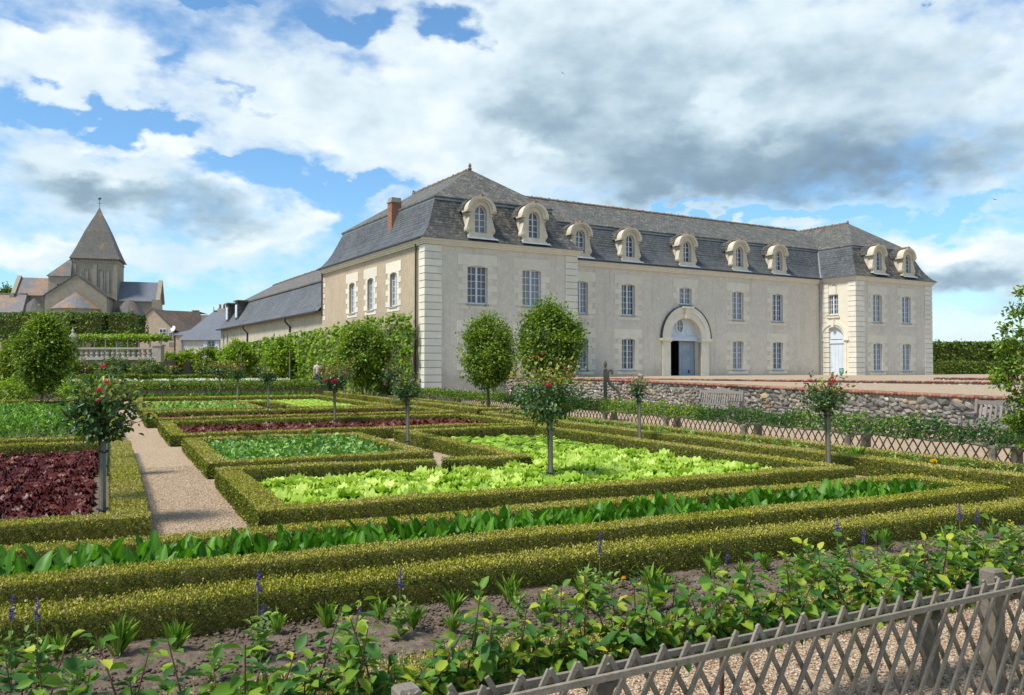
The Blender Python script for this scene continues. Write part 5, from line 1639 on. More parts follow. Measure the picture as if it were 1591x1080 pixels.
# -- chard: upright glossy blades; the nearest plants have every leaf as an object
def blade(seed, L=.26, W=.115, bend=.5):
    r = np.random.default_rng(seed)
    n, k = 7, 4
    V = []
    ph = r.uniform(0, 6)
    for i in range(n + 1):
        t = i / n
        if t < .22: w = .010
        else:
            q = (t - .22) / .78
            w = W / 2 * (math.sin(math.pi * min(1, q * .93 + .05)) ** .62) + .002
        el = math.pi / 2 - bend * t * t
        x = L * t * math.sin(bend * t * .55); z = L * t * math.cos(bend * t * .55)
        for j in range(k + 1):
            s = (j / k - .5) * 2
            cup = .28 * w * abs(s) ** 1.5 * (1 if t > .22 else 0)
            cr = .010 * math.sin(t * 19 + s * 4 + ph) * abs(s) + .004 * math.sin(t * 37 + ph)
            V.append((x - cup + cr, s * w, z))
    idx = np.arange((n + 1) * (k + 1)).reshape(n + 1, k + 1)
    F = np.stack([idx[:-1, :-1], idx[1:, :-1], idx[1:, 1:], idx[:-1, 1:]], -1).reshape(-1, 4)
    ti = np.repeat(np.linspace(.95, .45, n + 1) ** 1.5, k + 1) * .5 + r.uniform(0, .25)
    mid = np.tile(np.array([0, 0, .35, 0, 0]), n + 1)
    return np.array(V), F, np.clip(ti * .8 + mid, 0, 1)
BL = [blade(s, .35 * (.72 + .08 * s), .088 + .012 * (s % 3), .15 + .20 * (s % 4)) for s in range(6)]
BLM = [np_mesh('leaf', v, [f], MAT['chard'], t, True) for v, f, t in BL]
ch_spots = []
for b in (6.90, 7.13, 7.36):
    for a in np.arange(-1.6, 9.2, .175):
        ch_spots.append((a + rng.normal(0, .03), b + rng.normal(0, .02)))
ch_spots.sort(key=dist)
def blade_pose():
    an = rng.uniform(0, 6.28); tl = rng.uniform(.02, .50); s = rng.uniform(.62, 1.08)
    return an, tl, s
CH_NEAR = 22
for i, (a, b) in enumerate(ch_spots):
    if i < CH_NEAR:
        t = thing('chard_plant', 'broad leaved dark green chard plant at the near end of the hedged row', 'chard', G(a, b, 0), rng.uniform(0, 6.28), 'nearest chard plants')
        for k in range(12 if i < 22 else 3):
            an, tl, s = blade_pose()
            l = link('leaf', BLM[rng.integers(6)], t, (.03 * math.cos(an), .03 * math.sin(an), 0), (0, tl, an), (s, s, s))
    else:
        if i == CH_NEAR:
            CHP = []
            for q in range(5):
                g = Geo()
                for k in range(15):
                    an, tl, s = blade_pose()
                    v, f, tt = BL[rng.integers(6)]
                    M_ = np.array(Matrix.Rotation(an, 3, 'Z') @ Matrix.Rotation(tl, 3, 'Y')) * s
                    g.add(v @ M_.T + np.array([.02 * math.cos(an), .02 * math.sin(an), 0]), [f], np.clip(tt + rng.uniform(-.12, .12), 0, 1))
                CHP.append(g.mesh('chard_plant', MAT['chard'], True))
        s = rng.uniform(.8, 1.1)
        tag(link('chard_plant', CHP[i % 5], None, G(a, b, 0), (0, 0, rng.uniform(0, 6.28)), (s, s, s)), 'leafy chard plant farther along the hedged row', 'chard', 'farther chard plants')
gg = Geo()
for a in np.arange(1.2, 9.9, .3):
    for b in (44.7, 45.0, 45.3):
        P = np.array([[a, b, 0]]) + rng.normal(0, .05, (9, 3)) * np.array([1, 1, 0]); T = unit(9) * .6 + np.array([0, 0, 1]); gg.leaves(P, T, unit(9), rng.uniform(.35, .55, 9), .22, rng.random(9) * .6, .1, LEAF6)
gg.V = [Gn(v) for v in gg.V]
tag(link('chard_row', gg.mesh('chard_row', MAT['chard'])), 'far strip of chard in front of the cross lattice fence', 'chard', kind='stuff')

# ================================================================== STANDARD ROSES
def petals(mat, name, seed, r0=.035):
    r = np.random.default_rng(seed)
    g = Geo()
    for ringi, (n, el, L) in enumerate(((4, 1.35, .6), (5, 1.0, .85), (6, .55, 1.0), (6, .15, 1.05))):
        an = np.arange(n) * 2 * math.pi / n + ringi * .6
        T = np.stack([np.cos(an) * math.cos(el), np.sin(an) * math.cos(el), np.full(n, math.sin(el))], 1)
        N = np.stack([-np.cos(an) * math.sin(el), -np.sin(an) * math.sin(el), np.full(n, math.cos(el))], 1)
        P = np.zeros((n, 3)) + np.array([0, 0, -.004 * ringi])
        g.leaves(P, T, N, np.full(n, r0 * L), np.full(n, r0 * 1.15 * L), r.random(n), .25, LEAF6)
    return g.mesh(name, MAT[mat])
ROSE_P = [petals('pink_petal', 'rose_bloom', s, .05) for s in range(3)]
ROSE_R = [petals('red_petal', 'rose_bloom', s, .04) for s in range(2)]
ROSE_LEAF = []
for k in range(4):
    V, F, _ = leaf_geo(np.zeros((1, 3)), np.array([[1., 0, -.15]]), np.array([[0, 0, 1.]]), .055 + .006 * k, .036 + .004 * k, .14, LEAF6)
    ROSE_LEAF.append(np_mesh('leaf', V, F, MAT['rose_leaf'], np.full(len(V), (.25, .45, .6, .78)[k])))
ROSE_YOUNG = []
for k in range(2):
    V, F, _ = leaf_geo(np.zeros((1, 3)), np.array([[1., 0, -.1]]), np.array([[0, 0, 1.]]), .05, .026, .16, LEAF6)
    ROSE_YOUNG.append(np_mesh('leaf', V, F, MAT['rose_leaf'], np.full(len(V), (.90, .97)[k])))
def frame_euler(t, n):
    t = Vector(t).normalized(); n = Vector(n); n = (n - t * n.dot(t)).normalized()
    s = n.cross(t)
    return Matrix((t, s, n)).transposed().to_euler()
def rose(a, b, zb, zt, w, label, nl=900, blooms=(), stake=None, ind=0, ls=.05, stake2=False, zbase=0.0, young=.16, sparse=1.0, group='standard roses on stakes', seed=0):
    r = np.random.default_rng(seed + int(abs(a * 100 + b * 37)))
    o = G(a, b, zbase)
    t = thing('standard_rose', label, 'rose', o, 0, group)
    zb -= zbase; zt -= zbase
    m = MB(); m.tube([(0, 0, 0), (.012, .004, zb * .5), (-.004, 0, zb), (0, 0, zb + .12 * (zt - zb))], [.017, .015, .018, .013], 6); m.build('stem', MAT['bark'], t, uv=False)
    if stake:
        st = stake - zbase
        m = MB(); m.tube([(.045, -.02, 0), (.043, -.02, st * .5), (.04, -.018, st)], [.031, .030, .028], 8); sk = m.build('stake', MAT['stake_wood'], t, uv=False)
        for zz_ in (st * .18, st * .88):
            m = MB(); m.tube([(.047 + .046 * math.cos(x), -.02 + .046 * math.sin(x), zz_ + .012 * math.sin(x * 2)) for x in np.linspace(0, 6.28, 11)], .008, 5, False); m.tube([(.0, -.02, zz_), (-.03, .0, zz_ + .006)], .012, 5); m.build('tie', MAT['tie'], t, uv=False)
    H = zt - zb; R_ = w / 2
    canes = MB(); P, T = [], []
    nc = 26
    for i in range(nc):
        an = i * 2.399 + r.uniform(-.3, .3)
        f = (i + .5) / nc
        rad = R_ * (.35 + .65 * math.sqrt(f)) * r.uniform(.8, 1.08)
        top = zb + H * (1.0 - .78 * f ** 1.6) * r.uniform(.85, 1.0)
        p0 = Vector((0, 0, zb + .04 * H)); p3 = Vector((math.cos(an) * rad, math.sin(an) * rad, top))
        p1 = p0 + Vector((math.cos(an) * rad * .30, math.sin(an) * rad * .30, (top - zb) * .50 + .02))
        pts = [p0 * (1 - s) ** 2 + p1 * 2 * s * (1 - s) + p3 * s * s for s in np.linspace(0, 1, 6)]
        canes.tube(pts, [.008, .007, .006, .005, .004, .003], 4, False)
        for s in np.linspace(.22, 1.0, 14):
            q = p0 * (1 - s) ** 2 + p1 * 2 * s * (1 - s) + p3 * s * s
            P.append((q.x, q.y, q.z, s)); T.append((math.cos(an), math.sin(an), .4))
    canes.build('cane', MAT['red_twig'], t, uv=False, fix=False)['kind'] = 'stuff'
    P = np.array(P); T = np.array(T); nl = int(nl * 1.35)
    k = r.integers(0, len(P), nl)
    base = P[k, :3] + r.normal(0, .055 * (w / 1.0) ** .5 + .012, (nl, 3)) * np.array([1, 1, .8])
    # fuller heart of the head
    hn = int(nl * .38)
    u_ = r.normal(size=(hn, 3)); u_ /= np.linalg.norm(u_, axis=1, keepdims=True)
    base[:hn] = u_ * (r.random((hn, 1)) ** .45) * np.array([R_ * .72, R_ * .72, H * .36]) + np.array([0, 0, zb + H * .42])
    out = norm(base - np.array([0, 0, zb + H * .25]))
    Tv = out * .6 + r.normal(0, .55, (nl, 3)) + np.array([0, 0, -.1])
    Nv = out * .7 + np.array([0, 0, .9]) + r.normal(0, .45, (nl, 3))
    hfrac = (base[:, 2] - zb) / H
    ti = np.clip(r.random(nl) * .62 + .15 * hfrac, 0, .8)
    yng = r.random(nl) < young * (hfrac > .55) * 3.0
    ti[yng] = r.uniform(.82, 1.0, yng.sum())
    Ls = ls * r.uniform(.65, 1.3, nl)
    order = np.arange(nl); r.shuffle(order)
    indiv = order[:ind]; rest = order[ind:]
    tt = Tv / np.linalg.norm(Tv, axis=1, keepdims=True)
    for i in indiv:
        me = ROSE_YOUNG[i % 2] if yng[i] else ROSE_LEAF[min(3, int(ti[i] / .2))]
        s = Ls[i] / .06
        link('leaf', me, t, base[i], frame_euler(tt[i], Nv[i]), (s, s, s))
    g = Geo(); g.leaves(base[rest], Tv[rest], Nv[rest], Ls[rest], Ls[rest] * .68, ti[rest], .14, LEAF6)
    tag(link('foliage', g.mesh('foliage', MAT['rose_leaf']), t), kind='stuff')
    for (dx, dz, col, s) in blooms:
        # blooms sit on the side of the head turned to the path
        d = -abs(R_ * .8 * math.sqrt(max(.05, 1 - min(1, (dx / R_) ** 2))))
        v = Vector((o.x, o.y, 0)); v.normalize(); sx = Vector((v.y, -v.x, 0))
        pos = sx * dx + v * d * .85 + Vector((0, 0, dz - zbase))
        me = (ROSE_P if col == 'p' else ROSE_R)[int(r.integers(2))]
        link('rose_bloom', me, t, pos, (R(-40) * r.uniform(.4, 1.2), r.uniform(-.4, .4), math.atan2(-v.x, v.y) + r.uniform(-.5, .5)), (s * .78, s * .78, s * .78))
    return t
rose(-.09, 10.15, .87, 1.73, 1.05, 'large standard rose with a flaring head beside the gravel path at left', 1100, [(-.02, 1.47, 'p', .8), (.05, 1.55, 'p', .75), (.09, 1.50, 'r', .6), (-.03, 1.36, 'p', .6), (.02, 1.72, 'p', .8), (.16, 1.52, 'r', .6)], .90, 260, .062, seed=3)
rose(5.8, 10.78, .84, 1.95, 1.48, 'tall standard rose with a wide red tipped head standing in the bright green lettuce', 1500, [(-.0, 1.46, 'p', 1.2), (-.16, 1.86, 'p', .45), (-.08, 1.92, 'p', .5), (.12, 1.78, 'r', .45), (.25, 1.70, 'p', .5), (-.42, 1.70, 'r', .4), (.40, 1.82, 'r', .4)], .92, 280, .058, seed=5, young=.3)
rose(10.2, 9.7, .96, 1.62, .92, 'standard rose with several crimson blooms at the right corner of the lettuce hedge', 700, [(.10, 1.55, 'p', .9), (.13, 1.50, 'p', 1.0), (.08, 1.46, 'p', .9), (-.22, 1.50, 'p', .8), (-.30, 1.46, 'p', .6), (.32, 1.44, 'r', .5)], 1.08, 0, .055, seed=1)
rose(10.2, 14.9, 1.02, 1.56, .52, 'small pale green standard rose between the hedges in front of the stone wall', 360, [(-.22, 1.40, 'p', 1.0), (.02, 1.62, 'r', .5)], 1.12, 0, .05, seed=2)
rose(5.5, 16.4, 1.0, 1.62, .78, 'standard rose on the short gravel path between pea bed and lettuce bed', 700, [], 1.08, 0, .055, seed=8)
rose(5.75, 23.6, 1.05, 1.80, 1.20, 'standard rose with two round pink blooms in the red lettuce strip', 800, [(-.22, 1.36, 'p', 1.9), (.02, 1.33, 'p', 2.3)], 1.15, 0, .075, seed=4)
rose(5.4, 32.6, 1.15, 1.72, .8, 'slim dark standard rose over the farther red lettuce strip', 420, [(.45, 1.6, 'r', 1.)], 1.2, 0, .08)
rose(5.15, 39.2, 1.15, 1.95, 1.0, 'dark headed standard rose at the corner of the distant seedling square', 450, [(.1, 1.9, 'p', 1.0)], 1.25, 0, .09)
rose(5.2, 46.5, 1.2, 2.1, 1.3, 'full headed standard rose in front of the yellow green lettuce strip', 450, [(.5, 2.05, 'p', 1.2)], 1.3, 0, .10)
rose(11.0, 34.5, 1.15, 2.0, 1.25, 'standard rose on a pale stake before the dark oval tree', 500, [(.45, 1.9, 'p', 1.4)], 1.3, 0, .085)
rose(-.06, 14.6, .95, 1.5, .55, 'second standard rose partly hidden behind the large one at left', 300, [], 1.0, 0, .055)
rose(10.4, 40.5, 1.1, 2.0, 1.2, 'standard rose behind the one with the two pink blooms', 450, [(-.4, 2.0, 'r', 1.3), (.5, 2.05, 'r', 1.4)], 1.2, 0, .09)
RZ = .42
for i, (a, b) in enumerate([(-1.5, 59), (.3, 59.4), (2.0, 58.6), (3.8, 59.2), (5.6, 58.8), (7.3, 59.5), (-3.2, 58.8), (9.2, 58.7)]):
    rose(a, b, RZ + .85, RZ + 1.55, 1.05, 'small dark standard rose in the far row behind the cross fence', 160, [(rng.uniform(-.4, .4), RZ + 1.5, 'r', 1.6)] if i % 3 == 0 else [], None, 0, .14, zbase=RZ, group='far row of standard roses')
for i, (a, b) in enumerate([(-9.5, 50), (-11.5, 53), (-14.5, 55), (-17, 57), (-20, 58)]):
    rose(a, b, .9, 1.7, 1.1, 'small standard rose in the far left row below the terrace', 160, [(rng.uniform(-.4, .4), 1.6, 'p', 1.5)] if i % 2 == 0 else [], None, 0, .14, group='far left row of standard roses')

# ================================================================== CLIPPED TREES
def tree(a, b, z0, z1, w, label, n=9000, ls=.06, trunk=.055, mat='pear_leaf', cat='tree', zbase=0.0, group=None, pw=.9, name='clipped_tree', loc=None, tilt=0, seed=0, zc=.52):
    r = np.random.default_rng(seed + int(abs(a * 91 + b * 13)) + 1)
    o = Vector(loc) if loc else G(a, b, zbase)
    t = thing(name, label, cat, o, 0, group)
    z0 -= zbase; z1 -= zbase
    H = z1 - z0; R_ = w / 2
    m = MB(); m.tube([(0, 0, 0), (.02, .01, z0 * .6), (-.01, .01, z0 + .1 * H), (.01, 0, z0 + .6 * H), (0, 0, z0 + .9 * H)], [trunk * 1.15, trunk, trunk * .9, trunk * .5, trunk * .15], 8)
    for i in range(12):
        an = i * 2.4; zz_ = z0 + H * (.06 + .6 * i / 12)
        e = Vector((math.cos(an) * R_ * .75, math.sin(an) * R_ * .75, zz_ + H * .22))
        m.tube([(0, 0, zz_), (e.x * .5, e.y * .5, zz_ + H * .08), e], [trunk * .38, trunk * .25, trunk * .1], 5, False)
    tag(m.build('trunk', MAT['bark'], t, uv=False, fix=False))
    # clumps on an egg shaped crown
    n = int(n * 1.4); ls = ls * 1.3; K = max(90, n // 60)
    u_ = r.normal(size=(K, 3)); u_ /= np.linalg.norm(u_, axis=1, keepdims=True)
    rad = r.uniform(.30, 1.0, (K, 1)) ** .5
    c = u_ * rad
    zf = (c[:, 2] + 1) / 2
    wid = np.where(zf < zc, 1 - .35 * ((zc - zf) / zc) ** 2, 1 - .32 * ((zf - zc) / (1 - zc)) ** 2)
    C = np.stack([c[:, 0] * R_ * wid, c[:, 1] * R_ * wid, z0 + zf * H], 1)
    C *= 1 + .0 * C
    k = r.integers(0, K, n)
    cs = R_ * r.uniform(.09, .20, K)
    P = C[k] + r.normal(0, 1, (n, 3)) * cs[k][:, None]
    ctr = np.array([0, 0, z0 + H * .45])
    out = norm((P - ctr) / np.array([R_, R_, H / 2]))
    Tv = out * .5 + r.normal(0, .6, (n, 3)) + np.array([0, 0, -.15]); Nv = out * .8 + np.array([0, 0, .7]) + r.normal(0, .5, (n, 3))
    cti = r.uniform(-.14, .14, K)
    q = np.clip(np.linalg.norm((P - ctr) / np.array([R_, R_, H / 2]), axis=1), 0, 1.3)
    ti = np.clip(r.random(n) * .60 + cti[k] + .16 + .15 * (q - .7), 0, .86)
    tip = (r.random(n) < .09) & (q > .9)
    ti[tip] = r.uniform(.85, 1, tip.sum())
    Ls = ls * r.uniform(.65, 1.3, n)
    g = Geo(); g.leaves(P, Tv, Nv, Ls, Ls * .55, ti, .16)
    # loose upright shoots
    ns = 34
    for i in range(ns):
        cc = C[r.integers(0, K)]
        if (cc[2] - z0) / H < .3: continue
        dirv = norm((cc - ctr)[None] / R_ + np.array([[0, 0, 1.1]]) + r.normal(0, .3, (1, 3)))[0]
        L = H * r.uniform(.05, .11)
        p = cc[None] + dirv[None] * np.linspace(0, L + R_ * .18, 8)[:, None]
        g.leaves(p, r.normal(0, .5, (8, 3)) + dirv, r.normal(0, 1, (8, 3)), np.full(8, ls), np.full(8, ls * .5), np.clip(r.uniform(.6, 1, 8), 0, 1), .15)
    tag(link('crown', g.mesh('crown', MAT[mat]), t), kind='stuff')
    return t
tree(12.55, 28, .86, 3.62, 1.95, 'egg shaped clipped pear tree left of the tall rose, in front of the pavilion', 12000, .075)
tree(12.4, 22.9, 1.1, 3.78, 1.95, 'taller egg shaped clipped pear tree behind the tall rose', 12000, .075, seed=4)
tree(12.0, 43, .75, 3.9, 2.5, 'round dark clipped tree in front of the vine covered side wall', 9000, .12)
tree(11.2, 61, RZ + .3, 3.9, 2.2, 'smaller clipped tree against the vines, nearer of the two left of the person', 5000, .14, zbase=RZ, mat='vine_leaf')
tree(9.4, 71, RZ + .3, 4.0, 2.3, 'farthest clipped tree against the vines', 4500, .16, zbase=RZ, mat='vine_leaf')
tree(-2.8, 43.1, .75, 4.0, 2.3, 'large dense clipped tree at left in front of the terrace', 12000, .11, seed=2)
tree(0, 0, .9, 3.6, 1.9, 'clipped tree at the far left edge behind the large one', 4000, .13, loc=(at(17, 58), 58, 0))
tree(0, 0, .8, 3.2, 1.7, 'lighter green clipped tree peeping out right of the large one', 3500, .13, mat='vine_leaf', loc=(at(96, 52), 52, 0))
tree(11.95, 7.6, .50, 2.86, .72, 'tall narrow pear tree at the right edge beside the bench', 2700, .055, .04, name='pear_tree', seed=9, zc=.30)
for u, d, w, zt, lab, mt in ((268, 86, 1.8, 3.4, 'yellowish round bush at the end of the balustrade', 'vine_leaf'), (262 + 11, 80, 1.3, 3.0, 'low round bush just right of the yellowish one', 'pear_leaf'), (292, 84, 2.0, 3.6, 'round bush in front of the left corner of the white house', 'vine_leaf'), (322, 82, 2.3, 3.7, 'largest round bush below the shuttered window of the white house', 'pear_leaf')):
    tree(0, 0, .6, zt, w, lab, 3000, .17, .06, mat=mt, cat='bush', loc=(at(u, d), d, .3), zbase=.3, name='round_bush', seed=int(u))
for u, d, zt, lab in ((8, 165, zz(447, 165), 'dark tree rising behind the rust roofed building'), (39, 165, zz(441, 165), 'narrow dark tree beside the church transept roof')):
    tree(0, 0, 8, zt, 7 if u < 20 else 4.5, lab, 3000, .5, .3, mat='linden_leaf', loc=(at(u, d), d, 0), name='distant_tree')

for i, (u, d, w, zt, lab) in enumerate(((128, 70, 2.4, 2.3, 'dark loose rose bush under the left end of the balustrade'), (152, 71, 2.0, 2.0, 'low rose bush below the balustrade, second from left'), (176, 70, 2.6, 2.4, 'rose bush below the middle of the balustrade'), (203, 71, 2.2, 2.1, 'rose bush right of the middle of the balustrade'), (228, 70, 2.6, 2.3, 'broad rose bush below the right end of the balustrade'), (246, 66, 2.0, 2.0, 'rose bush at the foot of the terrace corner'))):
    tree(0, 0, .1, zt, w, lab, 2200, .15, .04, mat='rose_leaf', cat='rose bush', loc=(at(u, d), d, 0), name='rose_bush', seed=i + 40)
for i, (a, b, w, zt, lab) in enumerate(((-4.4, 46.5, 2.6, 1.0, 'low leafy shrub in front of the large clipped tree'), (-1.2, 47.5, 2.6, .95, 'low leafy shrub right of the large clipped tree'), (-6.2, 49.5, 1.6, .9, 'low shrub beside the short dark post'))):
    tree(a, b, .05, zt, w, lab, 2000, .11, .03, mat='vine_leaf', cat='shrub', name='low_shrub', seed=i + 60)

# ================================================================== CLIMBING VINES ON THE SIDE WALLS
def bl_loc(x, y, z=0):
    c, s = math.cos(BA), math.sin(BA)
    return (P0[0] + x * c - y * s, P0[1] + x * s + y * c, z)
nv = 14
for i in range(nv):
    y0 = .35 + i * 3.35; y1 = y0 + 3.4
    ht = 4.6 - 1.0 * i / nv
    d = 43 + 2.9 * i
    ls = .0042 * d ** 1.02
    n = int(3.4 * ht * 1.75 / (ls * ls * .5))
    r = np.random.default_rng(400 + i)
    t = thing('climbing_vine', 'bright green climbing vine on the side wall, plant number', 'vine', bl_loc(0, 0, 0), BA, 'vines trained up the side wall')
    t['label'] = ('nearest climbing vine beside the cream corner stones' if i == 0 else 'bright green climbing vine trained up the long side wall' if i < nv - 1 else 'last climbing vine at the far end of the wing')
    m = MB()
    for k in range(3):
        yy = y0 + .5 + 1.1 * k
        m.tube([(-.2, yy, 0), (-.16, yy + .1, ht * .4), (-.2, yy - .1, ht * .85)], [.06, .045, .02], 5, False)
    tag(m.build('stems', MAT['bark'], t, uv=False, fix=False), kind='stuff')
    y = r.uniform(y0, y1, n)
    top = np.array([ht + .28 * mnoise.noise((v * 1.3, 0, 2)) + .16 * mnoise.noise((v * 4.7, 0, 7)) for v in y])
    z = .2 + (top - .2) * r.random(n) ** .8
    bul = np.array([mnoise.noise((yy * 1.1, zz_ * .9, 4)) + .6 * mnoise.noise((yy * 3, zz_ * 2.2, 1)) for yy, zz_ in zip(y, z)])
    x = -.30 - .22 * bul - .25 * r.random(n) - .12 * (1 - z / ht)
    keep = r.random(n) < np.clip(.85 + .7 * bul, .35, 1)
    P = np.stack([x, y, z], 1)[keep]; n = len(P)
    Tv = r.normal(0, .55, (n, 3)) + np.array([-.4, 0, -.5]); Nv = r.normal(0, .5, (n, 3)) + np.array([-1, 0, .55])
    Ls = ls * r.uniform(.7, 1.3, n)
    g = Geo(); g.leaves(P, Tv, Nv, Ls, Ls * .85, np.clip(r.random(n) * .7 + .3 * bul[keep], 0, 1), .12)
    tag(link('foliage', g.mesh('foliage', MAT['vine_leaf']), t), kind='stuff')

# ================================================================== BIG CLIPPED HEDGES (terrace lindens, right hand hedges)
def block_hedge(name, label, x0, x1, y, dep, z0, z1, ls, mat, cat='hedge', bump=.3, trunks=0, gapf=0.0, ends=True):
    t = thing(name, label, cat, (0, 0, 0))
    g = Geo()
    A_f = (x1 - x0) * (z1 - z0); A_t = (x1 - x0) * dep
    n1, n2, n3 = [int(k * 1.45 / (ls * ls * .55)) for k in (A_f, A_t, 2 * dep * (z1 - z0))]
    P = np.concatenate([np.stack([rng.uniform(x0, x1, n1), np.full(n1, y), rng.uniform(z0, z1, n1)], 1),
                        np.stack([rng.uniform(x0, x1, n2), rng.uniform(y, y + dep, n2), np.full(n2, z1)], 1),
                        np.stack([np.where(rng.random(n3) < .5, x0, x1), rng.uniform(y, y + dep, n3), rng.uniform(z0, z1, n3)], 1)])
    nn = np.concatenate([np.tile([0, -1., .3], (n1, 1)), np.tile([0, 0, 1.], (n2, 1)), np.tile([1., 0, .3], (n3, 1))])
    nn[n1 + n2:, 0] = np.where(P[n1 + n2:, 0] > (x0 + x1) / 2, 1, -1)
    nz = np.array([mnoise.noise((p[0] * .55, p[1] * .3, p[2] * .6)) + .6 * mnoise.noise((p[0] * 1.7, 3, p[2] * 1.9)) for p in P])
    P = P + nn * (nz * bump)[:, None] + rng.normal(0, .05, P.shape)
    if gapf:
        keep = rng.random(len(P)) < np.clip(1 - gapf + nz * 1.2, .15, 1)
        P, nn, nz = P[keep], nn[keep], nz[keep]
    n = len(P); Ls = ls * rng.uniform(.7, 1.3, n)
    g.leaves(P, unit(n) * .6 + np.array([0, -.2, -.5]), nn + unit(n) * .6, Ls, Ls * .75, np.clip(rng.random(n) * .7 + .35 * nz + .1, 0, 1), .12)
    tag(link('foliage', g.mesh('foliage', MAT[mat]), t), kind='stuff')
    m = MB(); m.box(x0 + bump, x1 - bump, y + bump + .1, y + dep - .1, z0 + bump * .5, z1 - bump * .8); m.build('woody_core', MAT['box_core'], t)
    for k in range(trunks):
        m = MB(); xx = x0 + (x1 - x0) * (k + .5) / trunks; m.tube([(xx, y + dep / 2, 0 if z0 < 3 else tz), (xx, y + dep / 2, z0 + .4)], .16, 6); m.build('trunk', MAT['bark'], t, uv=False)
    return t
xs_l = [at(-70, 88), at(60, 88), at(110, 88), at(160, 88), at(216, 88)]
labs = ['clipped linden block at the far left edge behind the large tree', 'clipped linden block left of centre on the terrace', 'clipped linden block below the church apse', 'clipped linden block nearest the church corner, with the pale end']
for k in range(4):
    block_hedge('pleached_linden', labs[k], xs_l[k] + .05, xs_l[k + 1] - .05, 88, 2.2, 4.35 + .15 * (k % 2), zz(486.5, 88), .26, 'linden_leaf', 'tree', .26, 3 if k else 5, .08)
# arbour of vines with posts on the terrace
ab = thing('vine_arbour', 'timber arbour overgrown with bright vines behind the balustrade', 'arbour', (0, 0, 0))
ad = 80
ax0, ax1 = at(112, ad), at(250, ad)
zt_, zb_ = zz(527, ad), tz
for k in range(9):
    xx = ax0 + (ax1 - ax0) * k / 8
    MB().tube([(xx, ad, zb_), (xx, ad, zt_)], .075, 5).build('post', MAT['weathered_stone'], ab, uv=False)
m = MB(); m.bar((ax0 - .2, ad, zt_), (ax1 + .2, ad, zt_), .12, .12); m.bar((ax0 - .2, ad + 2.2, zt_), (ax1 + .2, ad + 2.2, zt_), .12, .12)
for k in range(22): m.bar((ax0 + (ax1 - ax0) * k / 21, ad - .3, zt_ + .1), (ax0 + (ax1 - ax0) * k / 21, ad + 2.5, zt_ + .1), .08, .08)
tag(m.build('beam', MAT['grey_wood'], ab), kind='stuff')
g = Geo()
n = 9000
x = rng.uniform(ax0, ax1, n); z = zt_ + .22 + rng.normal(0, .12, n); y = ad + rng.uniform(-.4, 2.6, n)
cl = np.array([mnoise.noise((v * .7, 0, 9)) for v in x])
low = rng.random(n) < np.clip(.40 + cl, 0, .85) * (x < ax1 - 2.6)
z = np.where(low, rng.uniform(zb_ + .5, zt_, n), z); y = np.where(low, ad + rng.uniform(0, .5, n), y)
P = np.stack([x, y, z], 1)
g.leaves(P, unit(n) + np.array([0, -.2, -.5]), unit(n) * .7 + np.array([0, -.7, .7]), .2 * rng.uniform(.7, 1.3, n), .17, np.clip(rng.random(n) * .8 + .2, 0, 1))
tag(link('foliage', g.mesh('foliage', MAT['vine_leaf']), ab), kind='stuff')
block_hedge('clipped_hedge', 'dark trimmed hornbeam hedge right of the far pavilion, lower of two', 36.2, 92, 70, 1.6, .6, 2.22, .15, 'far_hedge_leaf', bump=.05)
block_hedge('pleached_hedge', 'lighter uneven hedge rising behind the trimmed hedge at right', 35.5, 98, 74, 2.2, 1.9, 4.05, .24, 'far_hedge_leaf', bump=.28)
block_hedge('clipped_hedge', 'low dark hedge below the terrace wall at left', at(-60, 68), at(100, 70), 69.5, 1.2, .1, 1.35, .2, 'linden_leaf', bump=.12)

# ================================================================== RAISED PATH BEHIND THE CROSS FENCE
sheet('path', [G(-4.5, 52.6, RZ), G(14.6, 52.6, RZ), G(14.6, 60, RZ), G(15.5, 110, RZ), G(-4.5, 110, RZ)], MAT['gravel'])
m = MB(); q = [G(-4.5, 52.58, -.02), G(14.6, 52.58, -.02), G(14.6, 52.58, RZ), G(-4.5, 52.58, RZ)]; m.add(q, [(0, 1, 2, 3)])
q = [G(-4.5, 52.58, -.02), G(-4.5, 110, -.02), G(-4.5, 110, RZ), G(-4.5, 52.58, RZ)]; m.add(q, [(0, 1, 2, 3)])
tag(m.build('path_edge', MAT['mortar'], None, fix=False), kind='structure')
hedge([(-3.8, 62.5, 8.6, 62.5)], 'far dark hedge behind the row of small roses', 1.15, .6, leaf=.14, dens=260, mat='pear_leaf')
n = 5200
ab_ = np.stack([rng.uniform(-3.8, 10.5, n), rng.uniform(54.6, 56.6, n)], 1)
zz_ = RZ + .15 + .35 * rng.random(n) + .12 * np.array([mnoise.noise((p[0] * 1.2, p[1], 0)) for p in ab_])
g = Geo(); P = Gn(np.column_stack([ab_, zz_])); g.leaves(P, unit(n) + np.array([0, 0, .8]), unit(n), rng.uniform(.1, .2, n), .07, rng.random(n))
tag(link('flower_bed_leaves', g.mesh('flower_bed_leaves', MAT['herb'])), 'green bedding leaves under the white flowers', 'bedding plants', kind='stuff')
n = 2600
ab_ = np.stack([rng.uniform(-3.8, 10.5, n), rng.uniform(54.6, 56.6, n)], 1)
ab_ = ab_[np.array([mnoise.noise((p[0] * .8, 3, 0)) for p in ab_]) > -.12]; n = len(ab_)
g = Geo(); P = Gn(np.column_stack([ab_, RZ + .50 + .10 * rng.random(n)])); g.leaves(P, unit(n), unit(n) * .5 + np.array([0, 0, 1]), .09, .09, rng.random(n))
tag(link('white_flowers', g.mesh('white_flowers', MAT['white_petal'])), 'drift of white bedding flowers behind the cross fence', 'flowers', kind='stuff')

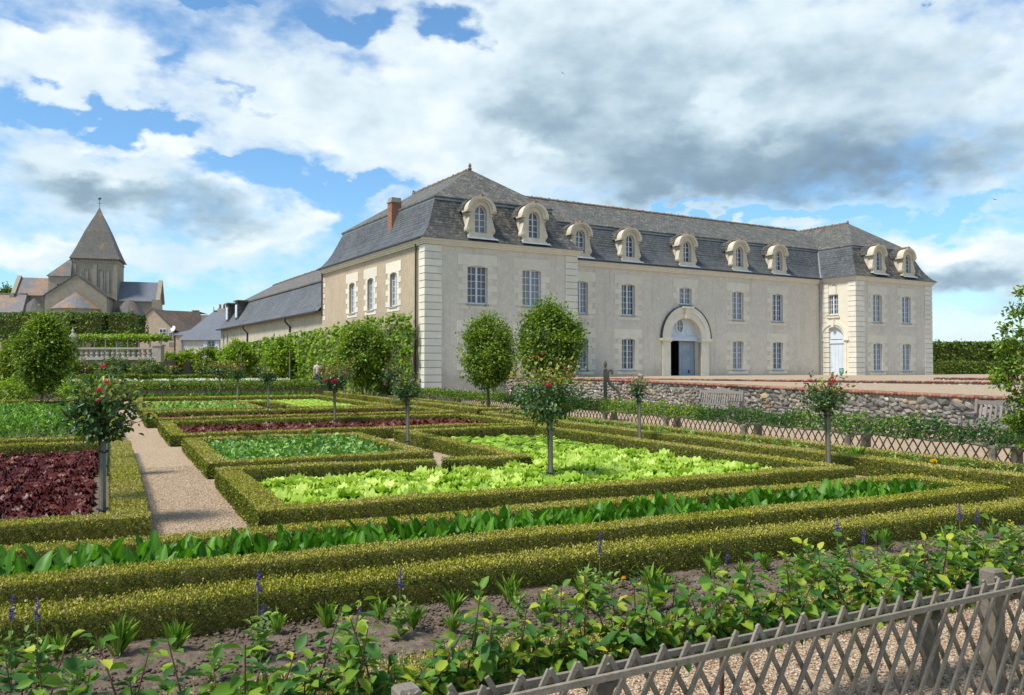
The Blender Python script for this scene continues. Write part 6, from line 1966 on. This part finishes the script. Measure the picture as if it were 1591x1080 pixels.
# ================================================================== LATTICE FENCES
def lattice_far(b_or_a, c0, c1, along, hgt, label, sp=.20, wd=.024, panel=3.2, rail=None, mat='dark_lattice'):
    t = thing('lattice_fence', label, 'fence', (0, 0, 0))
    def pt(c, off, z): return G(b_or_a + off, c, z) if along == 'b' else G(c, b_or_a + off, z)
    c = c0
    while c < c1 - .1:
        ce = min(c + panel, c1)
        m = MB()
        dx = hgt * .62
        k = c - dx
        while k < ce:
            for sg, off in ((1, 0.0), (-1, .014)):
                s0, s1 = (k, k + dx) if sg > 0 else (k + dx, k)
                # clip to the panel
                t0 = max(0, (c - s0) / (s1 - s0) if sg > 0 else (ce - s0) / (s1 - s0)); t1 = min(1, (ce - s0) / (s1 - s0) if sg > 0 else (c - s0) / (s1 - s0))
                if t1 - t0 > .03:
                    m.bar(pt(s0 + (s1 - s0) * t0, off, .02 + hgt * t0), pt(s0 + (s1 - s0) * t1, off, .02 + hgt * t1), wd, .012, (GC, GS, 0) if along == 'b' else (-GS, GC, 0))
            k += sp
        tag(m.build('lattice_panel', MAT[mat], t, uv=False, fix=False), kind='stuff')
        m = MB(); m.bar(pt(c, -.016, hgt), pt(ce, -.016, hgt), .03, .018, (GC, GS, 0) if along == 'b' else (-GS, GC, 0)); m.build('rail', MAT[mat], t, uv=False)
        p = pt(c, .08, 0)
        m = MB(); m.box(-.07, .07, -.07, .07, 0, hgt + .06); m.build('post', MAT['grey_wood'], t, loc=p, rot=(0, 0, GA))
        c = ce
    return t
lattice_far(14.1, 6.0, 52, 'b', .62, 'long dark lattice fence with low apple branches along the right hand gravel walk')
lattice_far(52.2, -4.5, 14.0, 'a', .92, 'grey lattice fence crossing the far end of the garden', .24, .042, mat='grey_wood')
def cordon(a, b, dirv, half, zarm, label, n, ls, spread, ztop, group):
    o = G(a, b, 0)
    t = thing('apple_cordon', label, 'apple tree', o, GA if dirv == 'a' else GA + math.pi / 2, group)
    m = MB()
    m.tube([(0, 0, 0), (.02, .01, zarm * .5), (0, 0, zarm * .85)], [.085, .065, .075], 7)
    for s in (-1, 1):
        m.tube([(0, 0, zarm * .78), (s * .14, 0, zarm * .98), (s * half * .4, .02, zarm + .03), (s * half * .75, -.02, zarm - .01), (s * half, 0, zarm + .02)], [.06, .045, .036, .03, .018], 6)
    m.build('trunk', MAT['apple_bark'], t, uv=False)
    x = rng.uniform(-half, half, n); z = zarm + .0 + (ztop - zarm) * rng.random(n) ** 1.1 * np.array([.75 + .4 * mnoise.noise((v * 3 + a, b, 0)) for v in x]); y = rng.normal(0, spread, n)
    P = np.stack([x, y, z], 1)
    g = Geo(); Ls = ls * rng.uniform(.7, 1.3, n)
    g.leaves(P, unit(n) + np.array([0, 0, .1]), unit(n) * .6 + np.array([0, -.2, .8]), Ls, Ls * .58, np.clip(rng.random(n) * .7 + .25 * (z - zarm) / (ztop - zarm), 0, 1), .15, LEAF6 if ls < .08 else LEAF4)
    tag(link('foliage', g.mesh('foliage', MAT['apple_leaf' if ls < .08 else 'pear_leaf']), t), kind='stuff')
    return t
bb_ = 9.4; i = 0
while bb_ < 51:
    d = math.hypot(13.85, bb_)
    lab = 'low spreading apple trained along the right lattice fence'
    if i == 0: lab = 'low apple with a thick forked trunk nearest the right hand bench'
    elif i == 1: lab = 'low trained apple along the lattice right of the crimson rose'
    elif i == 2: lab = 'low trained apple along the lattice in front of the middle bench'
    elif i == 4: lab = 'low trained apple beside the carved wooden post'
    cordon(13.85, bb_, 'b', 1.65, .36, lab, int(1900 if i < 6 else 1100), .062 if i < 5 else .088, .15, .84, 'low apples along the right lattice fence')
    bb_ += 3.15; i += 1
for i, a in enumerate(np.arange(-3.0, 13.5, 3.0)):
    cordon(a, 51.9, 'a', 1.55, .45, 'low bushy apple trained along the far cross fence', 2200, .11, .20, 1.02, 'low apples along the far cross fence')
# -- foreground lattice: every lath is a part
FB = 2.54
nf = thing('lattice_fence', 'weathered grey lattice fence with pointed lath ends in the lower right foreground', 'fence', G(0, FB, 0), GA + R(2.7))
zr_, zt2 = .580, .640
dx = zt2 * .60
def lath(k, sg, off):
    m = MB()
    m.bar((0, 0, -.02), (sg * dx, 0, zt2), .0185, .012, (0, 1, 0))
    return m.mesh('lath', MAT['grey_wood'], uv=False)
LF, LBk = lath(0, 1, 0), lath(0, -1, 0)
k = -.75
while k < 7.4:
    link('lath', LF, nf, (k + rng.uniform(-.006, .006), -.012, rng.uniform(-.012, .012)), (0, rng.uniform(-.012, .012), 0))
    link('lath', LBk, nf, (k + dx + .02 + rng.uniform(-.006, .006), .010, rng.uniform(-.012, .012)), (0, rng.uniform(-.012, .012), 0))
    k += .126
for off, zo in ((-.032, 0), (.030, .012)):
    for s in range(3):
        x0_, x1_ = -.8 + s * 2.75, -.8 + s * 2.75 + 2.745
        m = MB(); m.bar((x0_, off, zr_ + zo + rng.uniform(-.003, .003)), (x1_, off, zr_ + zo + rng.uniform(-.003, .003)), .024, .018, (0, 1, 0)); m.build('rail', MAT['grey_wood'], nf, uv=False)
for x_, zt_p, w_ in ((.92, .625, .040), (4.2, .645, .042), (6.9, .65, .042)):
    m = MB(); m.box(-w_, w_, -w_, w_, -.05, zt_p - .012); m.add([(-w_, -w_, zt_p - .012), (w_, -w_, zt_p - .012), (w_, w_, zt_p - .012), (-w_, w_, zt_p - .012), (-w_ * .8, -w_ * .8, zt_p), (w_ * .8, -w_ * .8, zt_p), (w_ * .8, w_ * .8, zt_p), (-w_ * .8, w_ * .8, zt_p)], [(0, 1, 5, 4), (1, 2, 6, 5), (2, 3, 7, 6), (3, 0, 4, 7), (4, 5, 6, 7)])
    m.build('post', MAT['grey_wood'], nf, loc=(x_, .125, 0))
m = MB(); m.tube([(2.27, .07, -.02), (2.275, .07, .56)], .011, 6); m.build('iron_stake', simple('rusty stake', (.10, .045, .03), .85, .2, .3, 20), nf, uv=False)

# ================================================================== FOREGROUND APPLES: each leaf an object
def apple_leaf(seed):
    r = np.random.default_rng(seed)
    n, k = 4, 2
    L, Wd = .075, .046
    V = []
    for i in range(n + 1):
        t = i / n
        w = Wd / 2 * math.sin(math.pi * (t ** .85) * .96 + .04) ** .8
        z = -.018 * t * t * r.uniform(.5, 1.6)
        for j in range(k + 1):
            s = j - 1
            V.append((L * t, s * w, z + abs(s) * w * r.uniform(.25, .5) + .003 * math.sin(t * 11 + s * 2)))
    idx = np.arange((n + 1) * (k + 1)).reshape(n + 1, k + 1)
    F = np.stack([idx[:-1, :-1], idx[1:, :-1], idx[1:, 1:], idx[:-1, 1:]], -1).reshape(-1, 4)
    return np.array(V), F
ALM = []
for s, ti in enumerate((.22, .36, .5, .62, .78, .95)):
    V, F = apple_leaf(s)
    ALM.append(np_mesh('leaf', V, [F], MAT['apple_leaf'], np.full(len(V), ti), True))
def near_apple(a, label, nsh, seed, half=1.02, amp=1.0):
    r = np.random.default_rng(seed)
    b = 3.08
    o = G(a, b, 0)
    t = thing('apple_cordon', label, 'apple tree', o, GA, 'low trained apples behind the foreground lattice')
    m = MB()
    m.tube([(0, 0, -.02), (.03, .01, .12), (-.02, 0, .26), (0, 0, .36)], [.055, .045, .05, .052], 8)
    for s in (-1, 1):
        m.tube([(0, 0, .33), (s * .12, .01, .40), (s * half * .4, .03, .42), (s * half * .7, -.02, .40), (s * half, .01, .42)], [.042, .034, .028, .024, .015], 7)
    m.build('trunk', MAT['apple_bark'], t, uv=False)
    sh_ = MB(); lv = []
    for i in range(nsh):
        x = -half + 2 * half * (i + r.uniform(.1, .9)) / nsh
        y = r.uniform(-.05, .06)
        h = r.uniform(.06, .42) * amp
        lean = Vector((r.uniform(-.35, .35), r.uniform(-.6, .55), 1)).normalized()
        p0 = Vector((x, y, .41)); p1 = p0 + lean * h * .5 + Vector((r.uniform(-.02, .02), 0, 0)); p2 = p0 + lean * h + Vector((0, 0, .01))
        sh_.tube([p0, p1, p2], [.0045, .0036, .0022], 5, False)
        nl = int(7 + h * 40)
        for j in range(nl):
            f = (j + .6) / nl
            q = p0.lerp(p2, f)
            an = j * 2.4 + r.uniform(-.5, .5)
            el = r.uniform(-.65, .35) + .7 * (f > .85)
            T_ = Vector((math.cos(an) * math.cos(el), math.sin(an) * math.cos(el), math.sin(el)))
            N_ = Vector((0, 0, 1)) + Vector(r.normal(0, .35, 3))
            s = r.uniform(.65, 1.25) * (1.0 if f < .85 else .7)
            young = f > .80 and r.random() < .55
            me = ALM[r.integers(4, 6)] if young else ALM[r.integers(0, 4)]
            lv.append((me, q + T_ * .012, frame_euler(T_, N_), s, T_, N_))
    r.shuffle(lv)
    for me, q, e, s, T_, N_ in lv[:300]: link('leaf', me, t, q, e, (s, s, s))
    if len(lv) > 300:
        w_ = lv[300:]; g = Geo(); k_ = np.array([x[3] for x in w_])
        g.leaves(np.array([x[1][:] for x in w_]), np.array([x[4][:] for x in w_]), np.array([x[5][:] for x in w_]), .075 * k_, .046 * k_, r.random(len(w_)) * .75, .14, LEAF6)
        tag(link('foliage', g.mesh('foliage', MAT['apple_leaf']), t), kind='stuff')
    tag(sh_.build('shoots', MAT['red_twig'], t, uv=False, fix=False), kind='stuff')
near_apple(-.15, 'foreground trained apple in the lower left corner with yellowish young tips', 60, 1)
near_apple(1.93, 'foreground trained apple behind the middle of the lattice', 74, 2)
near_apple(3.98, 'foreground trained apple beside the tall fence post', 72, 3)
near_apple(6.05, 'trained apple at the right edge behind the lattice', 62, 4)

# ================================================================== SMALL FLOWERS AND HERBS
def herb_geo(seed, h, n, L, W, up=.5):
    r = np.random.default_rng(seed); g = Geo()
    st = MB()
    for k in range(3):
        e = Vector((r.uniform(-.05, .05), r.uniform(-.05, .05), h * r.uniform(.7, 1)))
        for j in range(n):
            f = (j + .5) / n
            an = (j % 2) * math.pi + j // 2 * 1.57 + r.uniform(-.3, .3)
            T_ = np.array([[math.cos(an), math.sin(an), up]])
            g.leaves(np.array([e * f]), T_, np.array([[0, 0, 1.]]) + r.normal(0, .2, (1, 3)), np.array([L * (1.1 - .5 * f)]), np.array([W * (1.1 - .5 * f)]), r.random(1), .15, LEAF6)
    return g
HERB = [herb_geo(s, .17, 12, .06, .026).mesh('leaves', MAT['herb']) for s in range(4)]
def tuft_geo(seed, h=.13, n=26):
    r = np.random.default_rng(seed); g = Geo()
    an = r.uniform(0, 6.28, n); el = r.uniform(.75, 1.5, n)
    T_ = np.stack([np.cos(an) * np.cos(el), np.sin(an) * np.cos(el), np.sin(el)], 1)
    N_ = np.stack([-np.cos(an) * np.sin(el), -np.sin(an) * np.sin(el), np.cos(el)], 1)
    P = np.stack([np.cos(an), np.sin(an), 0 * an], 1) * r.uniform(0, .018, (n, 1)) + np.array([0, 0, .0]) + np.stack([0 * an, 0 * an, r.uniform(0, .05, n)], 1)
    Ls = h * r.uniform(.6, 1.1, n)
    g.leaves(P, T_, N_, Ls, Ls * .17, r.random(n), .08, LEAF6)
    return g
TUFT = [tuft_geo(s).mesh('leafy_tuft', MAT['tuft']) for s in range(4)]
SPK = []
for s in range(3):
    r = np.random.default_rng(s + 9); g = Geo(); n = 60
    zf = np.repeat(np.linspace(0, 1, 10), 6) + r.normal(0, .015, n)
    an = r.uniform(0, 6.28, n)
    T_ = np.stack([np.cos(an), np.sin(an), np.full(n, .5)], 1)
    g.leaves(np.stack([0 * an, 0 * an, zf * .085], 1), T_, unit(n), .011 * (1.15 - .7 * zf), .008, r.random(n), .2)
    SPK.append(g.mesh('flower_spike', MAT['violet_petal']))
def salvia(a, b, h, label, gz=.03):
    t = thing('salvia', label, 'salvia', G(a, b, gz), rng.uniform(0, 6.28), 'violet salvias in the flower bed')
    h -= gz
    m = MB(); m.tube([(0, 0, 0), (.006, .004, h * .5), (0, 0, h - .06)], [.0035, .003, .0025], 5); m.build('stem', MAT['green_stem'], t, uv=False)
    link('flower_spike', SPK[rng.integers(3)], t, (0, 0, h - .12), None, (1.8, 1.8, 1.4))
    k = min(1.6, h / .3)
    link('leaves', HERB[rng.integers(4)], t, (0, 0, 0), None, (k, k, k * 1.1))['kind'] = 'stuff'
SAL = [(-0.45, 5.1, 0.5, 'tall violet salvia at the left edge, left of a pair'), (-0.33, 5.0, 0.51, 'tall violet salvia at the left edge, right of a pair'), (0.77, 4.9, 0.55, 'violet salvia leaning before the near hedge, left of centre'), (0.81, 5.0, 0.33, 'short violet salvia beside the leaning one'), (1.61, 4.9, 0.48, 'violet salvia standing clear before the near hedge below the chard'),
       (1.47, 5.3, 0.18, 'tiny violet salvia low on the soil near the hedge'), (2.98, 4.8, 0.58, 'tall violet salvia rising above the near hedge at centre'), (4.4, 5.2, 0.25, 'small violet salvia right of centre'), (5.06, 4.7, 0.54, 'tallest of the violet salvias right of centre'), (5.57, 4.9, 0.39, 'violet salvia just right of the tallest one'), (6.14, 5.2, 0.18, 'tiny violet salvia at right'), (6.47, 4.7, 0.54, 'tall violet salvia near the right edge'), (6.98, 4.9, 0.44, 'violet salvia farthest to the right'), (4.75, 5.3, 0.14, 'budding violet salvia close to the soil')]
for a, b, h, lab in SAL: salvia(a, b, h, lab)
TF = [(r_[0], r_[1]) for r_ in np.random.default_rng(5).uniform((2.2, 4.6), (9.0, 5.2), (14, 2))] + [(0.06, 5.35), (0.36, 5.3), (-0.25, 5.4), (0.96, 5.35), (1.27, 5.35), (1.62, 5.35), (2.54, 5.3), (3.11, 5.25), (3.68, 5.2), (4.29, 5.25), (4.55, 5.2), (4.87, 5.3), (7.4, 5.45), (7.2, 5.3), (1.75, 5.05), (1.95, 4.9), (5.63, 5.2), (6.34, 5.35), (7.78, 5.3), (2.1, 5.25), (3.4, 4.75), (2.75, 4.7), (5.9, 4.8), (6.7, 4.7), (4.1, 4.7), (8.2, 5.0), (8.7, 5.3)]
for i, (a, b) in enumerate(TF):
    s = rng.uniform(.85, 1.35)
    tag(link('leafy_tuft', TUFT[i % 4], None, G(a, b, .025), (0, 0, rng.uniform(0, 6)), (s, s, s * rng.uniform(.9, 1.2))), 'upright bright green tuft of narrow leaves on the bare soil', 'flower plant', 'leafy tufts in the near bed')
HB = [(r_[0], r_[1]) for r_ in np.random.default_rng(6).uniform((4.6, 4.35), (9.0, 4.8), (18, 2))] + [(4.9, 4.75), (5.35, 4.6), (5.8, 4.55), (6.3, 4.6), (6.9, 4.6), (7.4, 4.7), (8.0, 4.7), (-.6, 4.8), (-.15, 4.75), (.5, 4.7), (2.98, 4.95), (3.0, 5.0), (2.3, 4.65), (3.9, 4.65), (4.5, 4.6), (7.0, 5.1), (7.6, 5.0), (1.2, 4.6)]
for i, (a, b) in enumerate(HB):
    s = rng.uniform(1.0, 1.8)
    o = tag(link('herb_plant', HERB[i % 4], None, G(a, b, .025), (0, 0, rng.uniform(0, 6)), (s, s, s * 1.2)), 'pale green leafy herb with paired leaves in the near bed', 'flower plant', 'pale herbs in the near bed')
VAR = [herb_geo(30 + s, .15, 14, .05, .032, .3).mesh('variegated_plant', MAT['variegated']) for s in range(2)]
for i, (a, b, lab) in enumerate(((2.71, 5.02, 'yellow variegated plant on the soil at centre'), (5.23, 5.1, 'yellow variegated plant right of the tall salvias'), (8.01, 5.27, 'yellow variegated plant at the right edge of the near bed'))):
    tag(link('variegated_plant', VAR[i % 2], None, G(a, b, .02), (0, 0, i), (1.3, 1.3, 1.3)), lab, 'flower plant')
MG = petals('yellow_petal', 'marigold_bloom', 3, .022)
for a, b, lab in ((2.36, 5.45, 'yellow marigold close under the near hedge'), (2.27, 5.07, 'yellow marigold in the middle of the bare soil'), (3.52, 5.35, 'orange yellow marigold beside a green tuft'), (5.1, 5.3, 'yellow marigold under the tall salvias')):
    t = thing('marigold', lab, 'marigold', G(a, b, .03), 0)
    m = MB(); m.tube([(0, 0, 0), (.004, 0, .075)], .0025, 4); m.build('stem', MAT['green_stem'], t, uv=False)
    link('bloom', MG, t, (.004, 0, .08), (R(-25), 0, GA)); 
    link('leaves', HERB[0], t, (0, 0, 0), None, (.4, .4, .4))['kind'] = 'stuff'
# plants in the strip between the right hand hedges
i = 0
for b in np.arange(7.4, 24, .42):
    a = 11.65 + rng.uniform(-.45, .45); s = rng.uniform(1.5, 2.3)
    me = TUFT[i % 4] if i % 3 else HERB[i % 4]
    tag(link('leafy_tuft' if i % 3 else 'herb_plant', me, None, G(a, b, .01), (0, 0, rng.uniform(0, 6)), (s * 1.2, s * 1.2, s)), 'small green bedding plant in the strip between the right hand hedges', 'flower plant', 'bedding plants between the right hedges'); i += 1
for b in np.arange(7.6, 46, .30):
    a = (11.65 if b < 24 else 12.45) + rng.uniform(-.4, .4); s = rng.uniform(1.3, 2.1)
    if 24 < b < 27: continue
    tag(link('herb_plant', HERB[i % 4], None, G(a, b, .01), (0, 0, rng.uniform(0, 6)), (s, s, s)), 'low pale green herb in the strip between the right hand hedges', 'flower plant', 'herbs between the right hedges'); i += 1
for a, b, lab in ((11.75, 15.2, 'bright yellow leaved plant between the right hand hedges, below the middle bench'), (11.5, 20.3, 'yellow leaved plant far along the strip between the right hedges'), (11.7, 11.8, 'small yellow plant right of the crimson rose'), (11.8, 9.0, 'yellow plant close to the narrow pear tree'), (12.4, 31.5, 'yellow leaved plant near the oval trees')):
    g_ = petals('yellow_petal', 'flower_head', 5, .06)
    t = thing('yellow_plant', lab, 'flower plant', G(a, b, 0))
    link('leaves', VAR[0], t, (0, 0, 0), None, (1.1, 1.1, 1.2))['kind'] = 'stuff'
    link('flower_head', g_, t, (0, 0, .22))

# ================================================================== BENCHES, CARVED POST, PERSON, BIRDS
def bench(a, b0, b1, label):
    L = b1 - b0
    t = thing('garden_bench', label, 'bench', G(a, (b0 + b1) / 2, 0), GA + math.pi / 2, 'wooden benches by the stone wall')
    # local x along the bench, +y towards the garden
    wd = MAT['bench_wood']
    h = L / 2
    for s in (-1, 1):
        MB().bar((s * (h - .05), -.02, 0), (s * (h - .05), -.16, .98), .07, .07, (0, 1, 0)).build('back_leg', wd, t)
        MB().box(s * (h - .05) - .035, s * (h - .05) + .035, .42, .49, 0, .62).build('front_leg', wd, t)
        m = MB(); m.bar((s * (h - .05), -.10, .64), (s * (h - .05), .2, .63), .08, .04); m.bar((s * (h - .05), .2, .63), (s * (h - .05), .52, .66), .08, .045); m.build('armrest', wd, t)
        MB().bar((s * (h - .05), -.05, .36), (s * (h - .05), .45, .36), .04, .07).build('side_rail', wd, t)
    n = 12
    m = MB()
    for k in range(n):
        x0_, x1_ = -h + .09 + (2 * h - .18) * k / n, -h + .09 + (2 * h - .18) * (k + 1) / n
        r0, r1 = [.09 * math.sin(math.pi * max(0, min(1, (k + j) / n * 1.5 - .25))) ** 1.5 for j in (0, 1)]
        m.add([(x0_, -.17, .86), (x1_, -.17, .86), (x1_, -.17, .95 + r1), (x0_, -.17, .95 + r0), (x0_, -.12, .86), (x1_, -.12, .86), (x1_, -.12, .95 + r1), (x0_, -.12, .95 + r0)], [(0, 1, 2, 3), (4, 7, 6, 5), (3, 2, 6, 7), (0, 4, 5, 1)])
    m.build('top_rail', wd, t)
    MB().box(-h + .09, h - .09, -.09, -.04, .47, .53).build('lower_rail', wd, t)
    ns = 17
    sl = MB().bar((0, -.065, .53), (0, -.142, .87), .055, .022, (0, 1, 0)).mesh('back_slat', wd)
    for k in range(ns): link('back_slat', sl, t, (-h + .17 + (2 * h - .34) * k / (ns - 1), 0, 0))
    st = MB().box(-h + .09, h - .09, 0, .075, .40, .425).mesh('seat_slat', wd)
    for k in range(5): link('seat_slat', st, t, (0, -.03 + k * .098, 0))
    MB().box(-h + .09, h - .09, .455, .49, .32, .40).build('apron', wd, t)
    return t
bench(18.15, 20.75, 22.95, 'grey slatted bench with an arched back in the middle of the stone wall')
bench(18.15, 10.55, 12.85, 'brownish slatted bench at the right edge partly behind the narrow pear tree')
cp = thing('carved_post', 'old grey carved wooden post with a scroll bracket and acorn finial by the stone wall', 'post', G(14.55, 23.1, 0), 0)
m = MB(); m.box(-.055, .055, -.055, .055, 0, 1.62); m.build('post', MAT['carved_wood'], cp)
m = MB(); m.lathe([(.04, 1.62), (.065, 1.64), (.06, 1.68), (.03, 1.71), (.05, 1.76), (.058, 1.84), (.04, 1.92), (.012, 1.96)], 10); m.build('finial', MAT['carved_wood'], cp, uv=False)
m = MB()
sc = [(.20, 1.50), (.235, 1.56), (.20, 1.635), (.13, 1.64), (.075, 1.57), (.07, 1.44), (.10, 1.30), (.16, 1.18), (.26, 1.09), (.37, 1.00), (.45, .88), (.465, .74), (.42, .64), (.345, .66), (.325, .75), (.37, .80)]
pts = []
for k in range(len(sc) - 1):
    for s in (0, .5): pts.append((sc[k][0] * (1 - s) + sc[k + 1][0] * s, sc[k][1] * (1 - s) + sc[k + 1][1] * s))
m.tube([(x, 0, z) for x, z in pts], [.035 + .022 * math.sin(math.pi * min(1, k / 24)) for k in range(len(pts))], 8)
m.build('scroll_bracket', MAT['carved_wood'], cp, uv=False, smooth=True)
m = MB(); m.bar((.05, 0, 1.46), (.09, 0, 1.44), .06, .10); m.bar((.05, 0, .62), (.36, 0, .62), .06, .07); m.build('brace', MAT['carved_wood'], cp)
tag(MB().lathe([(.09, 0), (.10, .02), (.02, .12), (.10, .5), (.11, .56), (.09, .6)], 10).build('terracotta_ornament', MAT['brick'], None, uv=False, loc=G(AW + .2, 27.8, wall_top(27.8) - .35)), 'small round terracotta ornament standing on the wall top beside the carved post', 'ornament')
for a, b, h, lab in ((10.6, 55.5, 2.4, 'bare grey pole rising in front of the vines left of the oval tree'), (8.7, 64, 2.6, 'thin grey pole among the far vines')):
    m = MB(); m.tube([(0, 0, 0), (.01, 0, h)], [.05, .04], 6); tag(m.build('wooden_pole', MAT['grey_wood'], None, uv=False, loc=G(a, b, RZ)), lab, 'pole')
tag(MB().box(-.11, .11, -.11, .11, 0, .95).build('wooden_post', MAT['bark'], None, loc=G(-5.2, 50.3, 0)), 'short dark wooden post beside the wide path at far left', 'post')

pr = thing('person', 'person in a pale shirt and blue jeans standing before the vines', 'person', (at(494, 53.3), 53.3, RZ), R(20))
def skin(name, verts, edges, mat, parent=None, sub=2):
    me = bpy.data.meshes.new(name)
    me.from_pydata([v[:3] for v in verts], edges, [])
    o = link(name, me, parent)
    md = o.modifiers.new('skin', 'SKIN'); md.use_smooth_shade = True
    for i, v in enumerate(verts):
        r_ = v[3]
        me.skin_vertices[0].data[i].radius = (r_, r_ * (v[4] if len(v) > 4 else 1))
    me.skin_vertices[0].data[0].use_root = True
    o.modifiers.new('sub', 'SUBSURF').levels = sub
    o.modifiers['sub'].render_levels = sub
    me.materials.append(mat)
    return o
SKIN = simple('skin', (.52, .31, .21), .55, .35, .08, 8)
SHIRT = simple('pale shirt', (.62, .58, .52), .9, .15, .1, 9)
JEANS = simple('blue jeans', (.045, .085, .19), .9, .15, .2, 12)
bv = [(0, 0, .94, .13, .75), (0, 0, 1.15, .135, .72), (0, 0, 1.36, .15, .66), (0, 0, 1.46, .055), (0, -.01, 1.52, .058), (0, -.02, 1.585, .085, 1.15), (0, -.015, 1.66, .078, 1.15),
      (.18, 0, 1.40, .055), (.235, .01, 1.14, .043), (.225, -.08, .92, .034), (.22, -.11, .84, .036), (-.18, 0, 1.40, .055), (-.235, .01, 1.14, .043), (-.24, -.06, .90, .034), (-.235, -.09, .82, .036),
      (.09, 0, .86, .085), (.10, -.01, .48, .058), (.10, .02, .09, .042), (.11, -.12, .035, .036), (-.09, 0, .86, .085), (-.10, -.03, .48, .058), (-.10, .03, .09, .042), (-.11, -.11, .035, .036), (0, -.115, 1.585, .014)]
be = [(0, 1), (1, 2), (2, 3), (3, 4), (4, 5), (5, 6), (2, 7), (7, 8), (8, 9), (9, 10), (2, 11), (11, 12), (12, 13), (13, 14), (0, 15), (15, 16), (16, 17), (17, 18), (0, 19), (19, 20), (20, 21), (21, 22), (5, 23)]
skin('body', bv, be, SKIN, pr)
skin('shirt', [(0, 0, .93, .165, .78), (0, 0, 1.15, .155, .74), (0, 0, 1.36, .168, .68), (0, 0, 1.45, .075), (.185, 0, 1.40, .07), (.235, .01, 1.2, .062), (-.185, 0, 1.40, .07), (-.235, .01, 1.2, .062)], [(0, 1), (1, 2), (2, 3), (2, 4), (4, 5), (2, 6), (6, 7)], SHIRT, pr)
skin('jeans', [(0, 0, .96, .15, .78), (.095, 0, .84, .105), (.10, -.01, .48, .078), (.10, .02, .10, .068), (-.095, 0, .84, .105), (-.10, -.03, .48, .078), (-.10, .03, .10, .068)], [(0, 1), (1, 2), (2, 3), (0, 4), (4, 5), (5, 6)], JEANS, pr)
skin('hair', [(0, .0, 1.70, .085, 1.1), (0, .04, 1.63, .075, 1.1), (0, .06, 1.56, .05)], [(0, 1), (1, 2)], simple('grey hair', (.30, .27, .24), .8, .2, .2, 20), pr)
for s in (-1, 1):
    MB().lathe([(.003, -.008), (.011, 0), (.003, .008)], 6).build('eye', MAT['iron'], pr, uv=False, loc=(s * .032, -.118, 1.605))
    for k in range(5):
        x_ = s * .232 + (k - 2) * .014
        m = MB(); z0_ = .80 if s < 0 else .82
        if k == 4: m.tube([(s * .20, -.10, z0_ + .05), (s * .19, -.13, z0_ + .01), (s * .19, -.135, z0_ - .02)], [.011, .010, .008], 5)
        else: m.tube([(x_, -.10, z0_), (x_, -.115, z0_ - .045), (x_, -.105, z0_ - .085 + .01 * abs(k - 1.5))], [.011, .010, .007], 5)
        m.build('finger', SKIN, pr, uv=False)
for (u, v, d, s, rz, lab) in ((875, 110, 55, .16, .6, 'tiny dark bird flying high near the centre of the sky'), (1549, 309, 50, .30, -.5, 'small dark bird gliding low in the sky at right')):
    m = MB()
    m.tube([(0, -.5, 0), (0, -.25, .02), (0, .15, .0), (0, .5, -.02)], [.02, .10, .11, .02], 6)
    for s_ in (-1, 1):
        m.add([(s_ * .06, -.2, .02), (s_ * .6, -.25, .16), (s_ * 1.15, .1, .04), (s_ * .5, .12, .12), (s_ * .06, .18, .02), (s_ * .06, -.2, .0), (s_ * .6, -.25, .14), (s_ * 1.15, .1, .03), (s_ * .5, .12, .10), (s_ * .06, .18, .0)], [(0, 1, 2, 3, 4), (5, 9, 8, 7, 6), (0, 5, 6, 1), (3, 2, 7, 8)])
    m.add([(-.05, .4, 0), (.05, .4, 0), (.14, .8, 0), (-.14, .8, 0)], [(0, 1, 2, 3)])
    tag(m.build('bird', MAT['iron'], None, uv=False, loc=(at(u, d), d, zz(v, d)), rot=(.3, .35, rz), scale=(s, s, s)), lab, 'bird')
